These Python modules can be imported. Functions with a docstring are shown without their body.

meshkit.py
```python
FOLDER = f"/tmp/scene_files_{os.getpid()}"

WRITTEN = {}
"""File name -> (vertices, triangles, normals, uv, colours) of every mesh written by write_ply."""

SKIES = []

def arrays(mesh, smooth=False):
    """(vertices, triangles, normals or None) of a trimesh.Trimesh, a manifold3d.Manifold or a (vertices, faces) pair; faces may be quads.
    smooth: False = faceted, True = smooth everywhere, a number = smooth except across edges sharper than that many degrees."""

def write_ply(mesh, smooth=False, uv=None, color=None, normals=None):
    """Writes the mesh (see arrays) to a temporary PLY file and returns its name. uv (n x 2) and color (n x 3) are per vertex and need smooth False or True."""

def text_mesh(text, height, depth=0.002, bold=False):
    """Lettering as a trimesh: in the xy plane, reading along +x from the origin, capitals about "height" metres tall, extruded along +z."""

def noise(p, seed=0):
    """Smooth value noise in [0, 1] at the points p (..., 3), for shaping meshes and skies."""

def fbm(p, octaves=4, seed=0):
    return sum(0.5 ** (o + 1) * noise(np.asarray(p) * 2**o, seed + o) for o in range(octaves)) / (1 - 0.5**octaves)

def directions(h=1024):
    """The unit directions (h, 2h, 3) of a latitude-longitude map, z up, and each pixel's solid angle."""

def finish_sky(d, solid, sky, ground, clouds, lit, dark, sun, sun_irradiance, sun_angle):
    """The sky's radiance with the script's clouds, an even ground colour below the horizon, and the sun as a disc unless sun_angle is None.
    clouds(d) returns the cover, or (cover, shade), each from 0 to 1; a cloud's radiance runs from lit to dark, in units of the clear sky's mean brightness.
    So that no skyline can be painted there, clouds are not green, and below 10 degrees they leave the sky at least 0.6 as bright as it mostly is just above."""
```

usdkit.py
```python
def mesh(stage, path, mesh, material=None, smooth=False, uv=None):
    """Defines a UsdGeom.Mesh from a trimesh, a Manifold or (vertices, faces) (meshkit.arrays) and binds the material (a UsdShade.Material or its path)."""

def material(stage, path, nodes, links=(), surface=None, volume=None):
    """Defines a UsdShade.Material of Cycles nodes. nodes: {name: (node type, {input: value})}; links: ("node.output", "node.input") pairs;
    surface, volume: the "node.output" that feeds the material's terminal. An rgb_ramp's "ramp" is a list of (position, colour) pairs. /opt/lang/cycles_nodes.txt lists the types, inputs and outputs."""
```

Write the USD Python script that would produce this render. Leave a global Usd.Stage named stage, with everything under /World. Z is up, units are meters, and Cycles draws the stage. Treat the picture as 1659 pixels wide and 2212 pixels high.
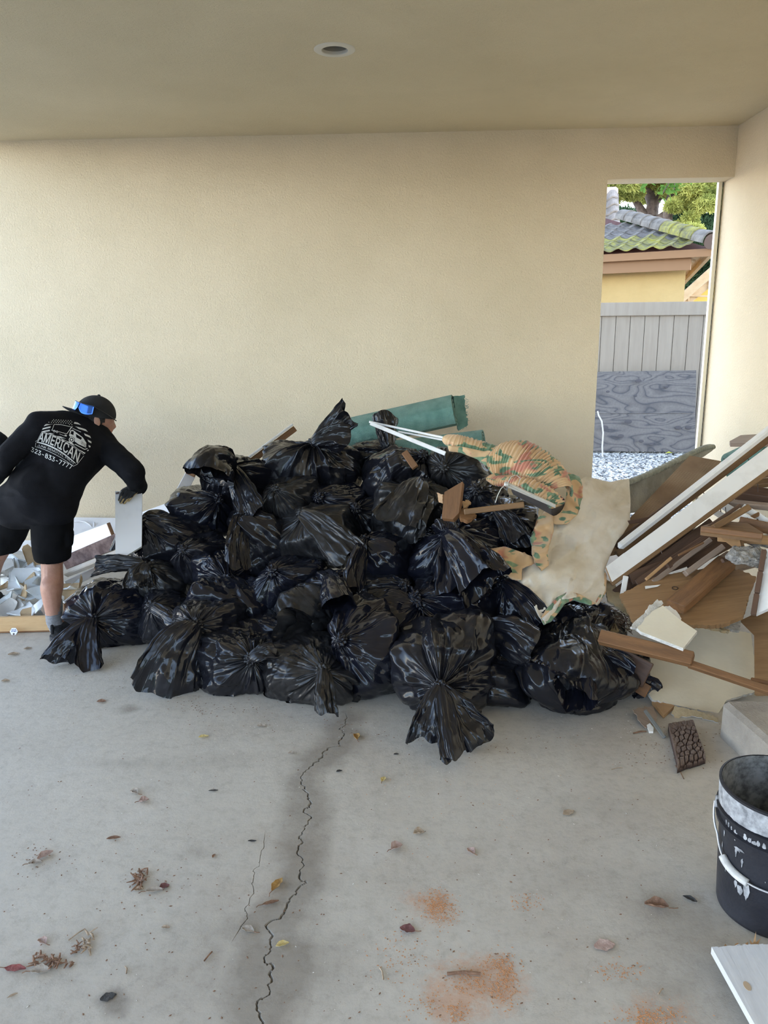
import math, random, numpy as np, trimesh, manifold3d, usdkit, meshkit
from pxr import Usd, UsdGeom, UsdLux, UsdShade, Gf, Sdf, Vt
from shapely.geometry import Polygon, LineString, Point, box as sbox
from shapely import affinity
from shapely.ops import unary_union
from scipy.spatial import Delaunay, cKDTree
from scipy.interpolate import RectBivariateSpline, CubicSpline

stage = Usd.Stage.CreateInMemory()
UsdGeom.SetStageUpAxis(stage, 'Z'); UsdGeom.SetStageMetersPerUnit(stage, 1.0)
world = UsdGeom.Xform.Define(stage, '/World'); stage.SetDefaultPrim(world.GetPrim())
UsdGeom.Scope.Define(stage, '/World/Looks')
R = np.random.default_rng(7)
PI = math.pi

# ------------------------------------------------------------------ camera
FPX, PITCH, ROLL, YAW, H = 1678.0, 0.2322, -0.0096, -0.0475, 1.55
CAM = np.array([0, 0, H])
_cy, _sy = math.cos(YAW), math.sin(YAW)
_fw, _rt, _up = np.array([_sy, _cy, 0]), np.array([_cy, -_sy, 0]), np.array([0, 0, 1.0])
FWD = _fw*math.cos(PITCH) - _up*math.sin(PITCH)
_u = _up*math.cos(PITCH) + _fw*math.sin(PITCH)
RGT = _rt*math.cos(ROLL) + _u*math.sin(ROLL)
UPV = _u*math.cos(ROLL) - _rt*math.sin(ROLL)
cam = UsdGeom.Camera.Define(stage, '/World/camera')
cam.CreateHorizontalApertureAttr(24.0); cam.CreateVerticalApertureAttr(24.0*2212/1659)
cam.CreateFocalLengthAttr(24.0*FPX/1659); cam.CreateClippingRangeAttr(Gf.Vec2f(0.05, 500))
m = np.eye(4); m[0, :3], m[1, :3], m[2, :3], m[3, :3] = RGT, UPV, -FWD, CAM
UsdGeom.Xformable(cam).AddTransformOp().Set(Gf.Matrix4d(m.tolist()))
cam.CreateExposureAttr(2.2)

def ray(u, v):
    return FWD + RGT*(u-829.5)/FPX - UPV*(v-1106)/FPX
def at(u, v, y):                       # the point at distance y into the carport that a photo point (u, v) was measured at
    d = ray(u, v); return CAM + d*(y/d[1])
def atz(u, v, z=0.0):
    d = ray(u, v); return CAM + d*((z-H)/d[2])
def tdown(u, v):
    d = ray(u, v); return -d[2]/d[1]

# ------------------------------------------------------------------ sky and sun
def mat(name, nodes, links=(), surface=None, volume=None):
    return usdkit.material(stage, '/World/Looks/'+name, nodes, links, surface, volume)
SUN = np.array([0.42, 0.30, 0.86]); SUN /= np.linalg.norm(SUN)       # from high on the right, ahead of the camera
dome = UsdLux.DomeLight.Define(stage, '/World/sky'); dome.CreateIntensityAttr(1.0)
skym = mat('sky', {'s': ('sky_texture', {'sky_type': 'multiple_scattering', 'sun_disc': False, 'sun_elevation': math.asin(SUN[2]), 'sun_rotation': math.atan2(SUN[0], SUN[1]), 'altitude': 100.0, 'aerosol_density': 1.0}),
                   'b': ('background_shader', {'strength': 0.085}), 'h': ('hsv', {'saturation': 0.92}), 'w': ('mix', {'mix_type': 'multiply', 'fac': 1.0, 'color2': (1.25, 0.995, 0.81)})}, [('s.color', 'h.color'), ('h.color', 'w.color1'), ('w.color', 'b.color')], surface='b.background')
UsdShade.MaterialBindingAPI.Apply(dome.GetPrim()).Bind(skym)
sun = UsdLux.DistantLight.Define(stage, '/World/sun'); sun.CreateIntensityAttr(9.0); sun.CreateAngleAttr(0.53); sun.CreateColorAttr(Gf.Vec3f(1.08, 0.93, 0.72))
zx = np.cross([0, 1, 0], SUN); zx /= np.linalg.norm(zx); zy = np.cross(SUN, zx)
sm = np.eye(4); sm[0, :3], sm[1, :3], sm[2, :3] = zx, zy, SUN
UsdGeom.Xformable(sun).AddTransformOp().Set(Gf.Matrix4d(sm.tolist()))

# ------------------------------------------------------------------ prims, names, tags
_names = {}
def numbered(parent, name):
    k = (parent, name); n = _names.get(k, -1)+1; _names[k] = n
    return name if n == 0 else f'{name}_{n:03d}'
def tag(o, label=None, cat=None, group=None, kind=None):
    p = o.GetPrim() if hasattr(o, 'GetPrim') else o
    for k, v in (('label', label), ('category', cat), ('group', group), ('kind', kind)):
        if v: p.SetCustomDataByKey(k, v)
    return p
def thing(name, label, cat, loc=(0, 0, 0), group=None, kind=None):
    x = UsdGeom.Xform.Define(stage, '/World/'+numbered('/World', name)); x.AddTranslateOp().Set(Gf.Vec3d(*map(float, loc)))
    tag(x, label, cat, group, kind); x._loc = np.array(loc, float)
    LOC[x.GetPath()] = np.array(loc, float)
    return x
LOC = {}
def local_of(path):
    while str(path) not in ('/', '/World'):
        if path in LOC: return LOC[path]
        path = path.GetParentPath()
    return np.zeros(3)
def obj(name, mesh, material, parent=None, smooth=False, label=None, cat=None, group=None, kind=None, uv=None):
    """One mesh of the scene; mesh vertices are in world coordinates."""
    pp = parent.GetPath() if parent is not None else Sdf.Path('/World')
    nm = numbered(str(pp), name); path = pp.AppendChild(nm)
    v, f, n = meshkit.arrays(mesh, smooth)
    v = v - local_of(pp)
    me = UsdGeom.Mesh.Define(stage, path)
    me.CreatePointsAttr(Vt.Vec3fArray.FromNumpy(v.astype(np.float32)))
    me.CreateFaceVertexCountsAttr(Vt.IntArray.FromNumpy(np.full(len(f), 3, np.int32)))
    me.CreateFaceVertexIndicesAttr(Vt.IntArray.FromNumpy(f.astype(np.int32).ravel()))
    me.CreateSubdivisionSchemeAttr('none')
    if n is not None:
        me.CreateNormalsAttr(Vt.Vec3fArray.FromNumpy(n.astype(np.float32))); me.SetNormalsInterpolation('vertex')
    if uv is not None:
        UsdGeom.PrimvarsAPI(me).CreatePrimvar('st', Sdf.ValueTypeNames.TexCoord2fArray, 'vertex').Set(Vt.Vec2fArray.FromNumpy(np.asarray(uv, np.float32)))
    if material is not None:
        UsdShade.MaterialBindingAPI.Apply(me.GetPrim()).Bind(material)
    tag(me, label, cat, group, kind)
    return me
def struct(name, mesh, material, parent=None, smooth=False, label=None):
    return obj(name, mesh, material, parent, smooth, label, None, None, 'structure' if parent is None else None)
def colors(me, name, c):
    UsdGeom.PrimvarsAPI(me).CreatePrimvar(name, Sdf.ValueTypeNames.Color3fArray, 'vertex').Set(Vt.Vec3fArray.FromNumpy(np.asarray(c, np.float32)))

# ------------------------------------------------------------------ shapes
def norm(a): a = np.asarray(a, float); return a/max(np.linalg.norm(a), 1e-12)
def tm(v, f): return trimesh.Trimesh(np.asarray(v, float), np.asarray(f, int), process=False)
def cat(ms): return trimesh.util.concatenate(ms)
def bx(x0, x1, y0, y1, z0, z1):
    b = trimesh.creation.box([x1-x0, y1-y0, z1-z0]); b.apply_translation([(x0+x1)/2, (y0+y1)/2, (z0+z1)/2]); return b
def rbox(sx, sy, sz, r=0.003):
    """a box with rounded edges, centred"""
    r = min(r, sx/2.2, sy/2.2, sz/2.2); s = []
    c = manifold3d.Manifold.cube([sx-2*r, sy-2*r, sz-2*r], True)
    pts = []
    for sg in np.ndindex(2, 2, 2):
        o = np.array(sg)*2-1
        ctr = o*np.array([sx/2-r, sy/2-r, sz/2-r])
        for k in range(3):
            q = ctr.copy(); q[k] += o[k]*r; pts.append(q)
    return mf(manifold3d.Manifold.hull_points(np.array(pts)))
def mf(M):
    q = M.to_mesh(); return tm(q.vert_properties[:, :3], q.tri_verts)
def frame(mesh, o, ex, ey, ez):
    m = mesh.copy(); v = np.asarray(m.vertices); m.vertices = np.asarray(o)+v[:, :1]*np.asarray(ex)+v[:, 1:2]*np.asarray(ey)+v[:, 2:3]*np.asarray(ez)
    if np.dot(np.cross(ex, ey), ez) < 0: m.faces = m.faces[:, ::-1]
    return m
def beam(a, b, w, t, side, r=0.002):
    """a board from a to b, t thick along the direction nearest to side, w wide"""
    a, b = np.asarray(a, float), np.asarray(b, float); ex = norm(b-a); ez = norm(side-np.dot(side, ex)*ex); ey = np.cross(ez, ex)
    return frame(rbox(np.linalg.norm(b-a), w, t, r), (a+b)/2, ex, ey, ez)
def tube(pts, rad, n=8, closed=True):
    pts = np.asarray(pts, float); k = len(pts); rad = np.broadcast_to(rad, k)
    t = np.gradient(pts, axis=0); t /= np.linalg.norm(t, axis=1)[:, None]
    u = np.cross(t[0], [0, 0, 1.0]); u = norm(u if np.linalg.norm(u) > 1e-3 else np.cross(t[0], [1, 0, 0]))
    v, rings = [], []
    for i in range(k):
        u = norm(u-np.dot(u, t[i])*t[i]); w = np.cross(t[i], u)
        a = np.arange(n)*2*PI/n
        v.append(pts[i]+rad[i]*(np.cos(a)[:, None]*u+np.sin(a)[:, None]*w))
    v = np.vstack(v+[pts[:1], pts[-1:]]); f = []
    for i in range(k-1):
        for j in range(n):
            a, b = i*n+j, i*n+(j+1) % n; f += [[a, b, b+n], [a, b+n, a+n]]
    if closed:
        for j in range(n):
            f += [[k*n, (j+1) % n, j], [k*n+1, (k-1)*n+j, (k-1)*n+(j+1) % n]]
    return tm(v, f)
def lathe(prof, n=48, o=(0, 0, 0), cap=False):
    prof = np.asarray(prof, float); a = np.arange(n)*2*PI/n; k = len(prof)
    v = np.stack([prof[:, 0, None]*np.cos(a), prof[:, 0, None]*np.sin(a), np.repeat(prof[:, 1, None], n, 1)], -1).reshape(-1, 3)
    f = [[i*n+j, i*n+(j+1) % n, (i+1)*n+(j+1) % n] for i in range(k-1) for j in range(n)]+[[i*n+j, (i+1)*n+(j+1) % n, (i+1)*n+j] for i in range(k-1) for j in range(n)]
    return tm(v+np.asarray(o), f)
def grid_mesh(P, thick=None, down=False):
    """a grid of points (h, w, 3) as a surface, given thickness along its normals when thick is set"""
    h, w = P.shape[:2]; i = np.arange(h*w).reshape(h, w)
    a, b, c, d = i[:-1, :-1].ravel(), i[:-1, 1:].ravel(), i[1:, 1:].ravel(), i[1:, :-1].ravel()
    f = np.vstack([np.stack([a, b, c], 1), np.stack([a, c, d], 1)]); v = P.reshape(-1, 3)
    if not thick: return tm(v, f)
    m = tm(v, f); n = np.array(m.vertex_normals); N = h*w
    if down: n = np.tile([0, 0, 1.0], (N, 1))
    rim = np.concatenate([i[0, :-1], i[:-1, -1], i[-1, :0:-1], i[:0:-1, 0]]); nx = np.roll(rim, -1)
    F = np.vstack([f, f[:, ::-1]+N, np.stack([rim, rim+N, nx+N], 1), np.stack([rim, nx+N, nx], 1)])
    return tm(np.vstack([v, v-n*thick]), F)
def slab(plane, outline, thick, bev=0.0, back=True, holes=()):
    """a flat sheet: plane = three measured (u, v, y), outline = photo points of its edge carried onto that plane, with real thickness behind it"""
    a, b, c = (at(*q) for q in plane); n = norm(np.cross(b-a, c-a))
    if np.dot(n, CAM-a) < 0: n = -n
    ex = norm(b-a); ey = np.cross(n, ex)
    def flat(o):
        r = []
        for q in o:
            d = ray(*q); s = np.dot(a-CAM, n)/np.dot(d, n); p = CAM+d*s-a; r.append((np.dot(p, ex), np.dot(p, ey)))
        return r
    pg = Polygon(flat(outline), [flat(h) for h in holes])
    if not pg.is_valid: pg = pg.buffer(0)
    if pg.geom_type != 'Polygon': pg = max(pg.geoms, key=lambda g: g.area)
    e = trimesh.creation.extrude_polygon(pg, thick, engine='earcut')
    return frame(e, a-n*thick, ex, ey, n)
def clumpy(mesh, amp, scale, seed=0):
    v = np.asarray(mesh.vertices); n = np.asarray(mesh.vertex_normals)
    mesh.vertices = v+n*amp*(2*meshkit.fbm(v*scale, 3, seed)-1)[:, None]; return mesh

# ------------------------------------------------------------------ materials
def pbr(name, color, rough=0.6, **kw):
    return mat(name, {'p': ('principled_bsdf', {'base_color': color, 'roughness': rough, **kw})}, surface='p.BSDF')
def noisy(name, c1, c2, scale=8, rough=0.7, bump=0.3, bscale=60, stretch=(1, 1, 1), detail=6, dist=0.01, lo=0.35, hi=0.65, coord='position', extra=None):
    """two tones mixed by noise, with a bump"""
    vec = ('g.position' if coord == 'position' else 't.object')
    nodes = {'g': ('geometry', {}), 't': ('texture_coordinate', {}), 'm': ('mapping', {'scale': stretch}), 'n': ('noise_texture', {'scale': scale, 'detail': detail, 'roughness': 0.6}),
             'r': ('rgb_ramp', {'ramp': [(lo, c1), (hi, c2)]}), 'n2': ('noise_texture', {'scale': bscale, 'detail': 4}), 'b': ('bump', {'strength': bump, 'distance': dist}),
             'p': ('principled_bsdf', {'roughness': rough, **(extra or {})})}
    links = [(vec, 'm.vector'), ('m.vector', 'n.vector'), ('m.vector', 'n2.vector'), ('n.fac', 'r.fac'), ('r.color', 'p.base_color'), ('n2.fac', 'b.height'), ('b.normal', 'p.normal')]
    return mat(name, nodes, links, surface='p.BSDF')
def wood(name, c1, c2, scale=14, axis=0, rough=0.6, ring=1.0, dist=6.0):
    """grain stretched along one axis of the thing's own mesh coordinates (a board lies along its x in 'grain')"""
    nodes = {'a': ('attribute', {'attribute': 'grain'}), 'm': ('mapping', {'scale': (0.9*ring, 9, 9)}), 'n': ('noise_texture', {'scale': scale*0.35, 'detail': 5, 'distortion': 0.6}),
             'w': ('noise_texture', {'scale': scale*3, 'detail': 3}), 'mx': ('mix', {'fac': 0.35}), 'r': ('rgb_ramp', {'ramp': [(0.30, c1), (0.5, tuple(0.5*(np.array(c1)+c2))), (0.68, c2)]}),
             'b': ('bump', {'strength': 0.25, 'distance': 0.004}), 'p': ('principled_bsdf', {'roughness': rough})}
    return mat(name, nodes, [('a.vector', 'm.vector'), ('m.vector', 'n.vector'), ('m.vector', 'w.vector'), ('n.color', 'mx.color1'), ('w.color', 'mx.color2'), ('mx.color', 'r.fac'), ('r.color', 'p.base_color'), ('n.fac', 'b.height'), ('b.normal', 'p.normal')], surface='p.BSDF')
def grain(me, mesh_v, o, ex, ey, ez):
    v = mesh_v-np.asarray(o); g = np.stack([v@ex, v@ey, v@ez], 1)+np.array(o)*3.1
    UsdGeom.PrimvarsAPI(me).CreatePrimvar('grain', Sdf.ValueTypeNames.Vector3fArray, 'vertex').Set(Vt.Vec3fArray.FromNumpy(g.astype(np.float32)))
def stucco(name, c1, c2):
    nodes = {'g': ('geometry', {}), 'n': ('noise_texture', {'scale': 1.3, 'detail': 5, 'roughness': 0.6}), 'r': ('rgb_ramp', {'ramp': [(0.3, c1), (0.7, c2)]}),
             's': ('noise_texture', {'scale': 9, 'detail': 8, 'roughness': 0.75}), 'sr': ('rgb_ramp', {'ramp': [(0.73, (1, 1, 1)), (0.78, (0.70, 0.66, 0.56))]}), 'mx': ('mix', {'mix_type': 'multiply', 'fac': 0.6}),
             'b1': ('noise_texture', {'scale': 72, 'detail': 4, 'roughness': 0.65, 'distortion': 0.3}), 'b2': ('noise_texture', {'scale': 150, 'detail': 2}), 'ad': ('math', {'math_type': 'multiply_add', 'value2': 0.35}),
             'b': ('bump', {'strength': 0.6, 'distance': 0.010}), 'p': ('principled_bsdf', {'roughness': 0.9, 'specular_ior_level': 0.2})}
    L = [('g.position', x+'.vector') for x in ('n', 's', 'b1', 'b2')]+[('n.fac', 'r.fac'), ('s.fac', 'sr.fac'), ('r.color', 'mx.color1'), ('sr.color', 'mx.color2'), ('mx.color', 'p.base_color'),
         ('b2.fac', 'ad.value1'), ('b1.fac', 'ad.value3'), ('ad.value', 'b.height'), ('b.normal', 'p.normal')]
    return mat(name, nodes, L, surface='p.BSDF')

# ================================================================== THE CARPORT
D, HC, XL, XR, WT, HD = 5.596, 2.813, 1.243, 2.07, 0.19, 2.60
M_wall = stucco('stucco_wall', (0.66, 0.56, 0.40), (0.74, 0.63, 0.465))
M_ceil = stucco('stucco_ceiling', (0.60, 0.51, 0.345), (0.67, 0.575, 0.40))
XLEFT, YFRONT = -3.25, -1.9
wb = cat([bx(XLEFT, XL, D, D+WT, 0, HC), bx(XL, XR+0.2, D, D+WT, HD, HC)])
struct('wall_back', mf(manifold3d.Manifold.cube([XR+0.2-XLEFT, WT, HC]).translate([XLEFT, D, 0])-manifold3d.Manifold.cube([3, 3, HD]).translate([XL, D-1, -0.1])), M_wall)
struct('wall_right', bx(XR, XR+0.2, YFRONT, D+WT, 0, HC), M_wall)
ctr_light = at(723, 107, 4.0); d_ = ray(723, 107); ctr_light = CAM+d_*((HC-H)/d_[2])
ceil_m = manifold3d.Manifold.cube([XR+0.2-XLEFT, D+WT-YFRONT, 0.3]).translate([XLEFT, YFRONT, HC])-manifold3d.Manifold.cylinder(0.16, 0.066, 0.066, 40).translate([ctr_light[0], ctr_light[1], HC-0.01])
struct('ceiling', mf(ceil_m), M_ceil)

# ------------------------------------------------------------------ floor with its crack
crack_px = [(757, 1552), (738, 1576), (736, 1600), (706, 1625), (690, 1640), (664, 1655), (650, 1680), (653, 1697), (672, 1722), (659, 1748), (671, 1768), (650, 1786), (655, 1805), (644, 1825), (650, 1850), (656, 1876), (648, 1900), (641, 1930), (621, 1960), (590, 1990), (581, 2010), (580, 2035), (572, 2080), (583, 2115), (570, 2150), (560, 2180), (566, 2211), (560, 2300)]
ck = np.array([atz(*q)[:2] for q in crack_px])
fine_px = [(570, 1820), (564, 1860), (548, 1880), (542, 1920), (530, 1960), (524, 2005)]
ck2 = np.array([atz(*q)[:2] for q in fine_px])
def dense(P, step, wob, seed):
    s = np.r_[0, np.cumsum(np.linalg.norm(np.diff(P, axis=0), axis=1))]; t = np.arange(0, s[-1], step)
    q = np.stack([np.interp(t, s, P[:, k]) for k in (0, 1)], 1)
    w = (meshkit.fbm(np.stack([t*28, t*0, t*0], 1), 4, seed)-0.5)*wob
    tt = np.gradient(q, axis=0); n = np.stack([-tt[:, 1], tt[:, 0]], 1); n /= np.linalg.norm(n, axis=1)[:, None]
    return q+n*w[:, None], n
fp, fz = [], []
gx, gy = np.meshgrid(np.arange(XLEFT-1.5, XR+0.2, 0.06), np.arange(0.9, D+0.02, 0.06)); G = np.stack([gx.ravel(), gy.ravel()], 1)
for P, w, dep, sd, wob in ((ck, 0.0032, 0.009, 3, 0.05), (ck2, 0.0012, 0.004, 5, 0.03)):
    c, n = dense(P, 0.004, wob, sd)
    wd = w*(0.45+1.1*meshkit.noise(np.stack([np.arange(len(c))*0.07, np.zeros(len(c)), np.zeros(len(c))], 1), sd))[:, None]
    for o, z in ((0, -dep), (1, 0.0), (-1, 0.0), (3.5, 0), (-3.5, 0), (9, 0), (-9, 0)):
        k = slice(None) if abs(o) < 2 else slice(None, None, 2) if abs(o) < 5 else slice(None, None, 5)
        q = (c+n*wd*o)[k]; fp.append(q); fz.append(np.full(len(q), z))
    keep = cKDTree(c).query(G)[0] > 0.035; G = G[keep]
    if P is ck: crack_c = c
far = np.array([(x, y) for x in np.arange(XLEFT-12, XR+9, 1.0) for y in np.arange(-14, D+0.1, 1.0) if not (XLEFT-1.6 < x < XR+0.25 and y > 0.8)])
edge = np.array([(XR+8, D+WT), (XLEFT-12, D+WT)]+[(x, D+WT) for x in np.arange(XLEFT-11, XR+8, 0.5)])
fp = np.vstack(fp+[G, far, edge]); fz = np.r_[np.concatenate(fz), np.zeros(len(fp)-sum(map(len, fz)))]
fz += np.where(fz > -0.001, 0, 0)
tri = Delaunay(fp).simplices
fv = np.column_stack([fp, fz])
a_, b_, c_ = fp[tri[:, 0]], fp[tri[:, 1]], fp[tri[:, 2]]
cr = (b_[:, 0]-a_[:, 0])*(c_[:, 1]-a_[:, 1])-(b_[:, 1]-a_[:, 1])*(c_[:, 0]-a_[:, 0])
tri[cr < 0] = tri[cr < 0][:, ::-1]; tri = tri[np.abs(cr) > 1e-9]
dcr = cKDTree(crack_c).query(fp)[0]
def blotch(u, v, rx, ry):
    p = atz(u, v)[:2]; q = (fp-p)/np.array([rx, ry]); return np.exp(-(q**2).sum(1))
band = np.exp(-(dcr/0.07)**4)*1.0
dust = np.zeros(len(fp))
for u, v, rx, ry, s in ((945, 1957, .09, .1, 1.0), (1010, 2110, .12, .08, .8), (1095, 2130, .08, .12, .9), (985, 2190, .06, .1, .9), (1400, 2195, .11, .08, 1.0), (1345, 2090, .08, .05, .5), (860, 1945, .1, .06, .35), (1150, 1950, .08, .07, .4), (930, 2170, .1, .05, .5), (1480, 2150, .07, .08, .4), (280, 2155, .03, .03, .6), (850, 2040, .2, .1, .25), (1600, 2000, .06, .06, .3)):
    dust += s*blotch(u, v, rx, ry)
damp = np.zeros(len(fp))
for u, v, rx, ry, s in ((1480, 1990, .13, .16, .8), (1230, 1900, .15, .09, .5), (700, 2080, .16, .13, .5), (560, 1640, .4, .05, .4), (300, 1650, .3, .03, .35), (1450, 2140, .1, .12, .5), (500, 2000, .2, .14, .25), (1290, 1740, .14, .06, .5), (1000, 1700, .3, .1, .15), (450, 2100, .25, .15, .35), (235, 2155, .022, .02, 2.2), (275, 1533, .04, .035, 1.3), (415, 1845, .04, .03, .9), (1350, 1560, .3, .2, .3)):
    damp += s*blotch(u, v, rx, ry)
nodes = {'g': ('geometry', {}), 'a': ('attribute', {'attribute': 'stain'}), 'sp': ('separate_xyz', {}),
  'n1': ('noise_texture', {'scale': 1.1, 'detail': 7, 'roughness': 0.62}), 'r1': ('rgb_ramp', {'ramp': [(0.28, (0.39, 0.34, 0.285)), (0.5, (0.475, 0.435, 0.378)), (0.72, (0.54, 0.495, 0.433))]}),
  'n2': ('noise_texture', {'scale': 26, 'detail': 9, 'roughness': 0.75}), 'r2': ('rgb_ramp', {'ramp': [(0.28, (0.74, 0.72, 0.69)), (0.5, (1, 1, 1)), (0.75, (1.1, 1.08, 1.04))]}), 'm1': ('mix', {'mix_type': 'multiply', 'fac': 0.8}),
  'n3': ('noise_texture', {'scale': 5, 'detail': 9, 'roughness': 0.7}), 'th': ('math', {'math_type': 'multiply'}), 'dr': ('rgb_ramp', {'ramp': [(0.05, (0, 0, 0)), (0.5, (1, 1, 1))]}), 'm2': ('mix', {'mix_type': 'multiply', 'color2': (0.62, 0.60, 0.58)}),
  'n4': ('noise_texture', {'scale': 60, 'detail': 6, 'roughness': 0.8}), 'n4s': ('noise_texture', {'scale': 11, 'detail': 6, 'roughness': 0.7}), 'n4a': ('math', {'math_type': 'multiply'}), 'ru': ('math', {'math_type': 'multiply'}), 'rr': ('rgb_ramp', {'ramp': [(0.14, (0, 0, 0)), (0.30, (1, 1, 1))]}), 'm3f': ('math', {'math_type': 'multiply', 'value2': 0.5}), 'm3': ('mix', {'color2': (0.52, 0.24, 0.11)}),
  'n5': ('noise_texture', {'scale': 3.3, 'detail': 8, 'roughness': 0.72}), 'r5': ('rgb_ramp', {'ramp': [(0.56, (0, 0, 0)), (0.68, (1, 1, 1))]}), 'f5': ('math', {'math_type': 'multiply', 'value2': 0.28}), 'm4': ('mix', {'color2': (0.56, 0.53, 0.49)}),
  'v': ('voronoi_texture', {'feature': 'distance_to_edge', 'scale': 2.1, 'randomness': 1.0}), 'vm': ('mix', {'mix_type': 'add', 'fac': 0.25}), 'vr': ('rgb_ramp', {'ramp': [(0.0, (0.72, 0.7, 0.68)), (0.004, (1, 1, 1))]}), 'm5': ('mix', {'mix_type': 'multiply', 'fac': 0.55}),
  'b': ('bump', {'strength': 0.35, 'distance': 0.006}), 'p': ('principled_bsdf', {'roughness': 0.62, 'specular_ior_level': 0.35})}
L = [('g.position', k+'.vector') for k in ('n1', 'n2', 'n3', 'n4', 'n4s', 'n5')]+[('a.vector', 'sp.vector'), ('n1.fac', 'r1.fac'), ('n2.fac', 'r2.fac'), ('r1.color', 'm1.color1'), ('r2.color', 'm1.color2'),
  ('sp.x', 'th.value1'), ('n3.fac', 'th.value2'), ('th.value', 'dr.fac'), ('dr.color', 'm2.fac'), ('m1.color', 'm2.color1'),
  ('n5.fac', 'r5.fac'), ('r5.color', 'f5.value1'), ('f5.value', 'm4.fac'), ('m2.color', 'm4.color1'),
  ('g.position', 'vm.color1'), ('n3.color', 'vm.color2'), ('vm.color', 'v.vector'), ('v.distance', 'vr.fac'), ('m4.color', 'm5.color1'), ('vr.color', 'm5.color2'),
  ('n4.fac', 'n4a.value1'), ('n4s.fac', 'n4a.value2'), ('sp.y', 'ru.value1'), ('n4a.value', 'ru.value2'), ('ru.value', 'rr.fac'), ('rr.color', 'm3f.value1'), ('m3f.value', 'm3.fac'), ('m5.color', 'm3.color1'), ('m3.color', 'p.base_color'), ('n2.fac', 'b.height'), ('b.normal', 'p.normal')]
M_floor = mat('concrete_floor', nodes, L, surface='p.BSDF')
fl = struct('floor', tm(fv, tri), M_floor)
colors(fl, 'stain', np.stack([np.clip(band+damp, 0, 2), dust, np.zeros(len(fp))], 1))

# ================================================================== OUTSIDE, THROUGH THE OPENING
M_cream = pbr('cream_paint', (0.72, 0.66, 0.52), 0.55)
M_dark = pbr('dark_recess', (0.03, 0.028, 0.025), 0.8)
yj = D+WT
struct('trim_1', bx(XR-0.036, XR-0.012, yj-0.02, yj+0.02, 0, HD), M_cream)
struct('trim_2', bx(XR-0.012, XR-0.001, yj+0.0, yj+0.02, 0, HD), M_dark)
M_ground = noisy('gravel_bed', (0.30, 0.29, 0.27), (0.5, 0.48, 0.45), 30, 0.9, 0.6, 120)
struct('ground_outside', tm([(-20, yj, -0.012), (30, yj, -0.012), (30, 70, -0.012), (-20, 70, -0.012)], [[0, 1, 2], [0, 2, 3]]), M_ground)

# gravel: loose pebbles, one instancer
M_peb = mat('pebbles', {'o': ('object_info', {}), 'r': ('rgb_ramp', {'ramp': [(0, (0.16, 0.165, 0.17)), (0.35, (0.38, 0.38, 0.37)), (0.7, (0.62, 0.61, 0.58)), (1, (0.80, 0.78, 0.74))]}), 'p': ('principled_bsdf', {'roughness': 0.8})}, [('o.random', 'r.fac'), ('r.color', 'p.base_color')], surface='p.BSDF')
pi = UsdGeom.PointInstancer.Define(stage, '/World/gravel')
tag(pi, 'grey and white loose gravel on the ground outside the doorway', 'gravel', kind='stuff')
prs = []
for k in range(4):
    s = trimesh.creation.icosphere(1, 1.0); s.vertices *= (1, 0.75, 0.5); clumpy(s, 0.35, 1.3, 40+k)
    prs.append(obj('pebble', s, M_peb, pi).GetPath())
pi.CreatePrototypesRel().SetTargets(prs)
rg = np.random.default_rng(11); ps = []
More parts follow.
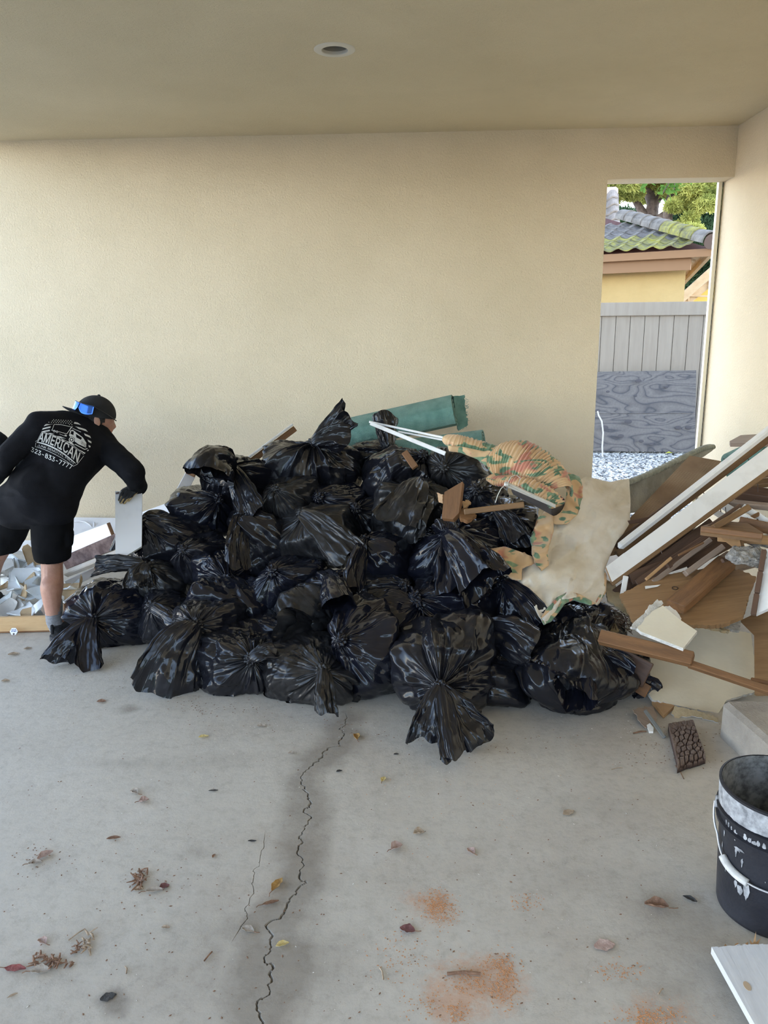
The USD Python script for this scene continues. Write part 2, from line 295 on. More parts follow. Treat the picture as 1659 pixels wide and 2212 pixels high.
while len(ps) < 15000:
    y = yj+0.02+(10.15-yj)*rg.random(); x = 0.9+4.0*rg.random()
    if y < 10.15-0.089*x+0.05 and x < 0.40*y+1.0 and x > 0.20*y-0.5: ps.append((x, y, 0.002*rg.random()))
pi.CreatePositionsAttr(Vt.Vec3fArray.FromNumpy(np.array(ps, np.float32))); pi.CreateProtoIndicesAttr([int(i) for i in rg.integers(0, 4, len(ps))])
sc = (0.010+0.012*rg.random(len(ps)))[:, None]*np.ones(3); pi.CreateScalesAttr(Vt.Vec3fArray.FromNumpy(sc.astype(np.float32)))
an = rg.random(len(ps))*PI; pi.CreateOrientationsAttr([Gf.Quath(float(math.cos(a)), 0, 0, float(math.sin(a))) for a in an])

# fence of interlocking boards
M_fence = noisy('fence_vinyl', (0.235, 0.195, 0.15), (0.27, 0.228, 0.178), 3, 0.6, 0.1, 80, (6, 6, 0.6))
FO = np.array([0, 10.197, 0]); fe = norm([1, -0.0889, 0]); fn = norm([-0.0889, -1, 0])
def fpt(x): return FO+fe*x
fence = thing('fence', 'taupe vinyl privacy fence of upright boards beyond the gravel', 'fence', fpt(2.8))
s0 = (at(1330, 760, 9.9)[0])/fe[0]
for k in range(-9, 17):
    x = s0+k*0.172; c = fpt(x+0.086)
    obj('board', frame(rbox(0.168, 0.022, 1.70, 0.004), c+[0, 0, 0.86], fe, fn, [0, 0, 1]), M_fence, fence)
ctr = fpt(s0+4*0.172)
obj('top_rail', frame(rbox(26*0.172+.2, 0.07, 0.16, 0.006), ctr+[0, 0, 1.83-0.08]+fn*0.01, fe, fn, [0, 0, 1]), M_fence, fence)
obj('back_panel', frame(rbox(26*0.172, 0.01, 1.7, 0.002), ctr+[0, 0, 0.86]-fn*0.012, fe, fn, [0, 0, 1]), M_fence, fence)

# weathered plywood leaning on it
nodes = {'g': ('geometry', {}), 'm': ('mapping', {'scale': (0.55, 0.55, 1.7), 'rotation': (0, 0.1, 0)}), 'n': ('noise_texture', {'scale': 1.75, 'detail': 2.0, 'roughness': 0.45, 'distortion': 0.5}), 'x': ('math', {'math_type': 'multiply', 'value2': 17.0}), 'f': ('math', {'math_type': 'fraction'}),
  'r': ('rgb_ramp', {'ramp': [(0, (0.06, 0.06, 0.068)), (0.10, (0.125, 0.115, 0.112)), (0.5, (0.18, 0.165, 0.155)), (0.9, (0.15, 0.138, 0.133)), (1, (0.075, 0.075, 0.083))]}), 'n2': ('noise_texture', {'scale': 40, 'detail': 4}), 'mx': ('mix', {'mix_type': 'multiply', 'fac': 0.4}), 'p': ('principled_bsdf', {'roughness': 0.85})}
M_ply = mat('weathered_plywood', nodes, [('g.position', 'm.vector'), ('m.vector', 'n.vector'), ('n.fac', 'x.value1'), ('x.value', 'f.value1'), ('f.value', 'r.fac'), ('g.position', 'n2.vector'), ('r.color', 'mx.color1'), ('n2.fac', 'mx.color2'), ('mx.color', 'p.base_color')], surface='p.BSDF')
M_knot = pbr('knot_brown', (0.07, 0.065, 0.07), 0.9)
yp = 9.83
pl = thing('plywood_sheet', 'weathered grey plywood sheet with dark knots leaning on the taupe fence', 'plywood', at(1400, 975, yp))
tl, tr, br_, bl = at(1230, 804, yp+0.05), at(1503, 800, yp-0.06), at(1500, 976, yp-0.16), at(1222, 972, yp-0.05)
br_[2] = max(br_[2], 0.0); bl[2] = br_[2]
ml, mr = bl+(tl-bl)*0.47, br_+(tr-br_)*0.47
for a, b, c, d in ((ml+(0, 0, .004), mr+(0, 0, .004), tr, tl), (bl, br_, mr, ml)):
    P = np.array([[a, b], [d, c]]); obj('plywood_panel', grid_mesh(P, -0.02), M_ply, pl)
for u, v, r in ((1379, 823, 5), (1439, 836, 3), (1357, 911, 6), (1306, 924, 6), (1341, 942, 5), (1465, 924, 5), (1487, 924, 5), (1385, 953, 4), (1407, 960, 4), (1372, 855, 3), (1313, 846, 3), (1291, 887, 4)):
    p = at(u, v, yp-0.075-0.1*(v-800)/175-.005)
    ic = trimesh.creation.icosphere(2, 1.0); ic.vertices = p+ic.vertices*np.array([r*0.006*1.3, 0.006, r*0.0045])
    obj('knot', ic, M_knot, pl)
M_rod = pbr('bare_rod', (0.55, 0.53, 0.50), 0.6)
gb = atz(1302, 988); t0 = gb[1]
obj('stake', tube([at(1291, 888, t0), at(1293, 897, t0), at(1300, 910, t0), at(1303, 935, t0), at(1301, 965, t0), gb], 0.010, 7), M_rod, None, True, 'thin crooked pale stake standing in the gravel before the plywood', 'stake')
M_yleaf = pbr('yellow_leaf', (0.60, 0.58, 0.08), 0.6)
q = atz(1427, 975); q = np.array([q[0], min(q[1], yp-.25), 0.025])
obj('leaf', tm([q+(-.05, 0, 0), q+(0, -.02, .012), q+(.05, .0, .005), q+(0.01, .03, .02)], [[0, 1, 2], [0, 2, 3]]), M_yleaf, None, True, 'bright yellow leaf on the gravel at the foot of the plywood', 'leaf')

# neighbour house with hipped tile roof
M_ywall = stucco('neighbour_stucco', (0.44, 0.31, 0.135), (0.50, 0.36, 0.165))
M_gut = pbr('gutter_brown', (0.23, 0.115, 0.045), 0.5)
M_lwood = noisy('pale_lumber', (0.50, 0.33, 0.17), (0.58, 0.41, 0.23), 6, 0.7, 0.1)
M_tile = noisy('roof_tile_grey', (0.08, 0.072, 0.066), (0.19, 0.175, 0.16), 9, 0.85, 0.5, 60)
M_moss = noisy('roof_tile_moss', (0.10, 0.095, 0.06), (0.30, 0.28, 0.05), 7, 0.9, 0.6, 60)
M_tilew = noisy('roof_tile_pale', (0.22, 0.19, 0.165), (0.32, 0.28, 0.25), 9, 0.8, 0.3, 60)
M_cap = noisy('ridge_cap', (0.10, 0.088, 0.077), (0.21, 0.19, 0.165), 6, 0.85, 0.4, 60)
M_under = pbr('roof_underlay', (0.22, 0.11, 0.10), 0.8)
P0 = at(1541, 536, 12.0); e = norm([-1.0, 0.57, 0]); inw = norm([0.57, 1.0, 0]); Z = np.array([0, 0, 1.0])
hs = thing('neighbour_house', 'ochre stucco house with mossy tile roof behind the fence', 'house', (P0[0], P0[1], 0))
wc = P0+e*0.62+inw*0.5
L_ = 6.0
def hb(o, x0, x1, y0, y1, z0, z1, mt, nm, par): # box in eave / inward / up directions
    b = bx(x0, x1, y0, y1, z0, z1); v = b.vertices.copy(); b.vertices = o+v[:, :1]*e+v[:, 1:2]*inw+v[:, 2:]*Z; b.faces = b.faces[:, ::-1]; return obj(nm, b, mt, par)
O0 = np.array([P0[0], P0[1], 0]); ze = P0[2]
wb_ = bx(0.46, L_, 0.5, 3.5, 0, ze-0.1); v = wb_.vertices.copy(); v[:, 0] += np.where(v[:, 0] < 1, (v[:, 1]-0.5)*1.3, 0)
wb_.vertices = O0+v[:, :1]*e+v[:, 1:2]*inw+v[:, 2:]*Z; wb_.faces = wb_.faces[:, ::-1]; obj('wall', wb_, M_ywall, hs)
hb(O0, 0.0, L_, 0, 0.11, ze-0.11, ze, M_gut, 'gutter', hs)
hb(O0, 0.32, L_, 0.12, 0.16, ze-0.28, ze-0.10, M_gut, 'fascia_board', hs)
hb(O0, 0.34, L_, 0.16, 0.55, ze-0.14, ze-0.11, M_lwood, 'soffit', hs)
SL = math.tan(math.radians(17)); up_in = norm(inw+Z*SL)
rn = norm(Z-inw*SL)
hip = lambda s: 0.05+0.78*s          # where the hip cuts a row that lies s up the slope
def rp(a, s, o=0.0): return P0+e*a+up_in*s+rn*(o+0.03)
obj('roof_deck', tm([rp(0.0, 0, -.04), rp(L_, 0, -.04), rp(L_, 3.2, -.04), rp(hip(3.2), 3.2, -.04)], [[0, 2, 1], [0, 3, 2], [0, 1, 2], [0, 2, 3]]), M_under, hs)
def stile(a, s, w, ln, mt, par, rp_):
    t = np.linspace(0, 1, 11); A, S = np.meshgrid(t, [0, 1.0]); off = 0.022*np.sin(2*PI*(A+0.12))+0.035+0.012*(1-S)+np.where(A < 0.08, 0.014, 0)
    Q = np.array([[rp_(a+w*A[i, j], s+ln*S[i, j], off[i, j]) for j in range(11)] for i in range(2)])
    m = grid_mesh(Q, 0.018)
    if np.dot(m.face_normals[0], rn) < 0: m = grid_mesh(Q[:, ::-1], 0.018)
    return obj('roof_tile', m, mt, par)
for r in range(7):
    s = -0.05+r*0.30
    for k in range(22):
        a = 0.05+(k)*0.255+0.0
        if a > hip(s+0.12)-0.05 and a < 5.5:
            moss = (r < 2 and 1 <= k <= 8) or (r == 2 and 3 <= k <= 6)
            stile(a, s, 0.26, 0.34, M_moss if moss else M_tile, hs, rp)
hd = norm(rp(hip(3.2), 3.2)-rp(hip(0), 0)); hside = norm(np.cross(hd, rn))
for k in range(9):
    c = rp(0.02, -0.06, 0.05)+hd*(0.36*k); t = np.linspace(0, PI, 11)
    Q = np.array([[c+hd*(x*0.40)+hside*np.cos(b)*(0.125-.012*x)+rn*(np.sin(b)*(0.125-.012*x)+.02+0.012*(1-x)) for b in t] for x in (0, 1.0)])
    obj('ridge_tile', grid_mesh(Q, 0.02), M_moss if 1 <= k <= 3 else M_cap, hs, 40)
dd = trimesh.creation.cylinder(0.105, 0.02, sections=24); obj('end_cap', frame(dd, rp(0.02, -0.06, 0.075)+hd*0.01, hside, rn, hd), pbr('end_cap_brown', (0.09, 0.055, 0.04), 0.8), hs)
# pale slope that shows above on the left
A0 = at(1338, 486, 17.5); ex2 = norm([-1, 0.15, 0]); up2 = norm([0.06, 0.75, 0.85]); n2 = norm(np.cross(up2, ex2)); n2 = n2 if n2[1] < 0 else -n2
h2 = thing('tiled_roof', 'steep pale tile roof rising behind the mossy roof', 'roof', (A0[0], A0[1], 0))
rp2 = lambda a, s, o=0.0: A0+ex2*a+up2*s+n2*o
obj('roof_deck', beam(rp2(0, -.11, -.17), rp2(1.6, -.11, -.17), 2.18, 0.3, n2), M_tilew, h2)
for r in range(9):
    for k in range(5):
        t = np.linspace(0, 1, 11); A, S = np.meshgrid(t, [0, 1.0]); off = 0.05*np.sin(2*PI*(A+0.02))+0.06+0.05*(1-S)
        Q = np.array([[rp2(0.02+0.31*(k+A[i, j]), -1.1+r*0.22+0.26*S[i, j], off[i, j]) for j in range(11)] for i in range(2)])
        obj('roof_tile', grid_mesh(Q, 0.03), M_tilew, h2)
obj('wall', cat([frame(bx(0, 1.5, 0, 1.5, 0, 3.0), np.array([A0[0], A0[1], 0])+ex2*1.55+[0, .2, 0], -ex2, np.cross(Z, -ex2), Z)]), M_ywall, h2)
obj('ridge_tile', beam(rp2(-0.03, 0.98, .05), rp2(1.6, 0.98, .05), 0.2, 0.14, n2, 0.05), pbr('cap_pink', (0.62, 0.45, 0.38), 0.7), h2)
# open lumber gable of the next house
M_ysiding = noisy('yellow_siding', (0.62, 0.38, 0.06), (0.68, 0.44, 0.09), 2, 0.7, 0.1)
g0 = at(1545, 640, 17)
gh = thing('unfinished_gable', 'bright yellow gable with pale lumber rafters beyond the house corner', 'house', (g0[0], g0[1], 0))
a, b = at(1464, 652, 16.2), at(1560, 566, 16.2)
obj('rafter', beam(a, b, 0.16, 0.06, (0, -1, 0)), M_lwood, gh)
a2, b2 = at(1475, 660, 16.35), at(1560, 590, 16.35)
obj('rafter', beam(a2, b2, 0.12, 0.05, (0, -1, 0)), M_lwood, gh)
for (u, v), (u2, v2) in (((1487, 634), (1487, 650)), ((1533, 598), (1533, 640)), ((1489, 639), (1530, 640))):
    obj('brace', beam(at(u, v, 16.3), at(u2, v2, 16.3), 0.035, 0.05, (0, -1, 0.01)), M_lwood, gh)
sid = slab([(1470, 660, 16.6), (1570, 660, 16.6), (1570, 570, 16.6)], [(1470, 655), (1555, 580), (1700, 500), (1700, 700), (1470, 700)], 0.1); obj('siding', sid, M_ysiding, gh)
gb2 = bx(sid.bounds[0][0], sid.bounds[1][0], 16.72, 16.9, 0, 2.2); obj('wall', gb2, M_ysiding, gh)
a, b = at(1538, 541, 12.05), at(1462, 622, 14.9)
obj('barge_board', beam(a, b, 0.17, 0.05, (0.5, -1, 0)), M_lwood, hs)
a, b = at(1506, 552, 12.4), at(1460, 612, 14.5)
obj('barge_board', beam(a, b, 0.22, 0.03, (0.3, -0.2, -1)), M_lwood, hs)

# trees
def leafmat(name, c1, c2):
    return mat(name, {'g': ('geometry', {}), 'n': ('noise_texture', {'scale': 1.3, 'detail': 6, 'roughness': 0.7}), 'r': ('rgb_ramp', {'ramp': [(0.35, c1), (0.65, c2)]}), 'd': ('diffuse_bsdf', {}), 't': ('translucent_bsdf', {}), 'm': ('mix_closure', {'fac': 0.45})},
               [('g.position', 'n.vector'), ('n.fac', 'r.fac'), ('r.color', 'd.color'), ('r.color', 't.color'), ('d.BSDF', 'm.closure1'), ('t.BSDF', 'm.closure2')], surface='m.closure')
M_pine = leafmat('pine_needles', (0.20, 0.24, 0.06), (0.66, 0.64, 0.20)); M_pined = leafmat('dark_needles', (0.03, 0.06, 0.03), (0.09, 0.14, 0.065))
M_bark = noisy('bark', (0.07, 0.05, 0.045), (0.16, 0.12, 0.10), 10, 0.9, 0.5)
def sprays(cs, n, size, seed):
    rr = np.random.default_rng(seed); P, Rr = [], []
    for (c, r) in cs:
        q = rr.normal(size=(n, 3)); q /= np.linalg.norm(q, axis=1)[:, None]; q *= (0.35+0.65*rr.random((n, 1))**0.5)
        P.append(c+q*r)
    P = np.vstack(P); k = len(P); d = rr.normal(size=(k, 3))+[0.5, 0, 0.35]; d /= np.linalg.norm(d, axis=1)[:, None]
    s = np.cross(d, rr.normal(size=(k, 3))); s /= np.linalg.norm(s, axis=1)[:, None]; L = size*(0.6+0.8*rr.random((k, 1)))
    v = np.stack([P-s*L*0.10, P+s*L*0.10, P+d*L+s*L*0.05, P+d*L*0.9-s*L*0.1], 1).reshape(-1, 3); i = np.arange(k)[:, None]*4
    return tm(v, np.vstack([i+[0, 1, 2], i+[0, 2, 3]]))
def pxclumps(L):
    rr = np.random.default_rng(len(L)); out = []
    for u, v, rx, ry, y in L:
        for k in range(6): out.append((at(u+rr.normal()*rx*.55, v+rr.normal()*ry*.6, y+rr.normal()*.5), np.array([rx*.5, rx*.5, ry*.5])*y/FPX*rr.uniform(.7, 1.2)))
    return out
t1 = thing('pine_tree', 'tall sunlit yellow-green pine with dark forking trunk behind the roof', 'tree', (at(1400, 470, 24)[0], 24, 0))
T = lambda L, r: tube([at(u, v, y) for u, v, y in L], r, 7)
obj('trunk', cat([T([(1392, 700, 24), (1396, 520, 24), (1404, 480, 24), (1410, 440, 24), (1395, 400, 24.3), (1380, 330, 24.5)], [.3, .26, .22, .17, .12, .06])]), M_bark, t1, True)
for L, r in (([(1402, 490, 24), (1440, 462, 23.6), (1480, 440, 23.4), (1530, 400, 23)], [.16, .12, .09, .04]), ([(1404, 478, 24), (1385, 455, 24), (1370, 430, 24), (1340, 400, 24)], [.15, .12, .09, .04]), ([(1408, 450, 24), (1425, 425, 24), (1440, 395, 24.2)], [.13, .1, .05]), ([(1445, 500, 23), (1442, 450, 23.2), (1448, 420, 23.3), (1490, 395, 23)], [.14, .12, .09, .05])):
    obj('branch', T(L, r), M_bark, t1, True)
obj('foliage', sprays(pxclumps([(1350, 380, 42, 26, 23), (1330, 415, 30, 16, 23.4), (1395, 378, 45, 22, 23.2), (1380, 415, 36, 14, 24.2), (1425, 400, 34, 18, 24), (1500, 415, 42, 24, 22.5), (1530, 440, 36, 22, 22.4), (1470, 440, 34, 14, 22.8), (1485, 490, 26, 17, 22), (1545, 405, 30, 22, 22.6), (1320, 370, 30, 20, 23), (1440, 365, 60, 16, 23.6), (1300, 400, 40, 30, 23.2), (1360, 340, 90, 25, 23.5), (1500, 340, 90, 30, 23)]), 2300, 0.11, 1), M_pine, t1, kind='stuff')
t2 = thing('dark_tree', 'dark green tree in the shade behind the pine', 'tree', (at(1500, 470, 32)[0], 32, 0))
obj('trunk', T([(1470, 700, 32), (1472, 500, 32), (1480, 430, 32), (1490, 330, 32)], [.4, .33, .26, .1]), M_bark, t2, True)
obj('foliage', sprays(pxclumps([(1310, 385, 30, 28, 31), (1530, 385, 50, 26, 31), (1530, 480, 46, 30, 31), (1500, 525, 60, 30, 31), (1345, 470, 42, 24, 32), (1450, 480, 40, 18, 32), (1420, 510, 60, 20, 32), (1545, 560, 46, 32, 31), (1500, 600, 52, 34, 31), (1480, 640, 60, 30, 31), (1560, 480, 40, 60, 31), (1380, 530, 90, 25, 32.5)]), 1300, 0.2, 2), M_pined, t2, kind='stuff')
# leafy twig hanging in at the top of the opening
M_leaf = leafmat('broad_leaf', (0.05, 0.12, 0.025), (0.12, 0.22, 0.045))
tw = thing('leafy_tree', 'tree whose leafy green twigs hang into the top of the doorway view', 'tree', (4.75, 8.9, 0))
hub = at(1470, 300, 8.95); obj('trunk', tube([(4.75, 8.9, 0), (4.7, 8.9, 2.2), (4.6, 8.95, 3.6), (4.4, 8.95, 4.6)], [.14, .12, .09, .05], 10), M_bark, tw, True)
obj('bough', tube([(4.62, 8.95, 3.5), (4.1, 8.95, 3.9), hub+[.25, 0, .25], hub], [.06, .045, .03, .014], 8), M_bark, tw, True)
for q in ((1450, 300, 8.8), (1480, 310, 9.2), (1420, 320, 9.3)): obj('bough', tube([hub, at(*q)], [.012, .007], 6), M_bark, tw, True)
rl = np.random.default_rng(5)
stems = [[(1450, 300), (1435, 350), (1415, 375), (1390, 395)], [(1450, 300), (1450, 360), (1445, 395), (1430, 420)], [(1470, 310), (1465, 360), (1458, 390), (1456, 412)], [(1480, 310), (1490, 355), (1495, 375)], [(1420, 320), (1410, 360), (1400, 372)], [(1470, 320), (1475, 350), (1470, 385)]]
for si, S in enumerate(stems):
    yy = 8.8+0.12*si; C = np.array([at(u, v, yy) for u, v in S]); obj('twig', tube(C, 0.006, 5), M_bark, tw, True)
    for k in range(40):
        f = 0.30+0.72*k/39; i = min(int(f*(len(C)-1)), len(C)-2); p = C[i]+(C[i+1]-C[i])*(f*(len(C)-1)-i)+rl.normal(size=3)*.035
        d = norm(rl.normal(size=3)*[1, .6, 1]+[0, 0, -0.5]); s = norm(np.cross(d, rl.normal(size=3))); L = 0.06+0.03*rl.random(); n = np.cross(d, s)
        v = [p, p+d*L*.35+s*L*.22, p+d*L*.75+s*L*.2, p+d*L, p+d*L*.75-s*L*.2, p+d*L*.35-s*L*.22, p+d*L*.5-n*L*.06]
        obj('leaf', tm(v, [[6, 0, 1], [6, 1, 2], [6, 2, 3], [6, 3, 4], [6, 4, 5], [6, 5, 0]]), M_leaf, tw)

# across the driveway behind the camera: what the shiny film mirrors
M_hedge = noisy('hedge_green', (0.03, 0.045, 0.02), (0.08, 0.11, 0.05), 4, 0.9, 0.8, 25)
hg = bx(-18, 14, -15.5, -14, 0, 3.2).subdivide().subdivide().subdivide().subdivide(); clumpy(hg, 0.5, 1.2, 5)
obj('hedge', hg, M_hedge, None, True, 'long dark clipped hedge across the driveway facing the carport', 'hedge')

# ================================================================== THE PILE OF GARBAGE BAGS
def bagmat(name, base, rough, dust, seed):
    nodes = {'g': ('geometry', {}), 'f': ('attribute', {'attribute': 'fold'}),
      'n': ('noise_texture', {'scale': 4.0+seed, 'detail': 6, 'roughness': 0.65}), 'dr': ('rgb_ramp', {'ramp': [(0.56-dust*0.16, (0, 0, 0)), (0.76, (1, 1, 1))]}), 'sp': ('noise_texture', {'scale': 260, 'detail': 3, 'roughness': 0.8}), 'sr': ('rgb_ramp', {'ramp': [(0.5, (0.15, 0.15, 0.15)), (0.72, (1, 1, 1))]}), 'dm': ('math', {'math_type': 'multiply'}), 'df': ('math', {'math_type': 'multiply', 'value2': 0.02+0.12*dust}),
      'c': ('mix', {'color1': base, 'color2': (0.17, 0.16, 0.145)}), 'rf': ('map_range', {'to_min': rough, 'to_max': 0.20+0.16*dust}),
      'w1': ('noise_texture', {'scale': 1.3, 'detail': 1.0, 'roughness': 0.4, 'distortion': 0.5}), 'rd': ('math', {'math_type': 'subtract', 'value2': 0.5}), 'ra': ('math', {'math_type': 'absolute'}), 'rm': ('math', {'math_type': 'multiply', 'value2': 0.012}),
      'wb': ('noise_texture', {'scale': 6, 'detail': 1}), 'wm': ('mix', {'mix_type': 'linear_light', 'fac': 0.06}),
      'b': ('bump', {'strength': 0.9, 'distance': 1.0}), 'p': ('principled_bsdf', {'specular_ior_level': 0.55})}
    L = [('g.position', x+'.vector') for x in ('n', 'sp', 'wb')]+[('f.vector', 'w1.vector'), ('n.fac', 'dr.fac'), ('sp.fac', 'sr.fac'), ('dr.color', 'dm.value1'), ('sr.color', 'dm.value2'), ('dm.value', 'df.value1'), ('df.value', 'c.fac'), ('c.color', 'p.base_color'), ('dr.color', 'rf.value'), ('rf.result', 'p.roughness'),
      ('w1.fac', 'rd.value1'), ('rd.value', 'ra.value1'), ('ra.value', 'rm.value1'), ('g.position', 'wm.color1'), ('wb.color', 'wm.color2')]
    last = 'rm.value'
    for i, (sc_, am) in enumerate(((7.0, 0.09), (19.0, 0.085))):    # flat facets of crumpled film: every cell tilts its own way
        nodes.update({f'v{i}': ('voronoi_texture', {'scale': sc_, 'randomness': 1.0}), f's{i}': ('vector_math', {'math_type': 'subtract'}), f'c{i}': ('vector_math', {'math_type': 'subtract', 'vector2': (0.5, 0.5, 0.5)}), f'd{i}': ('vector_math', {'math_type': 'dot_product'}), f'm{i}': ('math', {'math_type': 'multiply_add', 'value2': am})})
        L += [('wm.color', f'v{i}.vector'), ('wm.color', f's{i}.vector1'), (f'v{i}.position', f's{i}.vector2'), (f'v{i}.color', f'c{i}.vector1'), (f's{i}.vector', f'd{i}.vector1'), (f'c{i}.vector', f'd{i}.vector2'), (f'd{i}.value', f'm{i}.value1'), (last, f'm{i}.value3')]; last = f'm{i}.value'
    L += [(last, 'b.height'), ('b.normal', 'p.normal')]
    return mat(name, nodes, L, surface='p.BSDF')
BAGM = [bagmat('bag_shiny', (0.005, 0.0053, 0.0085), 0.13, 0.1, 0), bagmat('bag_plain', (0.006, 0.006, 0.008), 0.16, 0.4, 0.7), bagmat('bag_dusty', (0.008, 0.0075, 0.008), 0.22, 1.0, 1.3)]

FRONT = np.array([(0, 1400), (130, 1425), (230, 1425), (300, 1455), (430, 1500), (530, 1520), (670, 1552), (800, 1562), (960, 1600), (1100, 1595), (1235, 1582), (1350, 1520), (1450, 1460), (1659, 1440)], float)
def y0_of(u): return atz(u, np.interp(u, FRONT[:, 0], FRONT[:, 1]))[1]
def ypile(u, v, m=0.52):
    """distance of the pile's slope where the photo point meets it"""
    y0 = y0_of(u); t = tdown(u, v); y = (H+m*y0)/(t+m); return max(y, 0.6)
ICO = {k: trimesh.creation.icosphere(k, 1.0) for k in (4, 5, 6)}
def tent(x, w): return np.maximum(0, 1-np.abs(x)/w)
def smooth_tail_noise(v, s, seed): return meshkit.fbm(v*s, 3, seed)-0.5

def tail_mesh(K, T, width, seed, r0=0.020, flat=0.28, bend=None, n=96, m=30, open_=1.0):
    """the loose neck of a bag: a pleated tube of film that leaves the knot at K and flares to a frayed rim at T"""
    rr = np.random.default_rng(seed); K, T = np.asarray(K), np.asarray(T); L = np.linalg.norm(T-K)
    b = np.zeros(3) if bend is None else np.asarray(bend)
    t = np.linspace(0, 1, m); C = K[None]*(1-t)[:, None]**2+2*(t*(1-t))[:, None]*((K+T)/2+b)+T[None]*(t**2)[:, None]
    tg = np.gradient(C, axis=0); tg /= np.linalg.norm(tg, axis=1)[:, None]
    view = norm(CAM-(K+T)/2); th = np.arange(n)*2*PI/n
    side = np.cross(tg, view+0.0*tg); side /= np.maximum(np.linalg.norm(side, axis=1), 1e-6)[:, None]; nor = np.cross(side, tg)
    ang = rr.uniform(-0.5, 0.5); s2, n2 = side*math.cos(ang)+nor*math.sin(ang), -side*math.sin(ang)+nor*math.cos(ang)
    fr = np.zeros(n)
    np_ = rr.integers(8, 13); ph = np.sort(rr.uniform(0, 2*PI, np_)); am = rr.uniform(0.3, 1, np_)*rr.choice([1, -1], np_, p=[.65, .35]); wd = rr.uniform(0.12, 0.34, np_)
    for p, a, w in zip(ph, am, wd):
        d = (th-p+PI) % (2*PI)-PI; fr += a*tent(d, w)
    lip = rr.uniform(-0.5, 0.5, 4)
    rim = 1+0.09*np.sin(th+lip[0]*6)+0.06*np.sin(2*th+lip[1]*6)+0.025*np.sin(5*th+lip[2]*9)
    V = np.zeros((m, n, 3))
    for i in range(m):
        s = t[i]; R_ = r0+(width/2*1.12-r0)*(s**0.55); fl = 1-(1-flat)*min(1, s*2.2)
        amp = 0.36*(1-0.75*s); rad = 1+amp*fr*min(1, .3+2*s)
        x = R_*rad*np.cos(th); y = R_*fl*rad*np.sin(th)+0.10*R_*min(1, s*2)*np.sin(2.2*np.cos(th)+lip[3]*6+2*s)
        o = C[i]+np.outer(x, s2[i])+np.outer(y, n2[i])
        V[i] = o+np.outer((rim-1)*L*s*s*0.9, tg[i])
    v = V.reshape(-1, 3); v = v+np.stack([smooth_tail_noise(v+k*7.1, 22, seed+k) for k in range(3)], 1)*0.022*np.repeat(t, n)[:, None]
    tn = np.repeat(t, n); an = np.tile(th, m); nn_ = np.repeat(n2, n, 0)
    v = v+nn_*(width*0.075*np.minimum(1, tn*2)*(crumple(an, tn, 0.7, 0.45, 2*PI, seed+2)+0.5*crumple(an, tn, 0.3, 0.2, 2*PI, seed+3)))[:, None]
    v[:, 2] = np.maximum(v[:, 2], 0.004+0.003*np.abs(np.sin(np.tile(th, m)*3)))
    i = np.arange(m*n).reshape(m, n); j = np.roll(i, -1, 1)
    f = np.vstack([np.stack([i[:-1].ravel(), j[:-1].ravel(), j[1:].ravel()], 1), np.stack([i[:-1].ravel(), j[1:].ravel(), i[1:].ravel()], 1)])
    M = tm(v, f); M.fold = np.stack([np.cos(np.tile(th, m))*2.2, np.sin(np.tile(th, m))*2.2, np.repeat(t, n)*0.7+seed], 1); return M

def knot_mesh(K, d, r, seed):
    k = trimesh.creation.icosphere(3, 1.0); v = k.vertices.copy(); rr = np.random.default_rng(seed)
    a = np.arctan2(v[:, 1], v[:, 0]); v *= (1+0.16*np.sin(5*a+7*v[:, 2])+0.12*np.sin(9*a-5*v[:, 2]+1))[:, None]
    ez = norm(d); ex = norm(np.cross(ez, rr.normal(size=3))); ey = np.cross(ez, ex)
    return tm(K+r*(v[:, :1]*ex+v[:, 1:2]*ey+v[:, 2:]*ez*0.8), k.faces)

def fold(me, v): UsdGeom.PrimvarsAPI(me).CreatePrimvar('fold', Sdf.ValueTypeNames.Vector3fArray, 'vertex').Set(Vt.Vec3fArray.FromNumpy(np.asarray(v, np.float32)))
from scipy.interpolate import LinearNDInterpolator
def crumple(x, y, sx, sy, wrap, seed):
    """flat facets with straight creases between scattered points; x wraps around at wrap"""
    rr = np.random.default_rng(seed); y0, y1 = y.min()-2*sy, y.max()+2*sy
    n = max(8, int(wrap/sx*(y1-y0)/sy)); p = np.stack([rr.uniform(0, wrap, n), rr.uniform(y0, y1, n)], 1); h = rr.normal(size=n)
    P = np.vstack([p, p+[wrap, 0], p-[wrap, 0]]); P = np.vstack([P, [[-wrap, y0-9], [2*wrap, y0-9], [-wrap, y1+9], [2*wrap, y1+9]]]); Hh = np.r_[h, h, h, np.zeros(4)]
    return LinearNDInterpolator(P/[sx, sy], Hh)(np.stack([np.mod(x, wrap)/sx, y/sy], 1))
class Bag: pass
BAGS = []
def bag(label, u, v, hw, hh, knot=None, tails=(), m=1, dy=0.0, deep=None, box=0.5, seed=None, res=5, pleat=1.0, crease=1.0, kr=0.031, y=None):
    """u, v, hw, hh: the bag's middle and half size in the photo; knot: photo point of the knot; tails: (u, v, width px[, dy])"""
    b = Bag(); b.label, b.m, b.seed, b.res, b.box, b.pleat, b.crease, b.kr = label, m, seed if seed is not None else 100+len(BAGS)*7, res, box, pleat, crease, kr
    yf = (ypile(u, v) if y is None else y)+dy; sc = yf/FPX/ (ray(u, v)[1])
    rx, rz = hw*sc*1.17, hh*sc*1.2; ry = deep*sc if deep else 0.66*(rx+rz)
    b.r = np.array([rx, ry, rz]); b.c = at(u, v, yf+ry*0.75)
    s2 = (yf+ry*0.75)/yf; b.r[0] *= s2; b.r[2] *= s2
    b.c[2] = max(b.c[2], 0.0+rz*0.72)
    b.knot, b.tails, b.uv = knot, tails, (u, v); BAGS.append(b); return b
